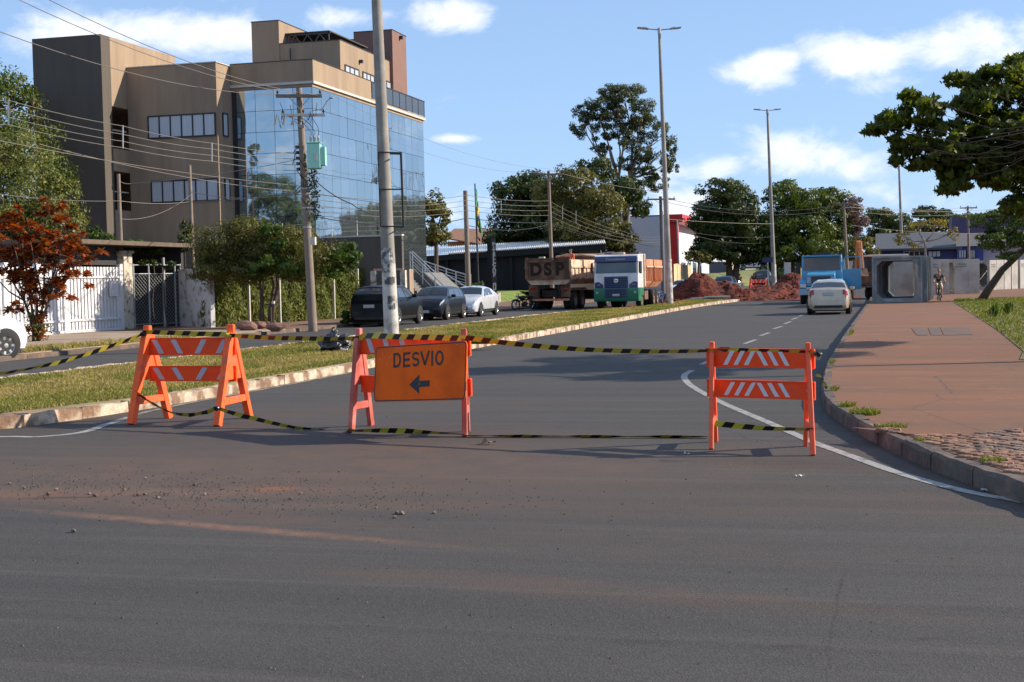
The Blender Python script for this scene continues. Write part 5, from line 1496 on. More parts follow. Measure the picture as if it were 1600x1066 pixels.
for z in (-3.6, -4.3, -5.0):
    c = mtp * ((mtp.z + z) / mtp.z); MB().tube([c - Vector((0, 0, .03)), c + Vector((0, 0, .03))], .165, 12).build('clamp_band', m_lum, MPt)
la = MB(); a = P(488, 173, MPD - .1) - mb_; pts = [a, P(503, 171, MPD - .4) - mb_, P(511, 158, MPD - .8) - mb_, P(518, 152, MPD - 1) - mb_]
la.tube(pts, .015, 6); la.build('lamp_arm', m_lum, MPt, smooth=True)
MB().blob(tuple(P(518, 153, MPD - 1) - mb_), (.09, .06, .035), 2, .1).build('small_lamp', m_lum, MPt, smooth=True)
MB().box(.12, .30, -.32, -.18, 3.0, 3.28).build('meter_box', m_trim, MPt)
# climbing plant clump on the pole
rg = np.random.default_rng(5); n_ = 700; zz = rg.uniform(3.9, 6.4, n_)
Pq = np.stack([.33 + rg.normal(0, .11, n_) + mtp.x * zz / mtp.z, rg.normal(0, .12, n_) + mtp.y * zz / mtp.z, zz], 1)
V, F = leaves(Pq, rand_dirs(rg, n_), .11, rg, .5)
o = bpy.data.objects.new('climbing_plant', bm_np('climbing_plant', V, F, leafmat('dark_climber', (.01, .014, .008), (.03, .045, .015), None, .1))); COL.objects.link(o); o.parent = MPt; o['kind'] = 'stuff'

upole('grey lattice-sided concrete pole by the gate pier', GD(191, 56.5) + Vector((0, 0, .12)), P(185, 272, 56.5), .095, .07, arms=())
upole('thin brown pole standing in front of the lower office windows', GD(303, 59) + Vector((0, 0, .12)), P(296, 258, 59), .09, .07)
upole('plain brown pole beside the silver railing and dark shop', GD(732, 74) + Vector((0, 0, .12)), P(727, 298, 74), .15, .12)
pd, pdt, _ = upole('slim wooden pole with a short crossarm rising behind the dirty tipper lorry', GD(863, 96) + Vector((0, 0, .12)), P(857, 267, 96), .15, .10, arms=((.25, .95, 0, m_wood, .10),))
upole('dark pole with crossarm just left of the tall lamp post', GD(1036, 118), P(1032, 307, 118), .16, .13, arms=((.25, 1.2, 0, m_wood, .11),), mpole=m_wood)
upole('slender pale pole between the lamp post and the white lorry', GD(1038, 100), P(1035, 330, 100), .05, .05, mpole=m_lum, cat='pole')
upole('thin grey pole in front of the white warehouse wall', GD(1062, 128), P(1058, 344, 128), .10, .08, mpole=m_lum, cat='pole')
upole('brown pole in front of the big roadside trees above the blue lorry', GD(1326, 118), P(1318, 315, 118), .14, .10, arms=((.2, .9, 0, m_wood, .10),))
upole('dark pole in front of the blue building behind the culverts', GD(1515, 140), P(1512, 322, 140), .14, .10, arms=((.2, .9, 0, m_wood, .10),))
def line(label, spans, r=.012, m=None, spacers=(), cat='overhead wire', name='overhead_line'):
    """spans: list of wires; each wire a list of (a, b, sag)"""
    base = Vector(spans[0][0][0]); t = thing(name, label, cat, base)
    for w in spans:
        mb = MB(); pts = []
        for (a, b, s) in w: pts += catenary(Vector(a) - base, Vector(b) - base, s, 14)[(1 if pts else 0):]
        mb.tube(pts, r, 4, cap=False); mb.build('wire', m or m_wire, t, fix=False, smooth=True)
    for (a, b) in spacers:
        MB().tube([Vector(a) - base, Vector(b) - base], .022, 6).build('spacer', m_insw, t)
    return t
ND = 30.0
line('three high wires running down from the upper left to the transformer pole top', [[(P(-140, -5, ND), P(435, 148, MPD), .5)], [(P(-120, -75, ND), P(466, 147, MPD), .5)], [(P(-40, -62, ND), P(497, 149, MPD), .5)]], r=.011)
ys = (157, 170, 183, 195); ye = (240, 251, 261, 270)
def wy(k, px):
    pts = ((-60, (147, 160, 172, 183)[k]), (13, (157, 170, 183, 195)[k]), (192, (197, 210, 221, 231)[k]), (331, (224, 233, 243, 252)[k]), (462, (240, 249, 258, 267)[k]))
    for (a, b) in zip(pts, pts[1:]):
        if a[0] <= px <= b[0]: return a[1] + (b[1] - a[1]) * (px - a[0]) / (b[0] - a[0])
def dq(px): return 34 + (MPD - 34) * (px + 60) / 522
spn = []
for k in range(4):
    xs = (-60, 13, 192, 331, 462); spn.append([(P(x, wy(k, x), dq(x)), P(x2, wy(k, x2 - .01), dq(x2)), .05) for x, x2 in zip(xs, xs[1:])])
line('four parallel low wires with upright spacers crossing in front of the brown office block', spn, r=.010, spacers=[(P(x, wy(0, x) - 1, dq(x)), P(x, wy(3, x) + 1, dq(x))) for x in (13, 192, 331)])
line('two telephone cables crossing the office front to the transformer pole', [[(P(-40, 212, 36), P(466, 290, MPD), .15)], [(P(60, 225, 40), P(470, 300, MPD), .2)]], r=.010)
line('thin cable crossing low from the left edge to the lattice pole and beyond', [[(P(-30, 300, 40), P(187, 314, 56.5), .1), (P(187, 314, 56.5), P(300, 315, 59), .1), (P(300, 315, 59), P(470, 297, MPD), .1)]], r=.012)
line('drooping drop wires between the lattice pole and the transformer pole', [[(P(186, 283, 56.5), P(205, 287, 56.8), .05), (P(205, 287, 56.8), P(470, 248, MPD), .12)], [(P(186, 342, 56.5), P(300, 303, 59), .35)], [(P(300, 300, 59), P(470, 300, MPD), .25)]], r=.012)
line('service cable sagging from the transformer pole across the mirror glass', [[(P(478, 268, MPD), P(548, 318, 55), .15), (P(548, 318, 55), P(640, 318, 64), .5)]], r=.022, m=m_wdark)
sp2 = []
for k in range(4):
    sp2.append([(P(474, 300 + k * 9, MPD), P(729, 305 + k * 8, 74), .3), (P(729, 305 + k * 8, 74), P(858, 314 + k * 7.5, 96), .12), (P(858, 314 + k * 7.5, 96), P(975, 362 + k * 5, 110), .25), (P(975, 362 + k * 5, 110), P(1034, 370 + k * 4, 118), .2)])
line('four bare wires passing from the transformer pole to the poles behind the lorries', sp2, r=.012, spacers=[(P(783, 313, 84), P(783, 333, 84)), (P(879, 322, 98), P(879, 343, 98)), (P(900, 330, 100), P(900, 350, 100))])
line('bundle of cables sagging below the bare wires toward the slim wooden pole', [[(P(474, 335, MPD), P(729, 341, 74), .4), (P(729, 341, 74), P(858, 348, 96), .1), (P(858, 348, 96), P(1034, 385, 118), .3)], [(P(729, 352, 74), P(858, 350, 96), .35), (P(858, 350, 96), P(920, 368, 104), .1)]], r=.02, m=m_wdark)
line('two thin high wires over the gap right of the office block', [[(P(520, 150, 62), P(858, 264, 96), .7)], [(P(520, 175, 62), P(858, 268, 96), .9)]], r=.008, m=m_lum)
line('pair of pale wires crossing the roadside trees', [[(P(858, 266, 96), P(1032, 300, 118), .2), (P(1032, 308, 118), P(1325, 318, 118), .9), (P(1325, 318, 118), P(1520, 322, 140), .5)], [(P(1034, 314, 118), P(1328, 324, 118), .9), (P(1328, 324, 118), P(1620, 318, 150), .6)]], r=.018)
line('lower pale wire crossing the dark roadside tree', [[(P(1036, 342, 118), P(1210, 350, 126), .1)], [(P(1080, 363, 128), P(1215, 370, 128), .25)], [(P(1078, 366, 128), P(1190, 380, 128), .3)]], r=.018)
line('wires stretched low across the distant trees and blue building', [[(P(1330, 352, 118), P(1600, 360, 150), .5)], [(P(1330, 330, 118), P(1513, 334, 140), .3)]], r=.014)
# ------------------------------------------------------------------ cars
m_tyre = mat('tyre_rubber', (.016, .016, .017), .85, var=.2)
m_rim = mat('alloy_rim', (.50, .50, .52), .3, .8)
m_cglass = mat('car_glass', (.012, .014, .016), .04, spec=.9)
m_cglass2 = mat('bright_car_glass', (.05, .07, .09), .03, .25, spec=1)
m_cglass3 = mat('side_glass', (.10, .13, .17), .04, .55, spec=1)
m_trimk = mat('black_trim', (.012, .012, .013), .5)
m_hl = mat('headlight_glass', (.55, .57, .58), .08, .3, spec=1)
m_tl = mat('tail_light_red', (.28, .010, .012), .15, spec=.8)
m_plate = mat('number_plate', (.42, .43, .45), .5)
m_chrome = mat('chrome', (.6, .6, .62), .12, 1)
def interp(tab, s):
    for (a, b) in zip(tab, tab[1:]):
        if s <= b[0]:
            f = (s - a[0]) / (b[0] - a[0] + 1e-9); return a[1] + (b[1] - a[1]) * f
    return tab[-1][1]
PROF = {
 'sedan': dict(top=[(0, .40), (.012, .46), (.03, .52), (.07, .60), (.15, .655), (.27, .70), (.335, .80), (.41, .93), (.46, .975), (.56, 1.0), (.68, .97), (.74, .93), (.82, .84), (.885, .765), (.955, .755), (.985, .71), (.995, .50), (1, .42)],
               ws=(.275, .445), rw=(.745, .885), sw=[(.37, .545), (.555, .70)], belt=.66),
 'hatch': dict(top=[(0, .40), (.012, .48), (.03, .56), (.08, .64), (.14, .68), (.22, .735), (.29, .86), (.36, .96), (.44, .99), (.60, 1.0), (.75, .985), (.87, .95), (.93, .82), (.965, .68), (.985, .62), (.995, .48), (1, .40)],
               ws=(.215, .38), rw=(.875, .96), sw=[(.32, .55), (.56, .73), (.745, .84)], belt=.64),
 'suv': dict(top=[(0, .42), (.012, .50), (.03, .58), (.08, .64), (.16, .685), (.24, .73), (.31, .84), (.38, .95), (.46, .99), (.6, 1.0), (.78, .985), (.90, .955), (.945, .82), (.968, .68), (.985, .62), (.995, .46), (1, .40)],
             ws=(.24, .40), rw=(.90, .963), sw=[(.34, .53), (.545, .72), (.735, .86)], belt=.65),
 'pickup': dict(top=[(0, .45), (.02, .58), (.08, .66), (.2, .70), (.27, .74), (.33, .88), (.38, .98), (.48, 1.0), (.58, .97), (.62, .82), (.64, .68), (.97, .68), (.99, .66), (1, .45)],
             ws=(.26, .37), rw=(.59, .635), sw=[(.35, .47), (.48, .57)], belt=.66),
}
WID = [(0, .74), (.012, .82), (.04, .90), (.10, .97), (.22, 1), (.75, 1), (.9, .975), (.965, .92), (.99, .84), (1, .76)]
def make_car(label, loc, rz, kind, L, W, H, paint, group=None, cat='car', rimm=None, tint=None, name='car', facing=None, mirrors=True, plate_front=True):
    pf = PROF[kind]; t = thing(name, label, cat, loc, rz, group); gc = .19
    beltH = pf['belt']
    wr = .33 * H / 1.47 if H < 1.55 else .36
    wxs = (.175, .80)
    def sec(s):
        w = W / 2 * interp(WID, s); zt = H * interp(pf['top'], s); belt = min(H * beltH, zt - .035)
        k = max(0, min(1, (zt - belt - .04) / (H * (1 - beltH) - .04)))
        wt = w * (.94 * (1 - k) + .70 * k)
        b = gc + (.10 if s < .02 or s > .985 else 0)
        lo = min(.30 * H, zt * .6)
        pts = [(0, b), (w * .80, b), (w * .955, b + .07), (w, lo + .02), (w * 1.0, (lo + belt) / 2 + .03), (w * .955, belt), (wt + .012, zt - .04 - .03 * k), (wt * .80, zt - .006), (0, zt + .012 * k + .01)]
        return pts
    def S(s, tt):
        y = L / 2 - s * L; p = sec(s); sg = 1
        if tt > 8: tt = 16 - tt; sg = -1
        i = min(int(tt), 7); f = tt - i
        return Vector((sg * (p[i][0] * (1 - f) + p[i + 1][0] * f), y, p[i][1] * (1 - f) + p[i + 1][1] * f))
    ss = sorted(set([a for a, _ in pf['top']] + [a for a, _ in WID] + [i / 28 for i in range(29)]))
    ts = []
    for i in range(8): ts += [i, i + .5]
    ts = ts + [8] + [16 - q for q in reversed(ts)]; ts = ts[:-1]
    mb = MB(); n = len(ts); V = [S(s, q) for s in ss for q in ts]
    # wheel arches pushed in
    F = [(i * n + j, i * n + (j + 1) % n, (i + 1) * n + (j + 1) % n, (i + 1) * n + j) for i in range(len(ss) - 1) for j in range(n)]
    F += [tuple(range(n)), tuple((len(ss) - 1) * n + j for j in range(n))[::-1]]
    mb.add(V, F); body = mb.build('body', paint, t, smooth=True); sharp_edges(body.data, .62)
    def patch(name, m, s0, s1, t0, t1, off=.006, par=t, mirror=False, ns=6, nt_=4, s1b=None, s0b=None):
        mb = MB(); V = []
        for i in range(ns + 1):
            for j in range(nt_ + 1):
                f = j / nt_; a0 = s0 + ((s0b if s0b is not None else s0) - s0) * f; a1 = s1 + ((s1b if s1b is not None else s1) - s1) * f
                s = a0 + (a1 - a0) * i / ns; q = t0 + (t1 - t0) * f
                p = S(s, q); e = .004
                du = S(min(1, s + e), q) - S(max(0, s - e), q); dv = S(s, q + .02) - S(s, q - .02)
                nn = du.cross(dv); nn.normalize()
                if nn.dot(p - Vector((0, p.y, H * .45))) < 0: nn = -nn
                p = p + nn * off
                if mirror: p.x = -p.x
                V.append(p)
        w_ = nt_ + 1
        mb.add(V, [(i * w_ + j, (i + 1) * w_ + j, (i + 1) * w_ + j + 1, i * w_ + j + 1) for i in range(ns) for j in range(nt_)])
        return mb.build(name, m, par, smooth=True)
    g_ = tint or m_cglass
    patch('windshield', g_, pf['ws'][0] + .012, pf['ws'][1] - .015, 6.35, 9.65, ns=6, nt_=10)
    patch('rear_window', g_, pf['rw'][0] + .012, pf['rw'][1] - .012, 6.35, 9.65, ns=4, nt_=10)
    for mi_ in (False, True):
        for k, (a, b) in enumerate(pf['sw']):
            patch('side_window', m_cglass3, a - (.05 if k == 0 else 0), b, 5.14, 5.90, mirror=mi_, s0b=a + (.055 if k == 0 else 0), s1b=b - (.0 if k < len(pf['sw']) - 1 else .025))
        patch('headlight', m_hl, .012, .085, 4.55, 5.5, mirror=mi_, s1b=.115)
        patch('tail_light', m_tl, .945 if kind != 'sedan' else .95, .992, 4.25, 5.6 if kind == 'sedan' else 6.0, mirror=mi_, s0b=.972)
        if kind == 'sedan': patch('tail_light', m_tl, .974, .991, 5.6, 6.8, mirror=mi_)
        if kind == 'sedan': patch('head_lamp', m_hl, .018, .055, 5.5, 6.7, mirror=mi_, off=.008)
        patch('sill', m_trimk, .24, .74, 1.9, 2.5, mirror=mi_, off=.004)
        for s in (.545, .735 if kind != 'sedan' else .715): patch('door_seam', m_trimk, s, s + .004, 2.6, 5.05, mirror=mi_, off=.003, ns=1, nt_=6)
        for s in (.50, .69):
            sx = -1 if mi_ else 1; p = S(s, 4.75); MB().box(-.012, .02, -.09, .09, -.014, .014).build('door_handle', paint, t, (sx * (p.x + .008), p.y, p.z), bevel=.004)
        if mirrors:
            sx = -1 if mi_ else 1; p = S(.365, 5.05)
            MB().box(-.10, .10, -.05, .05, -.06, .075).build('wing_mirror', paint, t, (sx * (abs(p.x) + .09), p.y, p.z + .08), bevel=.03)
    # grille and bumpers
    w0 = W / 2 * .74
    MB().prism(rounded(w0 * 1.25, .15 * H, .05, 3), L / 2 - .02, L / 2 + .018, 'y').build('grille', m_trimk, t, (0, 0, .295 * H), bevel=.004)
    if plate_front: MB().box(-.20, .20, L / 2 + .02, L / 2 + .03, .27 * H - .06, .27 * H + .06).build('number_plate', m_plate, t)
    zpl = (.60 if kind == 'sedan' else .50) * H
    ye = S(.99, 7.5).y if kind == 'sedan' else S(.992, 7.5).y
    MB().box(-.22, .22, -L / 2 - .014, -L / 2 + .06, zpl - .07, zpl + .06).build('number_plate', m_plate, t)
    MB().box(-w0 * .9, w0 * .9, -L / 2 - .008, -L / 2 + .02, gc + .09, gc + .20).build('bumper_trim', m_trimk, t, bevel=.01)
    MB().box(-W / 2 * .80, W / 2 * .80, -L / 2 + .2, L / 2 - .2, .14, gc + .03).build('underbody', m_trimk, t)
    # wheels with arches
    tyre = MB().lathe([(wr * .62, -.10), (wr * .93, -.105), (wr, -.07), (wr, .07), (wr * .93, .105), (wr * .62, .10)], 26, 'x').mesh('wheel', m_tyre, True)
    rimb = MB(); rimb.lathe([(wr * .70, .085), (wr * .66, .10), (wr * .60, .085), (wr * .56, .03), (0, .02)], 26, 'x')
    for k in range(7):
        a = 2 * math.pi * k / 7; rimb.beam((.06, math.cos(a) * wr * .1, math.sin(a) * wr * .1), (.075, math.cos(a) * wr * .62, math.sin(a) * wr * .62), wr * .16, .03, up=(1, 0, 0))
    rimb.lathe([(wr * .16, .07), (wr * .16, .09), (0, .095)], 12, 'x'); rim = rimb.mesh('rim', rimm or m_rim)
    archm = MB().lathe([(wr * 1.09, -.02), (wr * 1.09, .012), (0, .013)], 26, 'x').mesh('wheel_arch', m_trimk)
    for s in wxs:
        for sx in (1, -1):
            y = L / 2 - s * L; wx = W / 2 * interp(WID, s)
            o = bpy.data.objects.new('wheel_arch', archm); COL.objects.link(o); o.parent = t; o.location = (sx * (wx - .004), y, wr + .02); o.rotation_euler = (0, 0, 0 if sx > 0 else math.pi)
            o = bpy.data.objects.new('wheel', tyre); COL.objects.link(o); o.parent = t; o.location = (sx * (wx - .075), y, wr - .01); o.rotation_euler = (0, 0, 0 if sx > 0 else math.pi)
            r = bpy.data.objects.new('rim', rim); COL.objects.link(r); r.parent = o
    return t
def paintm(name, c, met=.0, rough=.25, coat=.8, dusty=None, spec=.5):
    return mat(name, c, rough, met, coat=coat, spec=spec, var=.03, col2=dusty, cscale=2.5, cth=(.5, .8))
p_black = paintm('black_car_paint', (.002, .0023, .003), .0, .32, .08, None, .22)
p_graph = paintm('graphite_car_paint', (.008, .010, .015), .1, .28, .3, None, .35)
p_white = paintm('silver_white_paint', (.62, .64, .68), .25, .3)
p_white2 = paintm('white_car_paint', (.75, .77, .80), .0, .3)
p_champ = paintm('champagne_paint', (.48, .40, .30), .45, .35, dusty=(.40, .30, .21))
p_grey = paintm('blue_grey_paint', (.12, .15, .20), .5, .35)
def carpos(px, dep, dx=0): g = GD(px, dep); return (g.x + dx, g.y, g.z)
make_car('black SUV parked at the far kerb, partly hidden by the nearest lamp post', (-19.25, 53.8, 0), 0, 'suv', 4.35, 1.82, 1.62, p_black)
make_car('dark graphite hatchback parked between the black SUV and the silvery sedan', (-19.45, 61.2, 0), math.pi, 'hatch', 3.95, 1.70, 1.50, p_graph)
make_car('silvery-white sedan parked facing the camera beside the stairs', (-19.35, 66.4, 0), math.pi, 'sedan', 4.45, 1.74, 1.47, p_white)
make_car('champagne-silver sedan seen from behind, driving toward the blue lorry', (-2.05, 61.3, 0), 0, 'sedan', 4.15, 1.72, 1.44, p_champ)
g = GD(-22, 33.6) + Vector((-.967, -.254, 0)) * 1.25; make_car('white car half out of frame at the left edge on the driveway', (g.x, g.y, 0.02), -math.atan2(.52, .85) + .12, 'hatch', 4.05, 1.75, 1.56, p_white2)
g = GD(1068, 112); make_car('white car almost hidden behind the red earth heap', g, math.pi - .1, 'hatch', 3.9, 1.7, 1.48, p_white2)
g = GD(1134, 118); make_car('blue-grey pickup half hidden behind the red earth heap', g, math.pi - .1, 'pickup', 5.0, 1.8, 1.7, p_grey, cat='pickup truck', name='pickup_truck')
g = GD(1193, 140); make_car('black pickup with a roof rack waiting behind the small far barricade', g + Vector((0, 0, .1)), math.pi - .15, 'pickup', 5.1, 1.9, 1.9, p_black, cat='pickup truck', name='pickup_truck')
g = P(1176, 421.5, 200); make_car('silver estate car parked side-on in the shade by the pale boundary wall', g, math.pi / 2 + YAW, 'sedan', 4.3, 1.7, 1.5, p_white)
plat = MB(); a = P(1140, 425, 198); plat.box(a.x, a.x + 10, a.y - 4, a.y + 16, -1, g.z); po = plat.build('raised_verge', m_verge); po['kind'] = 'structure'

# ------------------------------------------------------------------ lorries
m_rusty = mat('dusty_brown_steel', (.10, .05, .032), .85, var=.35, vscale=3, col2=(.20, .11, .07), cscale=1.6, bump=.3, bscale=12)
m_tipo = mat('orange_brown_tipper', (.46, .17, .08), .75, var=.2, vscale=2.5, col2=(.56, .27, .16), cscale=2)
m_cream2 = mat('dusty_cream_steel', (.58, .46, .34), .75, var=.2, vscale=3, col2=(.45, .24, .14), cscale=1.8)
m_cabw = mat('lorry_white', (.66, .67, .70), .35, coat=.4, var=.05, col2=(.52, .47, .42), cscale=1.2)
m_navy = mat('lorry_navy', (.012, .030, .13), .35, coat=.4)
m_green = mat('lorry_green', (.012, .16, .085), .4, coat=.4, var=.1)
m_bluel2 = mat('lorry_sky_blue', (.05, .27, .47), .4, coat=.4, var=.08, vscale=2, col2=(.07, .23, .36), cscale=1.5)
m_chass = mat('chassis_grime', (.03, .022, .018), .9, var=.4)
m_hub = mat('dusty_hub', (.30, .20, .14), .8, var=.2)
def lorry_wheel(t, x, y, r=.52, w=.28, sx=1):
    w_ = MB().lathe([(r * .58, -w / 2), (r * .94, -w / 2), (r, -w / 2 + .04), (r, w / 2 - .04), (r * .94, w / 2), (r * .58, w / 2)], 26, 'x').build('wheel', m_tyre, t, (x, y, r), (0, 0, 0 if sx > 0 else math.pi), smooth='auto')
    rb = MB().lathe([(r * .60, w / 2 - .01), (r * .55, w / 2 - .03), (r * .45, w / 2 - .11), (r * .2, w / 2 - .09), (r * .16, w / 2 + .0), (0, w / 2 + .01)], 22, 'x')
    for k in range(8):
        a = math.pi * k / 4; rb.box(w / 2 - .10, w / 2 - .06, math.cos(a) * r * .33 - .018, math.cos(a) * r * .33 + .018, math.sin(a) * r * .33 - .018, math.sin(a) * r * .33 + .018)
    rb.build('rim', m_hub, w_, smooth='auto')
def tipper(t, y0, y1, z0, z1, W_, mside, mrear, ribs=9, rearletters=None, scoop=False):
    """open body between y0 (rear) and y1 (front), walls built separately"""
    h = W_ / 2; th = .05
    MB().prism([(-h + .25, z0), (h - .25, z0), (h, z0 + .28), (h, z0 + .34), (-h, z0 + .34), (-h, z0 + .28)], y0, y1, 'y').build('tipper_floor', mside, t)
    for s in (-1, 1):
        sd = MB(); sd.box(min(s * h, s * (h - th)), max(s * h, s * (h - th)), y0, y1, z0 + .3, z1)
        sd = sd.build('tipper_side', mside, t)
        MB().box(min(s * (h + .004), s * (h + .075)), max(s * (h + .004), s * (h + .075)), y0, y1, z1 - .38, z1 - .02).build('top_band', mside, sd)
        MB().box(min(s * (h + .08), s * (h + .11)), max(s * (h + .08), s * (h + .11)), y0, y1, z1 - .46, z1 - .39).build('rim_rail', m_cream2, sd)
        for i in range(ribs):
            y = y0 + .08 + (y1 - y0 - .16) * i / (ribs - 1)
            MB().box(min(s * (h + .003), s * (h + .07)), max(s * (h + .003), s * (h + .07)), y - .045, y + .045, z0 + .34, z1 - .47).build('rib', mside, sd)
    rg_ = MB().box(-h, h, y0 - .055, y0 - .004, z0 + .3, z1 + .02).build('tailgate', mrear, t)
    fr_ = MB()
    for x in (-h + .06, h - .06): fr_.box(x - .06, x + .06, y0 - .11, y0 - .058, z0 + .3, z1)
    for z in (z0 + .36, z1 - .06): fr_.box(-h + .13, h - .13, y0 - .11, y0 - .058, z - .06, z + .06)
    fr_.build('tailgate_frame', mrear, rg_)
    MB().box(-h, h, y1 - .06, y1, z0 + .35, z1 + (.45 if scoop else .0)).build('headboard', mside, t)
    if scoop: MB().prism([(y1 - .02, z1 + .45), (y1 + .75, z1 + .52), (y1 + .75, z1 + .46), (y1 - .02, z1 + .38)], -h, h, 'x').build('cab_guard', mside, t)
    return rg_
# white and green cab-over lorry facing us (local front = +y, turned half a circle)
pT = GD(968, 81.5)
T1 = thing('tipper_lorry', 'white and green lorry with navy windscreen visor and orange-brown tipper, facing the camera', 'truck', (pT.x + .50, pT.y + .1, 0), math.pi)
# front of cab at local y = +3.9
Wc = 2.48; h = Wc / 2; yf = 3.9
cab = MB().prism([(yf - 1.75, .95), (yf, .95), (yf, 1.95), (yf - .12, 2.85), (yf - .30, 3.0), (yf - 1.75, 3.05)], -h, h, 'x').build('cab', m_cabw, T1, bevel=.06, seg=3)
ws = MB(); 
ws.add([(-h + .10, yf + .005, 1.98), (h - .10, yf + .005, 1.98), (h - .16, yf - .095, 2.70), (-h + .16, yf - .095, 2.70)], [(0, 1, 2, 3)]); ws.build('windscreen', m_cglass2, cab)
MB().prism([(yf - .02, 2.62), (yf + .10, 2.60), (yf + .02, 2.90), (yf - .14, 2.92)], -h + .05, h - .05, 'x').build('visor', m_navy, cab, bevel=.015)
tm = text_mesh('Constellation', .20, m_plate, .002)
o = bpy.data.objects.new('lettering', tm); COL.objects.link(o); o.parent = cab; o.location = (0, yf + .085, 2.75); o.rotation_euler = (math.pi / 2 - .25, 0, math.pi)
grl = MB().box(-.66, .66, yf + .003, yf + .05, 1.02, 1.80).build('grille', m_navy, T1, bevel=.01)
for i in range(6): MB().box(-.60, .60, yf + .052, yf + .075, 1.06 + i * .12, 1.10 + i * .12).build('grille_slat', mat('navy_slat', (.004, .008, .03), .5), grl)
lower_bits = MB().prism([(yf - .9, .42), (yf + .02, .42), (yf + .09, .55), (yf + .06, 1.16), (yf - .02, 1.18), (yf - .9, 1.18)], -h - .02, h + .02, 'x').build('bumper', m_green, T1, bevel=.04)
gl2 = MB().box(-.62, .62, yf + .09, yf + .115, .62, 1.12).build('lower_grille', m_navy, T1)
for i in range(4): MB().box(-.56, .56, yf + .117, yf + .13, .66 + i * .12, .70 + i * .12).build('grille_slat', bpy.data.materials['navy_slat'], gl2)
MB().box(-.20, .20, yf + .13, yf + .145, .72, .84).build('number_plate', m_plate, T1)
# round badge with V over W
bd = MB().lathe([(.135, 0), (.135, .02), (.115, .03), (.112, .012), (0, .012)], 24, 'y', (0, yf + .052, 1.56)).build('badge', m_chrome, T1, smooth='auto')
vw = MB()
def bs(a, b): vw.beam((a[0], yf + .078, 1.56 + a[1]), (b[0], yf + .078, 1.56 + b[1]), .018, .016, up=(0, 1, 0))
for s in (-1, 1): bs((s * .045, .10), (0, .015)); bs((s * .095, .055), (s * .042, -.095)); bs((s * .042, -.095), (0, -.005))
vw.build('badge_letters', m_chrome, bd)
for s in (-1, 1):
    hl = MB().prism([(s * .72, 1.12), (s * 1.20, 1.12), (s * 1.20, 1.48), (s * .98, 1.52), (s * .72, 1.34)], yf - .05, yf + .03, 'y').build('headlight', m_navy, T1, bevel=.01)
    MB().lathe([(0, 0), (.10, 0), (.10, .02), (0, .035)], 16, 'y', (s * .98, yf + .03, 1.30)).build('lens', m_cglass2, hl)
    MB().lathe([(0, 0), (.06, 0), (.06, .02), (0, .03)], 12, 'y', (s * 1.06, yf + .09, .92)).build('fog_lamp', m_plate, T1)
    MB().box(min(s * (h + .003), s * (h + .012)), max(s * (h + .003), s * (h + .012)), yf - 1.15, yf - .32, 1.95, 2.62).build('side_window', m_cglass, T1)
    MB().box(min(s * (h + .002), s * (h + .04)), max(s * (h + .002), s * (h + .04)), yf - 1.6, yf - .2, .72, 1.16).build('step_panel', m_green, T1, bevel=.01)
    MB().lathe([(.0, -.1), (.60, -.1), (.60, .13), (.0, .13)], 20, 'x', (s * (h - .13), yf - 1.15, .80)).build('mudguard', m_green, T1, bevel=.01)
    lorry_wheel(T1, s * 1.10, yf - 1.15, sx=s)
    for y in (-1.5, -2.85): lorry_wheel(T1, s * 1.12, y, sx=s); lorry_wheel(T1, s * .80, y, sx=s)
    mr = MB().box(s * 1.34 - .05, s * 1.34 + .05, yf - .06, yf + .14, 2.0, 2.55).build('mirror', m_trimk, T1, bevel=.02)
    mr2 = MB().beam((s * 1.2, yf - .1, 2.6), (s * 1.36, yf + .04, 2.55), .03, .03).build('mirror_arm', m_trimk, mr)
MB().box(-.45, -.40, -3.9, 3.2, .72, .98).box(.40, .45, -3.9, 3.2, .72, .98).build('chassis', m_chass, T1)
for s in (-.85, .85): MB().box(s - .35, s + .35, .35, 1.5, .45, .95).build('fuel_tank', m_rusty, T1, bevel=.04)
MB().box(-.35, .35, yf - 1.1, yf - .6, 3.03, 3.13).build('roof_hatch', m_cream2, T1, bevel=.03)
MB().box(-1.1, .9, yf - 1.9, yf - 1.2, 3.06, 3.12).build('roof_rack', m_rusty, T1)
tipper(T1, -4.2, 1.75, 1.15, 2.75, 2.55, m_tipo, m_rusty, 14)
MB().prism([(1.76, 1.2), (1.98, 1.2), (1.98, 3.02), (1.76, 3.05)], -1.30, 1.30, 'x').build('headboard_guard', m_cream2, T1, bevel=.03)

# dirty tipper seen from behind
pT2 = GD(857, 84)
T2 = thing('tipper_lorry', 'mud-brown tipper lorry seen from behind with dark letters on its tailgate', 'truck', (pT2.x + 1.35, pT2.y + .6, 0), -.10)
rgate = tipper(T2, -4.5, .9, 1.42, 2.82, 2.62, m_cream2, m_rusty, 8, scoop=False)
pl_ = MB()
for x0, x1 in ((-1.02, -.42), (.40, 1.02)): pl_.box(x0, x1, -4.575, -4.5605, 1.93, 2.55)
m_lett = mat('dark_stencil', (.022, .013, .010), .9)
for ch, x in (('D', -.72), ('S', 0.0), ('P', .70)):
    me = text_mesh(ch, .95, m_lett, .003, .05); o = bpy.data.objects.new('lettering', me); COL.objects.link(o); o.parent = rgate; o.location = (x, -4.565, 2.27); o.rotation_euler = (math.pi / 2, 0, 0)
MB().box(-1.35, 1.35, -4.62, -4.5, 2.86, 2.93).build('tailgate_hinge_bar', m_rusty, T2)
for x in (-1.24, 1.24): MB().box(x - .06, x + .06, -4.65, -4.625, 2.2, 2.98).build('corner_post', m_rusty, T2)
MB().box(-.62, -.30, -4.3, -4.1, 2.90, 3.02).build('white_lamp', m_trim, T2)
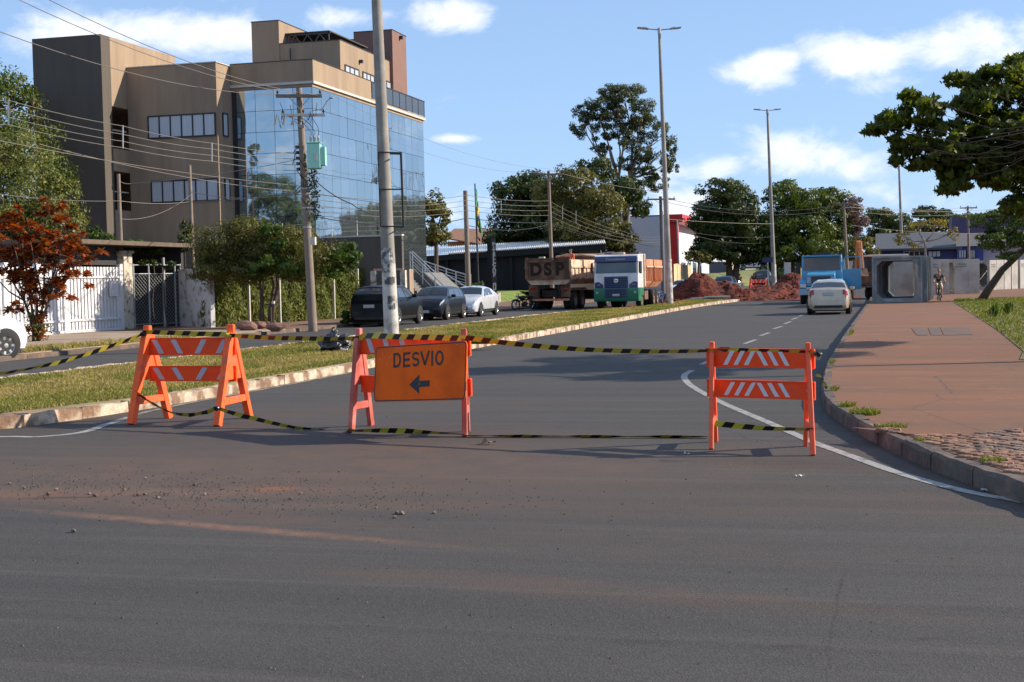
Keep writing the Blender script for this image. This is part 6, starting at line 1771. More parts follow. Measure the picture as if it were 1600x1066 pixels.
MB().box(-.46, -.38, -4.3, 4.2, .75, 1.05).box(.38, .46, -4.3, 4.2, .75, 1.05).box(-.4, .4, -4.2, -4.0, .7, 1.1).build('chassis', m_chass, T2)
bp2 = MB().box(-1.22, 1.22, -4.52, -4.42, .50, .62).build('underrun_bar', m_tipo, T2, bevel=.01)
for x in (-.6, .6): MB().box(x - .04, x + .04, -4.46, -4.38, .55, 1.4).build('bar_bracket', m_chass, bp2)
for s in (-1, 1):
    MB().box(min(s * .66, s * 1.25), max(s * .66, s * 1.25), -4.35, -4.30, .70, 1.42).build('mud_flap', m_rusty, T2)
    MB().box(s * 1.0 - .14, s * 1.0 + .14, -4.40, -4.36, 1.12, 1.24).build('tail_light', m_tl, T2)
    for y in (-3.5, -2.15): lorry_wheel(T2, s * 1.14, y, sx=s); lorry_wheel(T2, s * .82, y, sx=s)
    lorry_wheel(T2, s * 1.10, 3.1, sx=s)
    MB().prism([(-4.3, 1.12), (-4.0, 1.22), (-1.6, 1.22), (-1.3, 1.12), (-1.3, 1.08), (-4.3, 1.08)], min(s * .66, s * 1.28), max(s * .66, s * 1.28), 'x').build('mudguard', m_rusty, T2)
    MB().box(min(s * .55, s * 1.2), max(s * .55, s * 1.2), .4, 1.4, .5, 1.05).build('side_tank', m_chass, T2, bevel=.04)
    MB().box(s * 1.42 - .08, s * 1.42 + .08, 3.55, 3.7, 2.05, 2.75).build('mirror', m_trimk, T2, bevel=.02)
    MB().beam((s * 1.2, 3.6, 2.7), (s * 1.42, 3.62, 2.72), .03, .03).build('mirror_arm', m_trimk, T2)
cab2 = MB().prism([(1.9, .9), (3.95, .9), (3.95, 1.9), (3.75, 3.0), (3.5, 3.12), (1.9, 3.12)], -1.22, 1.22, 'x').build('cab', m_cabw, T2, bevel=.05)
MB().box(-.9, .9, 1.88, 1.897, 2.2, 2.8).build('rear_window', m_cglass, cab2)
MB().prism([(1.0, 2.9), (1.0, 3.1), (3.3, 3.28), (3.3, 3.2)], -1.27, 1.27, 'x').build('cab_guard', m_rusty, T2)
sheet = MB(); rr = random.Random(3)
sheet.tube([(-1.3, .8, 3.08), (-.6, .85, 3.2), (.2, .8, 3.16), (1.25, .8, 3.08)], .06, 8); sheet.build('rolled_tarpaulin', m_cream2, T2, smooth=True)

# blue bonneted lorry with its door open
pT3 = GD(1290, 84.5)
T3 = thing('flatbed_lorry', 'sky-blue bonneted lorry facing the camera with its driver door hanging open', 'truck', (-3.2, 84.8, 0), math.pi)
h = 1.12; yf = 3.7
MB().prism([(yf - .1, .95), (yf + .05, 1.0), (yf + .02, 1.62), (yf - .10, 1.72), (yf - 1.35, 1.86), (yf - 1.35, .95)], -.78, .78, 'x').build('bonnet', m_bluel2, T3, bevel=.06, seg=3)
gb3 = MB().box(-.55, .55, yf + .05, yf + .08, 1.16, 1.58).build('grille', mat('grey_blue_grille', (.10, .13, .17), .5), T3, bevel=.01)
for i in range(5): MB().box(-.5, .5, yf + .082, yf + .10, 1.19 + i * .08, 1.215 + i * .08).build('grille_slat', m_trimk, gb3)
cb3 = MB().prism([(yf - 2.9, .95), (yf - 1.25, .95), (yf - 1.25, 1.86), (yf - 1.52, 2.68), (yf - 1.7, 2.76), (yf - 2.9, 2.76)], -h, h, 'x').build('cab', m_bluel2, T3, bevel=.05, seg=3)
MB().add([(-h + .09, yf - 1.245, 1.90), (h - .09, yf - 1.245, 1.90), (h - .13, yf - 1.488, 2.62), (-h + .13, yf - 1.488, 2.62)], [(0, 1, 2, 3)]).build('windscreen', m_cglass, cb3)
MB().box(-.55, .55, yf - 2.5, yf - 1.9, 2.765, 2.9).build('roof_ventilator', m_dkwall, cb3, bevel=.02)
MB().box(-h + .05, h - .05, yf - 1.56, yf - 1.36, 2.70, 2.77).build('visor', m_bluel2, cb3, bevel=.01)
bmp = MB().box(-1.22, 1.22, yf + .02, yf + .26, .52, .86).build('bumper', mat('pale_blue_bumper', (.30, .40, .50), .5, var=.1), T3, bevel=.03)
for s in (-1, 1):
    MB().prism([(yf - 1.5, .70), (yf - 1.35, 1.20), (yf - .9, 1.42), (yf - .3, 1.40), (yf + .02, 1.22), (yf + .05, .88), (yf - .1, .86), (yf - .3, 1.1), (yf - .9, 1.12), (yf - 1.2, .9)], min(s * .785, s * 1.20), max(s * .785, s * 1.20), 'x').build('mudguard', m_bluel2, T3, bevel=.02)
    hl = MB().box(s * .98 - .17, s * .98 + .17, yf + .05, yf + .09, .94, 1.14).build('headlight', m_hl, T3, bevel=.01)
    MB().box(s * .66 - .10, s * .66 + .10, yf + .052, yf + .08, 1.18, 1.5).build('side_lamp', m_plate, T3)
    lorry_wheel(T3, s * 1.02, yf - .75, r=.5, sx=s)
    for y in (-1.8, -3.0): lorry_wheel(T3, s * 1.08, y, r=.5, sx=s)
# local -x is on our right when it faces us
MB().box(-h - .01, -h + .02, yf - 2.1, yf - 1.5, 1.95, 2.55).build('side_window', m_cglass, T3)
dg_ = math.radians(60)
door = MB().prism([(0, .78), (1.05, .78), (1.05, 1.95), (0, 1.95)], -.03, .03, 'y').build('door', m_bluel2, T3, (-h - .03, yf - 1.45, 0), (0, 0, math.pi - .12), bevel=.02)
dfr = MB(); dfr.beam((0.02, 0, 1.95), (.14, 0, 2.62), .05, .05, up=(0, 1, 0)); dfr.beam((.14, 0, 2.62), (1.02, 0, 2.62), .05, .05); dfr.beam((1.02, 0, 2.62), (1.02, 0, 1.95), .05, .05, up=(0, 1, 0)); dfr.build('window_frame', m_bluel2, door)
MB().box(.75, .9, .035, .06, 1.55, 1.60).build('handle', m_trimk, door)
MB().box(1.2, 1.45, -.1, .02, 1.75, 2.35).build('mirror', m_trimk, T3, (0, yf - 1.4, 0), bevel=.02)
MB().box(-.45, -.37, -4, 3, .72, .98).box(.37, .45, -4, 3, .72, .98).build('chassis', m_chass, T3)
MB().box(-1.2, 1.2, -4.2, .7, 1.12, 1.32).build('flatbed', m_rusty, T3)
MB().box(-1.2, 1.2, .62, .70, 1.33, 2.4).build('headboard', m_bluel2, T3)

# excavator behind the culvert
pe_ = P(1343, 440, 92); EX = thing('excavator', 'orange excavator with folded boom and pale cab roof behind the blue lorry', 'excavator', (pe_.x, pe_.y, 0), .2)
m_exo = mat('excavator_orange', (.55, .16, .03), .6, var=.2, vscale=4)
MB().box(-1.1, -.6, -1.6, 1.6, 0, .75).build('track', m_chass, EX, bevel=.2); MB().box(.6, 1.1, -1.6, 1.6, 0, .75).build('track', m_chass, EX, bevel=.2)
MB().box(-1.1, 1.2, -1.2, 1.8, .85, 1.75).build('upper_body', m_rusty, EX, bevel=.08)
cb_ = MB().box(.45, 1.5, -1.1, .5, 1.76, 2.72).build('cab', m_dkwall, EX, bevel=.05); MB().box(.35, 2.9, -1.2, .6, 2.725, 2.86).build('cab_roof', m_trim, cb_, bevel=.04)
for px, a_ in ((0, 0),):
    bo_ = MB(); bo_.prism([(-.6, 1.5), (-1.2, 3.2), (-1.05, 3.75), (-.75, 3.8), (-.45, 3.3), (-.2, 1.6)], -.34, -.02, 'x'); bo_.build('boom', m_exo, EX, bevel=.03)
    ar_ = MB(); ar_.prism([(-1.15, 3.7), (-1.75, 2.0), (-1.55, 1.9), (-.95, 3.5)], -.30, -.06, 'x'); ar_.build('arm', m_exo, EX, bevel=.02)
    MB().tube([(-.18, -.9, 2.4), (-.18, -1.3, 3.3)], .05, 8).build('hydraulic_ram', m_chrome, EX)
    MB().prism([(-1.5, 2.0), (-2.1, 1.5), (-2.0, 1.0), (-1.5, 1.1)], -.55, .2, 'x').build('bucket', m_rusty, EX)

# motorcycles and bicycle
def cycle(name, label, loc, rz, wr, wb, motor, mframe, cat, rigid=0.0):
    t = thing(name, label, cat, loc, rz)
    tw = .05 if motor else .022
    for y in (-wb / 2, wb / 2):
        w = MB().lathe([(wr - tw, -tw), (wr, -tw * .5), (wr, tw * .5), (wr - tw, tw), (wr - tw * 1.6, 0)], 28, 'x', close=True).build('wheel', m_tyre, t, (0, y, wr), smooth=True)
        sp_ = MB()
        for k in range(12 if not motor else 6):
            a = 2 * math.pi * k / (12 if not motor else 6); sp_.tube([(0, 0, 0), (0, math.cos(a) * (wr - tw * 1.3), math.sin(a) * (wr - tw * 1.3))], .004 if not motor else .014, 4)
        sp_.tube([(-.04, 0, 0), (.04, 0, 0)], .03, 8); sp_.build('spokes', m_chrome, w)
    f = MB(); r = .017 if not motor else .03
    bb = Vector((0, -.02, wr * (.9 if not motor else 1.2))); seat = Vector((0, -wb * .2, wr * 2.45 if not motor else wr * 2.3)); head = Vector((0, wb * .33, wr * 2.55 if not motor else wr * 2.6)); re = Vector((0, -wb / 2, wr)); fr = Vector((0, wb / 2, wr))
    for a, b in ((bb, seat), (seat, head), (bb, head - Vector((0, 0, .06))), (bb, re), (re, seat)): f.tube([a, b], r, 8)
    for s in (-1, 1): f.tube([fr + Vector((s * .05, 0, 0)), head + Vector((s * .05, -.02, 0))], r * .8, 6)
    f.build('frame', mframe, t, smooth='auto')
    hb = MB(); hw = .30 if not motor else .36; hz = head + Vector((0, -.02, .09 if not motor else .14))
    hb.tube([hz + Vector((-hw, -.06, .03)), hz + Vector((-hw * .4, .03, .0)), hz + Vector((hw * .4, .03, .0)), hz + Vector((hw, -.06, .03))], .014, 8); hb.tube([head, hz + Vector((0, .02, 0))], .018, 6)
    hb.build('handlebar', m_trimk, t, smooth='auto')
    MB().blob(tuple(seat + Vector((0, 0, .05))), (.08 if not motor else .14, .13 if not motor else .34, .035 if not motor else .07), 3, .05).build('seat', m_trimk, t, smooth=True)
    if motor:
        MB().blob((0, wb * .12, wr * 2.35), (.15, .25, .12), 3, .05).build('tank', mframe, t, smooth=True)
        MB().blob((0, 0, wr * 1.1), (.14, .20, .16), 2, .2).build('engine', m_chass, t)
        hlp = head + Vector((0, .10, .02)); MB().lathe([(0, 0), (.07, .0), (.085, .05), (.08, .07), (0, .08)], 14, 'y', tuple(hlp)).build('headlamp', m_hl if motor != 'lit' else mat('lit_headlamp', (.9, .9, .85), .3, emit=(1, .93, .8, 14)), t, smooth=True)
        for y in (-wb / 2, wb / 2): MB().prism([(y + wr * 1.05 * math.cos(a), wr + (wr * 1.1) * math.sin(a)) for a in (.4, .9, 1.57, 2.2, 2.7)] + [(y + wr * 1.13 * math.cos(a), wr + (wr * 1.16) * math.sin(a)) for a in (2.7, 2.2, 1.57, .9, .4)], -.06, .06, 'x').build('mudguard', mframe, t)
        MB().tube([(.14, .1, wr * .7), (.17, -wb * .3, wr * .7), (.17, -wb * .55, wr * .95)], .035, 8).build('exhaust', m_chrome, t)
    else:
        MB().tube([bb + Vector((-.12, 0, 0)), bb + Vector((.12, 0, 0))], .012, 6).build('crank', m_trimk, t)
        for s in (-1, 1): MB().box(s * .14 - .045, s * .14 + .045, -.04, .04, -.012, .012).build('pedal', m_trimk, t, bb + Vector((0, s * .05, -s * .15)))
    return t
def person(name, label, loc, rz, joints, radii, skin_m, shirt_m, short_m, hair_m, shoe_m, leg_bare=True, helmet=None, scale=1.0):
    """joints: dict of named points; body grown as one skinned surface; clothing split by height bands along limbs"""
    t = thing(name, label, 'person', loc, rz); t.scale = (scale,) * 3
    J = {k: Vector(v) for k, v in joints.items()}
    edges = [('pelvis', 'belly'), ('belly', 'chest'), ('chest', 'neck'), ('neck', 'headb')]
    for s in 'LR': edges += [('chest', 'sh' + s), ('sh' + s, 'el' + s), ('el' + s, 'wr' + s), ('wr' + s, 'ha' + s), ('pelvis', 'hip' + s), ('hip' + s, 'kn' + s), ('kn' + s, 'an' + s), ('an' + s, 'to' + s)]
    names = list(J); idx = {k: i for i, k in enumerate(names)}
    rad = dict(pelvis=.125, belly=.115, chest=.135, neck=.055, headb=.06, sh=.062, el=.042, wr=.030, ha=.034, hip=.088, kn=.058, an=.040, to=.036)
    rad.update(radii or {})
    def grow(nm, eds, m, grow_by=0.0, levels=1):
        ks = []
        for e in eds:
            for k in e:
                if k not in ks: ks.append(k)
        me = bpy.data.meshes.new(nm); me.from_pydata([J[k] for k in ks], [(ks.index(a), ks.index(b)) for a, b in eds], [])
        me.materials.append(m)
        o = bpy.data.objects.new(nm, me); COL.objects.link(o); o.parent = t
        sk = o.modifiers.new('skin', 'SKIN'); sk.use_smooth_shade = True
        for i, k in enumerate(ks):
            r_ = rad[k] if k in rad else rad[k[:-1]]; v = me.skin_vertices[0].data[i]; r_ += grow_by; v.radius = (r_, r_ * (.8 if k in ('pelvis', 'belly', 'chest') else 1)); v.use_root = (i == 0)
        sb = o.modifiers.new('sub', 'SUBSURF'); sb.levels = levels; sb.render_levels = 2
        return o
    body = grow('body', edges, skin_m)
    J['slL'] = J['shL'].lerp(J['elL'], .75); J['slR'] = J['shR'].lerp(J['elR'], .75); rad['sl'] = .050
    grow('shirt', [('belly', 'chest'), ('pelvis', 'belly'), ('chest', 'shL'), ('chest', 'shR'), ('shL', 'slL'), ('shR', 'slR')], shirt_m, .014)
    J['thL'] = J['hipL'].lerp(J['knL'], .9 if leg_bare else 1); J['thR'] = J['hipR'].lerp(J['knR'], .9 if leg_bare else 1); rad['th'] = .066
    le = [('pelvis', 'hipL'), ('pelvis', 'hipR'), ('hipL', 'thL'), ('hipR', 'thR')]
    if not leg_bare: le = [('pelvis', 'hipL'), ('pelvis', 'hipR'), ('hipL', 'knL'), ('hipR', 'knR'), ('knL', 'anL'), ('knR', 'anR')]
    grow('shorts' if leg_bare else 'trousers', le, short_m, .014)
    hd = J['head']
    MB().blob(tuple(hd), (.078, .095, .118), 3, .03).build('head', skin_m, t, smooth=True)
    f = MB(); f.blob(tuple(hd + Vector((0, .097, -.01))), (.013, .018, .022), 1, 0); f.build('nose', skin_m, t, smooth=True)
    for s in (-1, 1):
        MB().blob(tuple(hd + Vector((s * .031, .086, .015))), (.011, .008, .007), 1, 0).build('eye', shoe_m, t)
        MB().blob(tuple(hd + Vector((s * .080, .0, -.005))), (.010, .02, .028), 1, 0).build('ear', skin_m, t, smooth=True)
    MB().box(-.022, .022, .088, .094, -.048, -.042).build('mouth', mat('lip', (.25, .08, .06), .6), t, tuple(hd))
    if helmet: MB().blob(tuple(hd + Vector((0, -.005, .02))), (.125, .145, .14), 3, .02, flat=-.09).build('helmet', helmet, t, smooth=True)
    else:
        MB().blob(tuple(hd + Vector((0, -.022, .036))), (.088, .098, .100), 3, .05, flat=-.05).build('hair', hair_m, t, smooth=True)
    for s in 'LR':
        a = J['an' + s]; b = J['to' + s]
        MB().tube([a + Vector((0, -.05, -.02)), (a + b) / 2 + Vector((0, 0, -.01)), b + Vector((0, .04, -.01))], [.045, .050, .035], 10).build('shoe', shoe_m, t, smooth=True)
        w = J['ha' + s]; hbm = MB(); d = (w - J['wr' + s]).normalized()
        for k in range(4):
            o_ = Vector(((k - 1.5) * .018, 0, 0)); hbm.tube([w + o_, w + o_ + d * .05, w + o_ + d * .06 + Vector((0, -.01, -.035)), w + o_ + d * .03 + Vector((0, -.02, -.045))], [.010, .009, .009, .008], 6)
        sgn = 1 if s == 'L' else -1
        hbm.tube([w - d * .01, w + Vector((-.035 * sgn * (1 if s == 'L' else 1), .02, -.01)), w + d * .04 + Vector((-.03 * sgn, .02, -.03))], [.012, .010, .009], 6)
        hbm.build('fingers', skin_m, t, smooth=True)
    return t
m_skin = mat('skin', (.36, .18, .115), .6); m_hair = mat('brown_hair', (.10, .045, .02), .7); m_shoe = mat('dark_shoe', (.03, .03, .035), .6)
m_tee = mat('dark_green_tee', (.015, .035, .035), .8); m_shrt = mat('pale_shorts', (.48, .40, .34), .85)
cyp = GD(1467, 73.8)
BK = cycle('bicycle', 'bicycle ridden toward the camera on the red pavement', (cyp.x, cyp.y, .147), math.pi - YAW * .2 + .12, .335, 1.05, False, m_dark, 'bicycle')
sit = dict(pelvis=(0, -.24, .93), belly=(0, -.18, 1.07), chest=(0, -.08, 1.27), neck=(0, -.02, 1.43), headb=(0, .01, 1.50), head=(0, .035, 1.575),
           shL=(.18, -.06, 1.345), shR=(-.18, -.06, 1.345), elL=(.26, .06, 1.13), elR=(-.26, .06, 1.13), wrL=(.28, .24, 1.02), wrR=(-.28, .24, 1.02), haL=(.285, .29, .99), haR=(-.285, .29, .99),
           hipL=(.095, -.22, .90), hipR=(-.095, -.22, .90), knL=(.14, .14, .82), knR=(-.13, .15, .66), anL=(.13, .04, .44), anR=(-.13, .02, .26), toL=(.13, .16, .40), toR=(-.13, .14, .21))
person('person', 'person in a dark T-shirt and pale shorts riding a bicycle toward the camera', (cyp.x, cyp.y, .147), math.pi - YAW * .2 + .12, sit, None, m_skin, m_tee, m_shrt, m_hair, m_shoe)
g = GD(823, 79) + Vector((-.1, 1.0, 0)); cycle('motorcycle', 'black motorcycle parked just left of the muddy tipper lorry', (g.x - .3, g.y, .02), math.pi - .7, .30, 1.25, True, m_trimk, 'motorcycle')
g = GD(1038, 92); cycle('motorcycle', 'blue and white motorcycle parked behind the big lamp post', (g.x - .25, g.y - 1, .0), math.pi - .3, .30, 1.25, True, mat('blue_tank', (.02, .08, .35), .4), 'motorcycle')
mg_ = GD(1156, 150)
cycle('motorcycle', 'oncoming motorcycle with its headlamp shining beyond the dug trench', mg_, math.pi - .05, .31, 1.3, 'lit', m_trimk, 'motorcycle')
sit2 = dict(sit); sit2['pelvis'] = (0, -.3, .80)
person('person', 'motorcyclist in dark clothing and helmet riding toward the trench', mg_ + Vector((0, 0, -.05)), math.pi - .05, sit, None, m_skin, m_trimk, m_dark, m_hair, m_shoe, leg_bare=False, helmet=m_trimk)
# worker standing up behind the cab of the muddy lorry
wk = dict(pelvis=(0, 0, .95), belly=(0, 0, 1.08), chest=(0, .01, 1.30), neck=(0, .02, 1.46), headb=(0, .03, 1.52), head=(0, .04, 1.60), shL=(.19, 0, 1.38), shR=(-.19, 0, 1.38),
          elL=(.27, .03, 1.12), elR=(-.27, .03, 1.12), wrL=(.24, .2, .98), wrR=(-.24, .2, .98), haL=(.23, .25, .96), haR=(-.23, .25, .96), hipL=(.1, 0, .92), hipR=(-.1, 0, .92), knL=(.11, .02, .5), knR=(-.11, .02, .5), anL=(.11, 0, .09), anR=(-.11, 0, .09), toL=(.11, .13, .05), toR=(-.11, .13, .05))
wkp = P(893, 440, 83.5)
person('person', 'worker in an orange-red shirt standing up in the muddy tipper body', (wkp.x, wkp.y, 1.78), 2.6, wk, None, m_skin, mat('orange_shirt', (.55, .10, .04), .8), m_dark, m_trimk, m_shoe, leg_bare=False)
g = GD(1178, 132)
person('person', 'small far-off person in dark clothes standing beside the black pickup', g + Vector((0, 0, .1)), 2.9, wk, None, m_skin, mat('maroon_shirt', (.15, .03, .03), .8), m_dark, m_hair, m_shoe, leg_bare=False)

# ------------------------------------------------------------------ concrete box culverts
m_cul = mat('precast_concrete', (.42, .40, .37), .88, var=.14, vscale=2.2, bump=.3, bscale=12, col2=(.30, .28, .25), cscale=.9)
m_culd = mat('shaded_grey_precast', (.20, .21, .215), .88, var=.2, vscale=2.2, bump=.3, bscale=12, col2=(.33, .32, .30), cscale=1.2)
def culvert_mesh(Wc=2.45, Hc=2.35, Lc=1.0, th=.23, ch=.26):
    """square ring with haunched inner corners, opening along local y, with a thinner socket rim"""
    o = [(-Wc / 2, 0), (Wc / 2, 0), (Wc / 2, Hc), (-Wc / 2, Hc)]
    a, b = Wc / 2 - th, Hc - th
    inn = [(-a + ch, th), (a - ch, th), (a, th + ch), (a, b - ch), (a - ch, b), (-a + ch, b), (-a, b - ch), (-a, th + ch)]
    mb = MB(); out8 = [(-Wc / 2 + ch + th, 0), (Wc / 2 - ch - th, 0), (Wc / 2, th + ch), (Wc / 2, Hc - th - ch), (Wc / 2 - ch - th, Hc), (-Wc / 2 + ch + th, Hc), (-Wc / 2, Hc - th - ch), (-Wc / 2, th + ch)]
    outer = [out8[0], out8[1], (Wc / 2, 0), out8[2], out8[3], (Wc / 2, Hc), out8[4], out8[5], (-Wc / 2, Hc), out8[6], out8[7], (-Wc / 2, 0)]
    innm = [inn[0], inn[1], None, inn[2], inn[3], None, inn[4], inn[5], None, inn[6], inn[7], None]
    V = []; 
    for y in (-Lc / 2, Lc / 2):
        V += [(p[0], y, p[1]) for p in outer]; V += [(p[0], y, p[1]) for p in inn]
    F = []
    no, ni = 12, 8
    def oi(i, e): return e * 20 + i % 12
    def ii(i, e): return e * 20 + 12 + i % 8
    for i in range(12): F.append((oi(i, 0), oi(i + 1, 0), oi(i + 1, 1), oi(i, 1)))
    for i in range(8): F.append((ii(i, 1), ii(i + 1, 1), ii(i + 1, 0), ii(i, 0)))
    for e in (0, 1):
        for k in range(4):
            A, Bq = [(0, 1), (3, 4), (6, 7), (9, 10)][k], (2 * k, 2 * k + 1)
            F.append((oi(A[0], e), oi(A[1], e), ii(Bq[1], e), ii(Bq[0], e)))
            c = [2, 5, 8, 11][k]; F.append((oi(c - 1, e), oi(c, e), oi(c + 1, e), ii(Bq[1] + 1, e), ii(Bq[1], e)))
    mb.add(V, F); return mb
cme = culvert_mesh().mesh('concrete_ring', m_cul); 
m_stamp = mat('stencil_mark', (.16, .155, .15), .9, var=.3)
def culvert(label, loc, rz, rim=False, stamp=False, group=None, s=1.0, me=None, mm=None):
    t = thing('box_culvert', label, 'concrete culvert', loc, rz, group)
    r = bpy.data.objects.new('concrete_ring', me or cme); COL.objects.link(r); r.parent = t
    if rim:
        a = 1.20; V = MB()
        for (x0, x1, z0, z1) in ((-a, a, .02, .09), (-a, a, 2.26, 2.33), (-a, -a + .07, .095, 2.255), (a - .07, a, .095, 2.255)): V.box(x0, x1, -.60, -.5025, z0, z1)
        V.build('socket_rim', mm or m_cul, t)
    if stamp:
        mb = MB(); rr = random.Random(int(loc[0] * 10))
        for row in range(2):
            y = -.32
            while y < .32: w = rr.uniform(.03, .09); mb.box(-1.2285, -1.2265, y, y + w, 1.95 - row * .16, 2.05 - row * .16); y += w + .03
        mb.build('stencil_mark', m_stamp, t)
    return t
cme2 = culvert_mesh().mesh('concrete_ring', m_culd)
q0 = GD(1402, 71.2)
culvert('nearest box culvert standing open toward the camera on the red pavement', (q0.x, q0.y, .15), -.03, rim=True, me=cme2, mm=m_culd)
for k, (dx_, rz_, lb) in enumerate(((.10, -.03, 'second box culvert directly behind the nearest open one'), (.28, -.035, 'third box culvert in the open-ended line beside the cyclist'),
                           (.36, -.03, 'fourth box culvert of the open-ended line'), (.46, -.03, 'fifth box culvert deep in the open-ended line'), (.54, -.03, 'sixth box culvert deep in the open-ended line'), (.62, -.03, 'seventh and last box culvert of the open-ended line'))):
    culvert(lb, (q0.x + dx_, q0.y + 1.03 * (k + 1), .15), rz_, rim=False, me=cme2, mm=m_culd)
hx = math.pi / 2
culvert('box culvert standing side-on behind the open-ended line, seen through it', (q0.x + .30, q0.y + 9.6, .15), math.pi / 2 + .12)
culvert('second side-on box culvert behind the open-ended line', (q0.x + 1.42, q0.y + 9.9, .15), math.pi / 2 + .12)
for i, (px, dd, rz, lb) in enumerate(((1454, 86, hx + .1, 'side-turned box culvert with stencilled marks just left of the cyclist'), (1467, 87, hx + .1, 'box culvert in shadow directly behind the cyclist'), (1476, 90, hx, 'box culvert whose bright open side shows right of the cyclist'),
                                   (1495, 88, hx + .22, 'solid-faced box culvert with stencilled marks right of the cyclist'), (1511, 89, hx + .22, 'box culvert with two bright open ends right of the stencilled one'))):
    g = GD(px, dd + 8); culvert(lb, (g.x, g.y, .15), rz, stamp=(i in (0, 3)))
ra = math.radians(147); ORD = 'first second third fourth fifth sixth seventh eighth ninth tenth eleventh twelfth thirteenth fourteenth fifteenth sixteenth seventeenth'.split(); rdir = Vector((math.sin(ra), -math.cos(ra), 0)); r0 = GD(1530, 112)
for i in range(17):
    g = r0 + rdir * (i * 1.12 + (.35 if i > 3 else 0) + (.4 if i > 8 else 0))
    culvert(('%s upright culvert from the left in the long pale row beyond the leaning tree' % ORD[i]), (g.x, g.y, .15), ra + R.uniform(-.04, .04), group='culverts of the long pale row', stamp=i % 2 == 0)
# slab, pipe, wooden things
g = GD(1120, 96); sb = MB().box(-1.2, 1.2, -.5, .5, .1, .24).box(-.3, 1.3, -.75, .2, .243, .33).build('concrete_slab', m_cul, None, (g.x - .3, g.y - 2, .05), (0, 0, YAW)); tag(sb, 'pair of flat pale concrete slabs lying at the end of the median', 'concrete slab')
g = GD(1219, 112); pp = thing('plastic_pipe', 'pale blue pipe leaning at the foot of the second lamp post', 'pipe', g); MB().tube([(-.25, 0, .2), (.15, 0, 1.4)], .13, 12).build('tube', mat('pale_blue_pvc', (.35, .5, .62), .4), pp, smooth='auto')
g = GD(1231, 116); sgp = thing('hoarding', 'white upright board standing behind the right earth heap', 'board', g); MB().box(-.25, .25, -.04, .04, 0, 2.7).build('board', m_trim, sgp); MB().box(-.3, -.26, -.04, .04, 0, 2.75).build('edge_batten', m_lum, sgp)
g = GD(1200, 118); tp_ = thing('road_sign_post', 'thin sign post with a small dark blue plate left of the second lamp post', 'sign', g); MB().tube([(0, 0, 0), (0, 0, 3.1)], .035, 8).build('post', m_lum, tp_); MB().box(-.45, .45, -.05, -.03, 2.75, 3.15).build('plate', mat('blue_sign', (.02, .03, .10), .5), tp_)

# ------------------------------------------------------------------ heaps of dug red earth
m_earth = mat('dug_red_earth', (.125, .020, .007), .95, var=.5, vscale=2.5, bump=1.0, bscale=3.5, col2=(.050, .010, .005), cscale=1.3, bdist=.12)
def heap(label, cx_, cy_, rx_, ry_, hts, seed, n=44):
    mb = MB(); V = []
    for j in range(n + 1):
        for i in range(n + 1):
            u, v = i / n * 2 - 1, j / n * 2 - 1; x, y = u * rx_, v * ry_
            z = 0
            for (hx_, hy_, hr, hh_) in hts:
                d = math.hypot((x - hx_), (y - hy_) * rx_ / ry_) / hr; z = max(z, hh_ * max(0, 1 - d) ** .85 if d < 1 else 0)
            e = max(abs(u), abs(v)); z += .16 * max(0, 1 - e ** 3)
            nn = mnoise.fractal(Vector((x * 1.1 + seed, y * 1.1, seed)), .7, 2.1, 5)
            z += (.16 + .10 * z) * nn * (1 if e < .93 else 0); z = max(z, -.05) if e < .98 else -.08
            V.append((cx_ + x, cy_ + y, z + gz(cy_ + y)))
    mb.add(V, [(j * (n + 1) + i, j * (n + 1) + i + 1, (j + 1) * (n + 1) + i + 1, (j + 1) * (n + 1) + i) for j in range(n) for i in range(n)])
    t = thing('earth_heap', label, 'earth heap', (cx_, cy_, 0)); l = t.location
    mb.build('heap', m_earth, t, loc=(-cx_, -cy_, 0), smooth=False)
    ck = MB(); rr = random.Random(seed)
    for i in range(120):
        x, y = rr.uniform(-.9, .9) * rx_, rr.uniform(-.95, .2) * ry_; z = 0
        for (hx_, hy_, hr, hh_) in hts:
            d = math.hypot((x - hx_), (y - hy_) * rx_ / ry_) / hr; z = max(z, hh_ * max(0, 1 - d) ** .85)
        s = rr.uniform(.05, .16); ck.blob((x, y, z + .12), (s, s * .8, s * .7), 1, .3, 1.5, i)
    ck.build('clods', m_earth, t, kind='stuff')
    return t
h1 = GD(1095, 97); h2 = GD(1236, 101); h3 = GD(1165, 101)
heap('tall pointed heap of dug red earth left of the trench', h1.x + .3, h1.y, 4.6, 3.4, ((-.5, 0, 2.6, 1.95), (1.3, .2, 2.2, 1.25), (2.4, -.4, 1.8, .7)), 3)
heap('lower ragged heap of red earth beside the blue lorry', h2.x - .2, h2.y, 3.3, 3.2, ((.3, .2, 2.2, 1.75), (-1.5, 0, 1.8, .9)), 8)
heap('flat spread of loose red soil across the closed road', h3.x, h3.y - 2, 4.2, 4.2, ((-1.4, .5, 2.3, .8), (1.2, .8, 2.5, .85), (2.6, 1, 2, 1.1), (-3, .3, 1.8, .7)), 12)
sd_ = MB(); 
spill = poly_sheet('red_soil_spill', [(-16.2, 84), (-12.4, 84.5), (-12.5, 95), (-9.6, 95.2), (-6, 93.5), (-2.5, 92.5), (-1.2, 96), (-1.4, 110), (-15, 110)], .012, m_earth, .01)
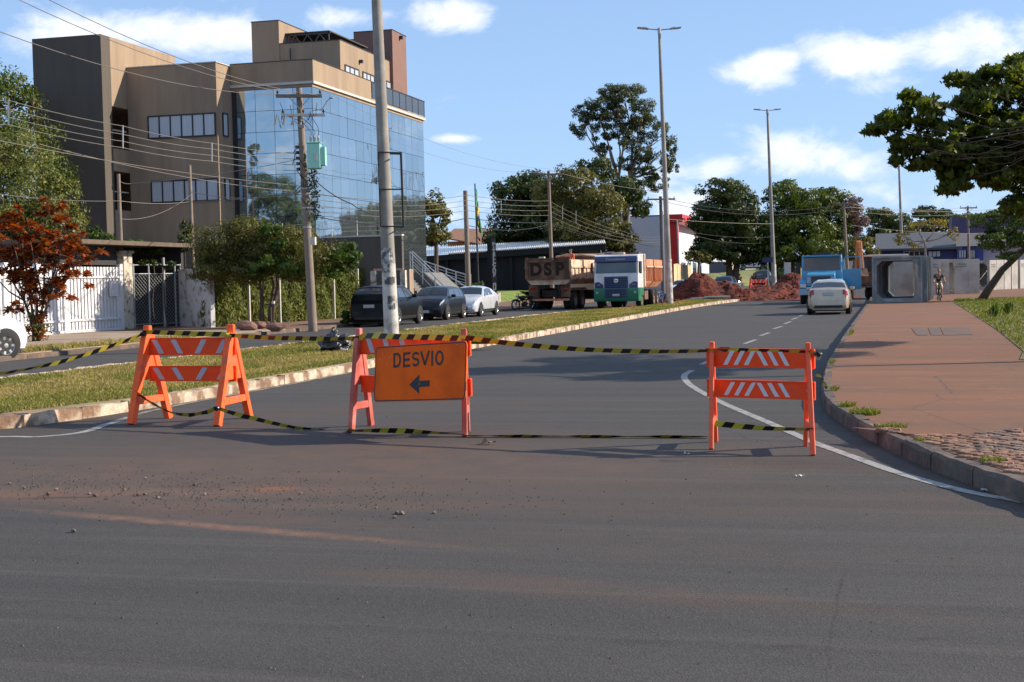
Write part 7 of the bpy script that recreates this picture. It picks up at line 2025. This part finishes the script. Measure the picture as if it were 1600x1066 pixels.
# ------------------------------------------------------------------ trees and plants
m_bark = mat('brown_bark', (.085, .060, .045), .95, var=.35, vscale=6, stretch=(1, 1, .3), bump=.8, bscale=12)
m_barkl = mat('pale_bark', (.26, .21, .17), .9, var=.3, vscale=5, stretch=(1, 1, .3))
lf_dark = leafmat('dark_leaf', (.022, .038, .007), (.055, .080, .014), (.14, .15, .035), .22)
lf_mid = leafmat('mid_green_leaf', (.035, .060, .009), (.105, .140, .020), (.22, .23, .05), .28)
lf_bright = leafmat('bright_leaf', (.035, .070, .010), (.085, .14, .018), (.16, .20, .04), .35)
lf_olive = leafmat('olive_leaf', (.050, .058, .011), (.140, .130, .026), (.28, .21, .05), .28)
lf_euc = leafmat('grey_green_leaf', (.034, .050, .020), (.085, .105, .040), (.11, .12, .06), .25)
lf_bloom = leafmat('pale_blossom_leaf', (.06, .085, .018), (.20, .21, .06), (.46, .45, .25), .3, .9)
lf_near = leafmat('near_leaf', (.032, .055, .007), (.115, .145, .014), (.36, .34, .04), .55)
C = clump_px
tree('broadleaf_tree', 'dense dark green tree at the left edge behind the paler blossoming one', GD(-10, 68), [C(-5, 185, 75, 85, 68, 3.2), C(30, 230, 58, 60, 67, 3), C(-40, 260, 80, 90, 68, 3), C(66, 275, 46, 60, 66.5, 2.2), C(20, 140, 35, 35, 68, 2), C(-60, 170, 60, 60, 68, 3)], lf_mid, m_bark, 22000, .17, .3, 1, sub=44, limb_r=.1)
tree('blossoming_tree', 'rounded tree dotted with pale blossom in front of the dark one at the left edge', GD(35, 61), [C(10, 245, 72, 48, 61, 2.4), C(60, 300, 58, 62, 60.5, 2.2), C(0, 320, 72, 72, 60.5, 2.4), C(88, 350, 42, 58, 60.5, 1.8), C(35, 375, 66, 46, 60.5, 2), C(-50, 330, 60, 80, 61, 2)], lf_bloom, m_bark, 24000, .15, .25, 2, sub=46, subr=.27, limb_r=.08)
tree('shrub', 'dark dry bush peeping between the left tree and the office block', GD(52, 63), [C(52, 160, 9, 22, 63, .4), C(54, 185, 7, 18, 63, .4)], lf_olive, m_bark, 500, .15, .06, 3, sub=8)
# red-leaved croton: rosettes of long leaves on bare forking stems
cb0 = GD(54, 43.5); cb0.z = .14
cro = thing('croton_shrub', 'red and orange leaved shrub on bare forking stems by the driveway', 'shrub', cb0)
rr = random.Random(12); st_ = MB(); tips = []
heads = [(70, 335, 3), (15, 360, 4), (45, 365, 5), (75, 370, 6), (100, 375, 5), (118, 395, 4), (20, 395, 5), (50, 400, 7), (85, 405, 6), (112, 425, 4), (15, 425, 5), (40, 430, 5), (75, 435, 5), (95, 450, 3), (-5, 390, 5), (-10, 430, 4), (62, 460, 3), (38, 480, 2), (105, 360, 2), (30, 345, 2), (123, 405, 2)]
pts_c = []
stems = [P(x, 470, 43.5) - cb0 for x in (38, 48, 58, 68, 76)]
for s in stems: st_.tube([(rr.uniform(-.12, .12), rr.uniform(-.1, .1), -.1), s * .5 + Vector((0, 0, .05)), s], [.06, .045, .035], 7)
for (px, py, k) in heads:
    c = P(px, py, 43.5 + rr.uniform(-.5, .5)) - cb0; s = min(stems, key=lambda q: (q - c).length + rr.uniform(0, .2))
    m_ = s.lerp(c, .5) + Vector((0, 0, -.12)); st_.tube([s, m_, c], [.03, .022, .012], 6)
    for i in range(int(k * 1.7) + 2):
        d = Vector((rr.gauss(0, .27), rr.gauss(0, .30), rr.gauss(0, .20))); pts_c.append(c + d); st_.tube([c, c + d], [.012, .008], 4)
for q in range(6):
    c = Vector((rr.uniform(-.2, .2), rr.uniform(-.2, .2), rr.uniform(.15, .9))); pts_c.append(c)
st_.build('stems', m_bark, cro, smooth=True)
Vc, Fc = [], []
for c in pts_c:
    for i in range(34):
        a = rr.uniform(0, 2 * math.pi); el = rr.uniform(-.35, 1.1); d = Vector((math.cos(a) * math.cos(el), math.sin(a) * math.cos(el), math.sin(el))); L_ = rr.uniform(.15, .28)
        s = d.cross(Vector((0, 0, 1))).normalized() * .050; b = c + d * .015; m_ = c + d * L_ * .55 + Vector((0, 0, .015)); e = c + d * L_ - Vector((0, 0, .05))
        k = len(Vc); Vc += [b, m_ + s, e, m_ - s]; Fc.append((k, k + 1, k + 2, k + 3))
lf_cro = leafmat('croton_leaf', (.10, .055, .014), (.44, .095, .030), (.66, .42, .09), .3, 1.6, .35)
o = bpy.data.objects.new('leaves', bm_np('leaves', np.array([tuple(v) for v in Vc]), np.array(Fc), lf_cro)); COL.objects.link(o); o.parent = cro
rg = np.random.default_rng(8); q = rg.normal(0, 1, (700, 3)) * np.array([.2, .15, .35]) + np.array([0, 0, .4]); q = q[q[:, 2] > 0.02]; V, F = leaves(q, rand_dirs(rg, len(q)), .09, rg, .5)
o = bpy.data.objects.new('basal_shoots', bm_np('basal_shoots', V, F, lf_olive)); COL.objects.link(o); o.parent = cro; o['kind'] = 'stuff'
# street tree before the office, two kinds of leaf
sb_ = GD(412, 54.5); sb_.z = .13
T_ = tree('street_tree', 'low wide street tree with dark feathery crown before the vine fence', sb_, [C(345, 385, 60, 50, 54.5, 1.5), C(400, 400, 70, 50, 54.6, 1.5), C(455, 375, 50, 35, 54.2, 1.4), C(390, 365, 62, 30, 54.5, 1.5), C(330, 425, 45, 20, 54, 1.2), C(430, 395, 60, 45, 54.5, 1.5), C(495, 400, 45, 38, 53, 1.2), C(380, 425, 50, 25, 54, 1.4), C(475, 430, 45, 18, 53.5, 1.2)], lf_olive, m_bark, 34000, .115, .075, 5, sub=40, subr=.36, fork=.30, trunks=[(-.1, 0), (.12, .1), (.26, 0)], aspect=.42, thin=.03, limb_r=.045, inner=.62)
extra = [c for c in (C(440, 400, 35, 30, 53.2, .8), C(455, 420, 28, 18, 53, .7), C(535, 400, 30, 25, 53, .7), C(520, 425, 22, 15, 53, .6), C(420, 360, 22, 12, 53.6, .5), C(405, 420, 25, 16, 53.2, .6))]
cl = [(c[0] - sb_.x, c[1] - sb_.y, c[2] - sb_.z) + c[3:] for c in extra]; Pp, N, rg = crown_points(cl, 3800, 77, 18, .4); V, F = leaves(Pp, N, .15, rg, .6)
o = bpy.data.objects.new('bright_foliage', bm_np('bright_foliage', V, F, lf_bright)); COL.objects.link(o); o.parent = T_
# stones ringing its foot, a small post with a tray
m_rock = mat('red_stone_block', (.19, .10, .075), .9, var=.3, vscale=6, bump=.8, bscale=10)
for i, (px, py, s, lb) in enumerate(((386, 513, .34, 'large reddish stone block left of the street tree foot'), (404, 510, .26, 'reddish stone block before the street tree trunk'), (430, 514, .30, 'reddish stone block right of the street tree foot'), (418, 508, .22, 'smaller reddish stone behind the others at the tree foot'))):
    c = G(px, py + 4, .12); mb = MB(); mb.blob((0, 0, s * .5), (s * 1.25, s * .8, s * .55), 2, .18, 1.2, i); o = mb.build('stone_block', m_rock, None, c); tag(o, lb, 'stone')
c = G(424, 513, .12); tr_ = thing('garden_stand', 'thin post carrying a small dark tray beside the street tree', 'stand', c)
MB().tube([(0, 0, 0), (0, 0, .85)], .035, 8).build('post', m_bark, tr_); MB().box(-.17, .17, -.14, .14, .853, .90).build('tray', m_dark, tr_, bevel=.01); MB().box(.06, .15, -.05, .05, .903, 1.0).build('cup', m_trim, tr_)
c = G(541, 506, .12); tree('shrub', 'small dark green shrub on the red earth left of the black SUV', c, [(c.x, c.y, .35, .38, .3, .3)], lf_mid, m_bark, 900, .13, .03, 9, sub=12)
# vines standing above the garage roof
for i, (px, py, rx_, ry_, lb) in enumerate(((150, 365, 12, 32, 'leafy vine column left of the lattice pole above the garage'), (172, 375, 10, 28, 'second shorter vine column beside the lattice pole'), (208, 382, 18, 18, 'leafy vine mound right of the lattice pole on the garage roof'), (240, 388, 20, 12, 'low trailing vine at the right end of the garage roof'), (290, 360, 9, 35, 'climbing plant around the thin brown pole'))):
    g = GD(px, 57.5 if i < 4 else 58.7); tree('climbing_vine', lb, g, [C(px, py, rx_, ry_ * .55, 57.5 if i < 4 else 58.7, .5), C(px - 4, py + ry_ * .5, rx_, ry_ * .5, 57.5 if i < 4 else 58.7, .5)], lf_bright if i < 4 else lf_dark, m_bark, 1100, .12, .03, 40 + i, sub=14, cat='climbing plant')
g = GD(262, 56); tree('garage_creeper', 'dark creeper hanging over the mesh gate under the roof edge', g, [C(230, 412, 22, 8, 55.8, .3), C(262, 415, 20, 9, 56.5, .3)], lf_dark, m_bark, 900, .10, .03, 49, sub=12, cat='climbing plant', limbs=False)
# trees behind
tree('broadleaf_tree', 'olive-green tree just right of the mirror-glass facade', GD(682, 112), [C(676, 320, 22, 28, 112, 2), C(690, 335, 14, 22, 112, 1.5), C(680, 365, 26, 22, 112, 2)], lf_olive, m_bark, 5000, .26, .2, 51)
tree('broadleaf_tree', 'dark rounded tree behind the flag and the slim wooden pole', GD(815, 140), [C(800, 300, 32, 28, 140, 4), C(835, 290, 40, 26, 140, 4), C(805, 350, 42, 40, 140, 4), C(850, 345, 45, 48, 139, 4), C(780, 375, 30, 20, 139, 3), C(820, 330, 55, 45, 141, 4), C(860, 380, 50, 30, 140, 4), C(870, 320, 40, 40, 140, 4), C(800, 390, 45, 20, 140, 4)], lf_dark, m_bark, 24000, .34, .4, 52, sub=34)
tree('mango_tree', 'big olive tree with rusty young leaves above the muddy lorry', GD(925, 132), [C(895, 290, 50, 34, 132, 4), C(935, 320, 45, 42, 131, 4), C(890, 350, 48, 42, 131, 4), C(955, 365, 42, 32, 130, 3.5), C(975, 380, 30, 20, 130, 3), C(920, 335, 60, 50, 133, 4), C(900, 385, 50, 24, 132, 4), C(860, 300, 36, 26, 132, 3)], lf_olive, m_bark, 24000, .30, .4, 53, sub=38, subr=.28)
tree('broadleaf_tree', 'compact dark tree under the tall eucalyptus left of the lamp post', GD(985, 138), [C(985, 300, 32, 26, 138, 3), C(1000, 325, 20, 18, 138, 2.4), C(930, 265, 34, 22, 140, 3), C(960, 300, 40, 30, 140, 3)], lf_dark, m_bark, 9000, .32, .3, 54)
ep = GD(968, 150)
tree('eucalyptus', 'tall open eucalyptus with bare forking stems left of the nearest far lamp post', ep,
     [C(975, 150, 38, 24, 150, 3), C(930, 170, 32, 24, 150, 2.6), C(905, 195, 20, 26, 150, 2), C(1005, 175, 28, 26, 150, 2.4), C(1030, 205, 16, 24, 150, 1.8), C(945, 205, 26, 20, 150, 2.4), C(985, 215, 28, 24, 150, 2.4),
      C(1010, 240, 26, 20, 150, 2.2), C(935, 235, 22, 14, 150, 2), C(1045, 255, 18, 22, 150, 1.8), C(1025, 285, 24, 18, 150, 2), C(980, 255, 24, 14, 150, 2), C(960, 180, 30, 20, 150, 2.4), C(960, 145, 30, 18, 150, 2.2), C(1048, 228, 14, 18, 150, 1.6), C(1000, 200, 40, 26, 151, 2.4), C(915, 175, 22, 18, 150, 2), C(1015, 270, 26, 16, 150, 2)],
     lf_euc, m_barkl, 36000, .28, .26, 55, fork=.12, sub=22, subr=.30, thin=.12, trunks=[(-.25, 0), (.3, .2)], twigs=2, aspect=.35, droop=.6)
tree('shade_tree', 'dense dark roadside tree left of the second lamp post', GD(1138, 132), [C(1130, 300, 42, 24, 132, 3.4), C(1110, 345, 38, 34, 132, 3.4), C(1155, 330, 38, 38, 132, 3.4), C(1175, 365, 30, 30, 132, 3), C(1120, 385, 38, 26, 132, 3), C(1150, 395, 38, 20, 132, 3), C(1135, 345, 55, 50, 133, 3.4), C(1170, 395, 35, 24, 134, 3), C(1100, 395, 28, 20, 132, 3)], lf_dark, m_bark, 26000, .32, .32, 56, sub=36, trunks=[(0, 0), (.5, .2)])
tree('shade_tree', 'broad green roadside tree right of the second lamp post', GD(1240, 134), [C(1225, 305, 36, 24, 134, 3.4), C(1265, 315, 42, 28, 134, 3.6), C(1215, 350, 36, 34, 134, 3.4), C(1255, 355, 40, 36, 133, 3.6), C(1200, 385, 26, 28, 133, 3), C(1240, 395, 38, 24, 132, 3.4), C(1240, 345, 55, 50, 135, 3.6), C(1200, 360, 34, 40, 134, 3.4), C(1215, 405, 40, 18, 134, 3)], lf_mid, m_bark, 28000, .30, .35, 57, sub=36, trunks=[(0, 0), (-1.2, .2), (1.5, .2)])
tree('shade_tree', 'lighter green tree directly above the blue lorry cab', GD(1295, 136), [C(1295, 315, 36, 26, 136, 3), C(1290, 350, 38, 34, 134, 3.2), C(1280, 385, 36, 24, 130, 3), C(1300, 340, 46, 46, 137, 3), C(1310, 385, 30, 22, 134, 3)], lf_mid, m_bark, 17000, .28, .3, 58, sub=34)
tree('trumpet_tree', 'half-bare tree with dusty pink-purple blossom behind the excavator', GD(1335, 134), [C(1330, 325, 22, 22, 134, 2), C(1342, 350, 20, 20, 134, 2), C(1338, 375, 18, 16, 134, 1.8)], leafmat('mauve_blossom', (.07, .05, .06), (.17, .11, .13), (.26, .19, .20), .3), m_barkl, 4200, .22, .18, 59, thin=.1)
tree('shrub', 'rusty green bush behind the orange excavator', GD(1355, 120), [C(1345, 385, 26, 18, 120, 2), C(1365, 398, 16, 12, 120, 1.5), C(1330, 398, 18, 12, 120, 1.5)], lf_olive, m_bark, 3800, .20, .1, 60)
tree('broadleaf_tree', 'far dark tree left of the farthest lamp post', GD(1378, 200), [C(1370, 340, 26, 18, 200, 4), C(1395, 345, 26, 18, 200, 4), C(1380, 368, 34, 20, 198, 4), C(1412, 360, 20, 22, 198, 3)], lf_dark, m_bark, 7000, .42, .35, 61)
tree('broadleaf_tree', 'far dark tree right of the farthest lamp post behind the blue building', GD(1455, 205), [C(1445, 335, 24, 14, 205, 4), C(1470, 340, 22, 16, 205, 4), C(1430, 358, 30, 18, 203, 4), C(1465, 360, 34, 18, 203, 4), C(1500, 350, 20, 16, 205, 4)], lf_dark, m_bark, 7000, .42, .35, 62)
tree('broadleaf_tree', 'medium green tree behind the blue building near the leaning tree', GD(1530, 175), [C(1510, 350, 30, 16, 175, 3), C(1545, 348, 32, 20, 175, 3), C(1580, 350, 30, 22, 175, 3)], lf_mid, m_bark, 6000, .36, .3, 63)
yb = GD(1446, 112)
tree('sparse_tree', 'nearly leafless tree with a few yellow leaves behind the nearest culvert', yb, [C(1410, 372, 16, 12, 112, 1), C(1435, 352, 18, 10, 112, 1), C(1465, 350, 18, 10, 112, 1), C(1490, 365, 12, 12, 112, .8), C(1425, 385, 16, 8, 112, .8)], leafmat('yellow_leaf', (.09, .08, .01), (.24, .19, .02), (.36, .28, .03), .4), m_barkl, 750, .20, .13, 64, sub=10, fork=.3, twigs=5, subr=.4)
tree('topiary_tree', 'small clipped round tree on a thin trunk behind the red earth heap', GD(1092, 112), [C(1085, 400, 16, 11, 112, .9), C(1102, 403, 13, 9, 112, .8)], lf_olive, m_bark, 2200, .15, .12, 65, sub=14, fork=.5)
# leaning tree on the lawn at right
lb_ = GD(1531, 74); lb_.z = .15
tree('leaning_tree', 'tree on the right lawn whose bare trunk leans strongly to the right', lb_, [C(1560, 372, 44, 22, 72, 1.6), C(1610, 360, 45, 34, 72, 1.8), C(1545, 345, 40, 14, 72, 1.2), C(1600, 330, 50, 14, 72, 1.5), C(1660, 370, 45, 35, 72, 1.8), C(1575, 400, 22, 8, 71, .7)], lf_mid, m_bark, 13000, .16, .24, 66, limb_r=.07,
     trunk_path=[P(1529, 477, 74), P(1545, 452, 73.6), P(1566, 422, 73.2), P(1592, 398, 72.6), P(1618, 372, 72)], sub=26, thin=.12)
# big near tree overhanging from the right
NB = G(1790, 560, .15); ND_ = 27.0
cl = [C(1395, 190, 34, 22, 26.5, .8), C(1440, 175, 45, 30, 26.5, 1.0), C(1420, 225, 40, 24, 26.5, .9), C(1480, 215, 52, 42, 27, 1.3), C(1530, 160, 55, 42, 27, 1.4), C(1590, 130, 50, 40, 27, 1.5), C(1560, 220, 60, 55, 27, 1.6), C(1620, 200, 70, 60, 27, 1.7),
      C(1500, 270, 40, 22, 26.5, .9), C(1560, 280, 42, 22, 26.5, 1.0), C(1620, 280, 60, 30, 27, 1.3), C(1368, 203, 26, 12, 26.3, .6), C(1440, 255, 34, 14, 26.4, .6), C(1420, 150, 24, 10, 26.6, .5), C(1500, 125, 30, 14, 26.8, .7), C(1403, 242, 18, 24, 26.4, .5), C(1480, 245, 45, 26, 26.4, .9), C(1545, 115, 30, 14, 27, .9), C(1700, 180, 80, 90, 27.5, 2.4), C(1770, 210, 80, 90, 28, 2.4), C(1790, 170, 90, 70, 24.6, 1.8), C(1820, 240, 90, 70, 30.5, 2.2), C(1720, 130, 80, 60, 30, 2), C(1880, 200, 90, 80, 27, 2.4), C(1690, 240, 70, 50, 24.8, 1.5), C(1590, 95, 25, 10, 27, .8), C(1530, 250, 60, 40, 26.8, 1.2), C(1600, 320, 50, 22, 26.6, .9), C(1490, 290, 36, 18, 26.4, .7), C(1570, 250, 60, 50, 27.4, 1.4)]
tree('overhanging_tree', 'large near tree with broad dark leaves reaching in from the right edge', NB, cl, lf_near, m_bark, 60000, .165, .16, 67, sub=62, subr=.20, thin=.10, aspect=.40, droop=.7, limb_r=.013, trunk_path=[NB, NB + Vector((-.1, 0, 1.6)), NB + Vector((-.4, .1, 2.9)), NB + Vector((-.7, .2, 4.0))], inner=.66)
# trees on the other pavement that throw shade and mirror in the glass
NB2 = Vector((16, 52, .15)); 0 and tree('lawn_tree', 'leafy lawn tree out to the right beyond the pavement', NB2, [(16, 52, 5, 2.6, 2.6, 2), (14.5, 53, 6, 2, 2, 1.6), (18, 51, 6.5, 2.4, 2.4, 1.8)], lf_mid, m_bark, 6000, .22, .22, 68)
# lawn plants
for i, (px, py, h_, m_, lb) in enumerate(((1555, 497, .55, lf_bright, 'young leafy plant with broad upright leaves on the right lawn'), (1548, 495, .35, lf_bloom, 'pale silvery seedling beside the broad-leaved lawn plant'), (1575, 492, .5, lf_mid, 'grassy tuft to the right of the broad-leaved lawn plant'))):
    c = G(px, py, .158); t = thing('lawn_plant', lb, 'plant', c); rr = random.Random(i); V = []; F = []
    for k in range(26):
        a = rr.uniform(0, 6.28); ln = rr.uniform(.5, 1) * h_; out = rr.uniform(.1, .5) * h_; s = Vector((-math.sin(a), math.cos(a), 0)) * .03
        b = Vector((rr.gauss(0, .05), rr.gauss(0, .05), 0)); m2 = b + Vector((math.cos(a) * out * .5, math.sin(a) * out * .5, ln * .7)); e = b + Vector((math.cos(a) * out, math.sin(a) * out, ln))
        n_ = len(V); V += [b, m2 + s, e, m2 - s]; F.append((n_, n_ + 1, n_ + 2, n_ + 3))
    o = bpy.data.objects.new('leaves', bm_np('leaves', np.array([tuple(v) for v in V]), np.array(F), m_)); COL.objects.link(o); o.parent = t
c = GD(745, 88); c.z = .3
for (px, dd, lb) in ((745, 80, 'green agave-like tuft at the foot of the railing'), (706, 78, 'low yellow-green shrub on the planted bank by the stairs')):
    c = P(px, 448, dd); tree('shrub', lb, (c.x, c.y, c.z - .3), [(c.x, c.y, c.z, .5, .4, .32)], lf_bright if px == 745 else lf_olive, m_bark, 700, .16, .03, px, sub=10)

# flag and totem
fb = GD(748, 96); fb.z = .5; FT = P(742, 287, 96)
fp = thing('flagpole', 'dark flagpole beside the shop flying a limp green and yellow flag', 'flagpole', fb)
MB().tube([(0, 0, -.5), Vector((FT.x - fb.x, FT.y - fb.y, FT.z - .5))], [.06, .045], 10).build('pole', m_dark, fp)
m_fg = mat('flag_green', (.010, .15, .055), .7); m_fy = mat('flag_yellow', (.62, .48, .03), .7); m_fb = mat('flag_blue', (.01, .03, .20), .7)
fl = thing('flag', 'limp Brazilian flag hanging in folds, green with a yellow lozenge', 'flag', FT)
def fold(u, v):
    """u along the drooping cloth from the pole, v down the hoist"""
    x = .05 + .42 * u * (.35 + .65 * v) + .05 * math.sin(u * 14 + v * 3); z = -.3 - v * 2.4 - u * (1.9 - .9 * v) ; y = .12 * math.sin(u * 16 + v * 2)
    return Vector((x * math.cos(YAW), x * math.sin(YAW) + y, z))
nu, nv_ = 26, 22
parts = {'green_field': (m_fg, []), 'yellow_lozenge': (m_fy, []), 'blue_disc': (m_fb, [])}
for i in range(nu):
    for j in range(nv_):
        u, v = (i + .5) / nu, (j + .5) / nv_; k = abs(u - .5) / .42 + abs(v - .5) / .40; r = math.hypot((u - .5) * 1.4, v - .5)
        key = 'blue_disc' if r < .17 else ('yellow_lozenge' if k < 1 else 'green_field'); parts[key][1].append((i, j))
for key, (m_, cells) in parts.items():
    mb = MB()
    for (i, j) in cells: mb.add([fold(i / nu, j / nv_), fold((i + 1) / nu, j / nv_), fold((i + 1) / nu, (j + 1) / nv_), fold(i / nu, (j + 1) / nv_)], [(0, 1, 2, 3)])
    if cells: mb.build(key, m_, fl, smooth=True, fix=False)
tb0 = P(770, 458, 92); TT = P(766, 372, 92)
tt = thing('totem_sign', 'tall black totem sign with white letters stacked down its face', 'sign', tb0)
hT = TT.z - tb0.z; MB().box(-.30, .26, -.12, .12, 0, hT).build('pylon', m_black, tt, rot=(0, 0, .25), bevel=.01)
MB().box(-.02, .27, -.135, -.1215, .02, hT - .03).build('face_panel', mat('glossy_black', (.014, .014, .015), .2), tt, rot=(0, 0, .25))
for i, ch in enumerate('BITELLCAUF'):
    me = text_mesh(ch, .30, m_trim, .006, .02); o = bpy.data.objects.new('letter', me); COL.objects.link(o); o.parent = tt
    c_ = Matrix.Rotation(.25, 3, 'Z') @ Vector((.13, -.145, hT - .42 - i * (hT - 1.35) / 10)); o.location = c_; o.rotation_euler = (math.pi / 2, 0, .25)
em = MB().prism(rounded(.22, .50, .09), -.155, -.137, 'y').build('emblem', m_trim, tt, Matrix.Rotation(.25, 3, 'Z') @ Vector((.13, 0, .42)), (0, 0, .25))
MB().prism(rounded(.05, .26, .02), -.160, -.1555, 'y').build('emblem_slot', m_black, em)
MB().box(-.45, .45, -.3, .3, -.6, 0).build('plinth', m_cul, tt)
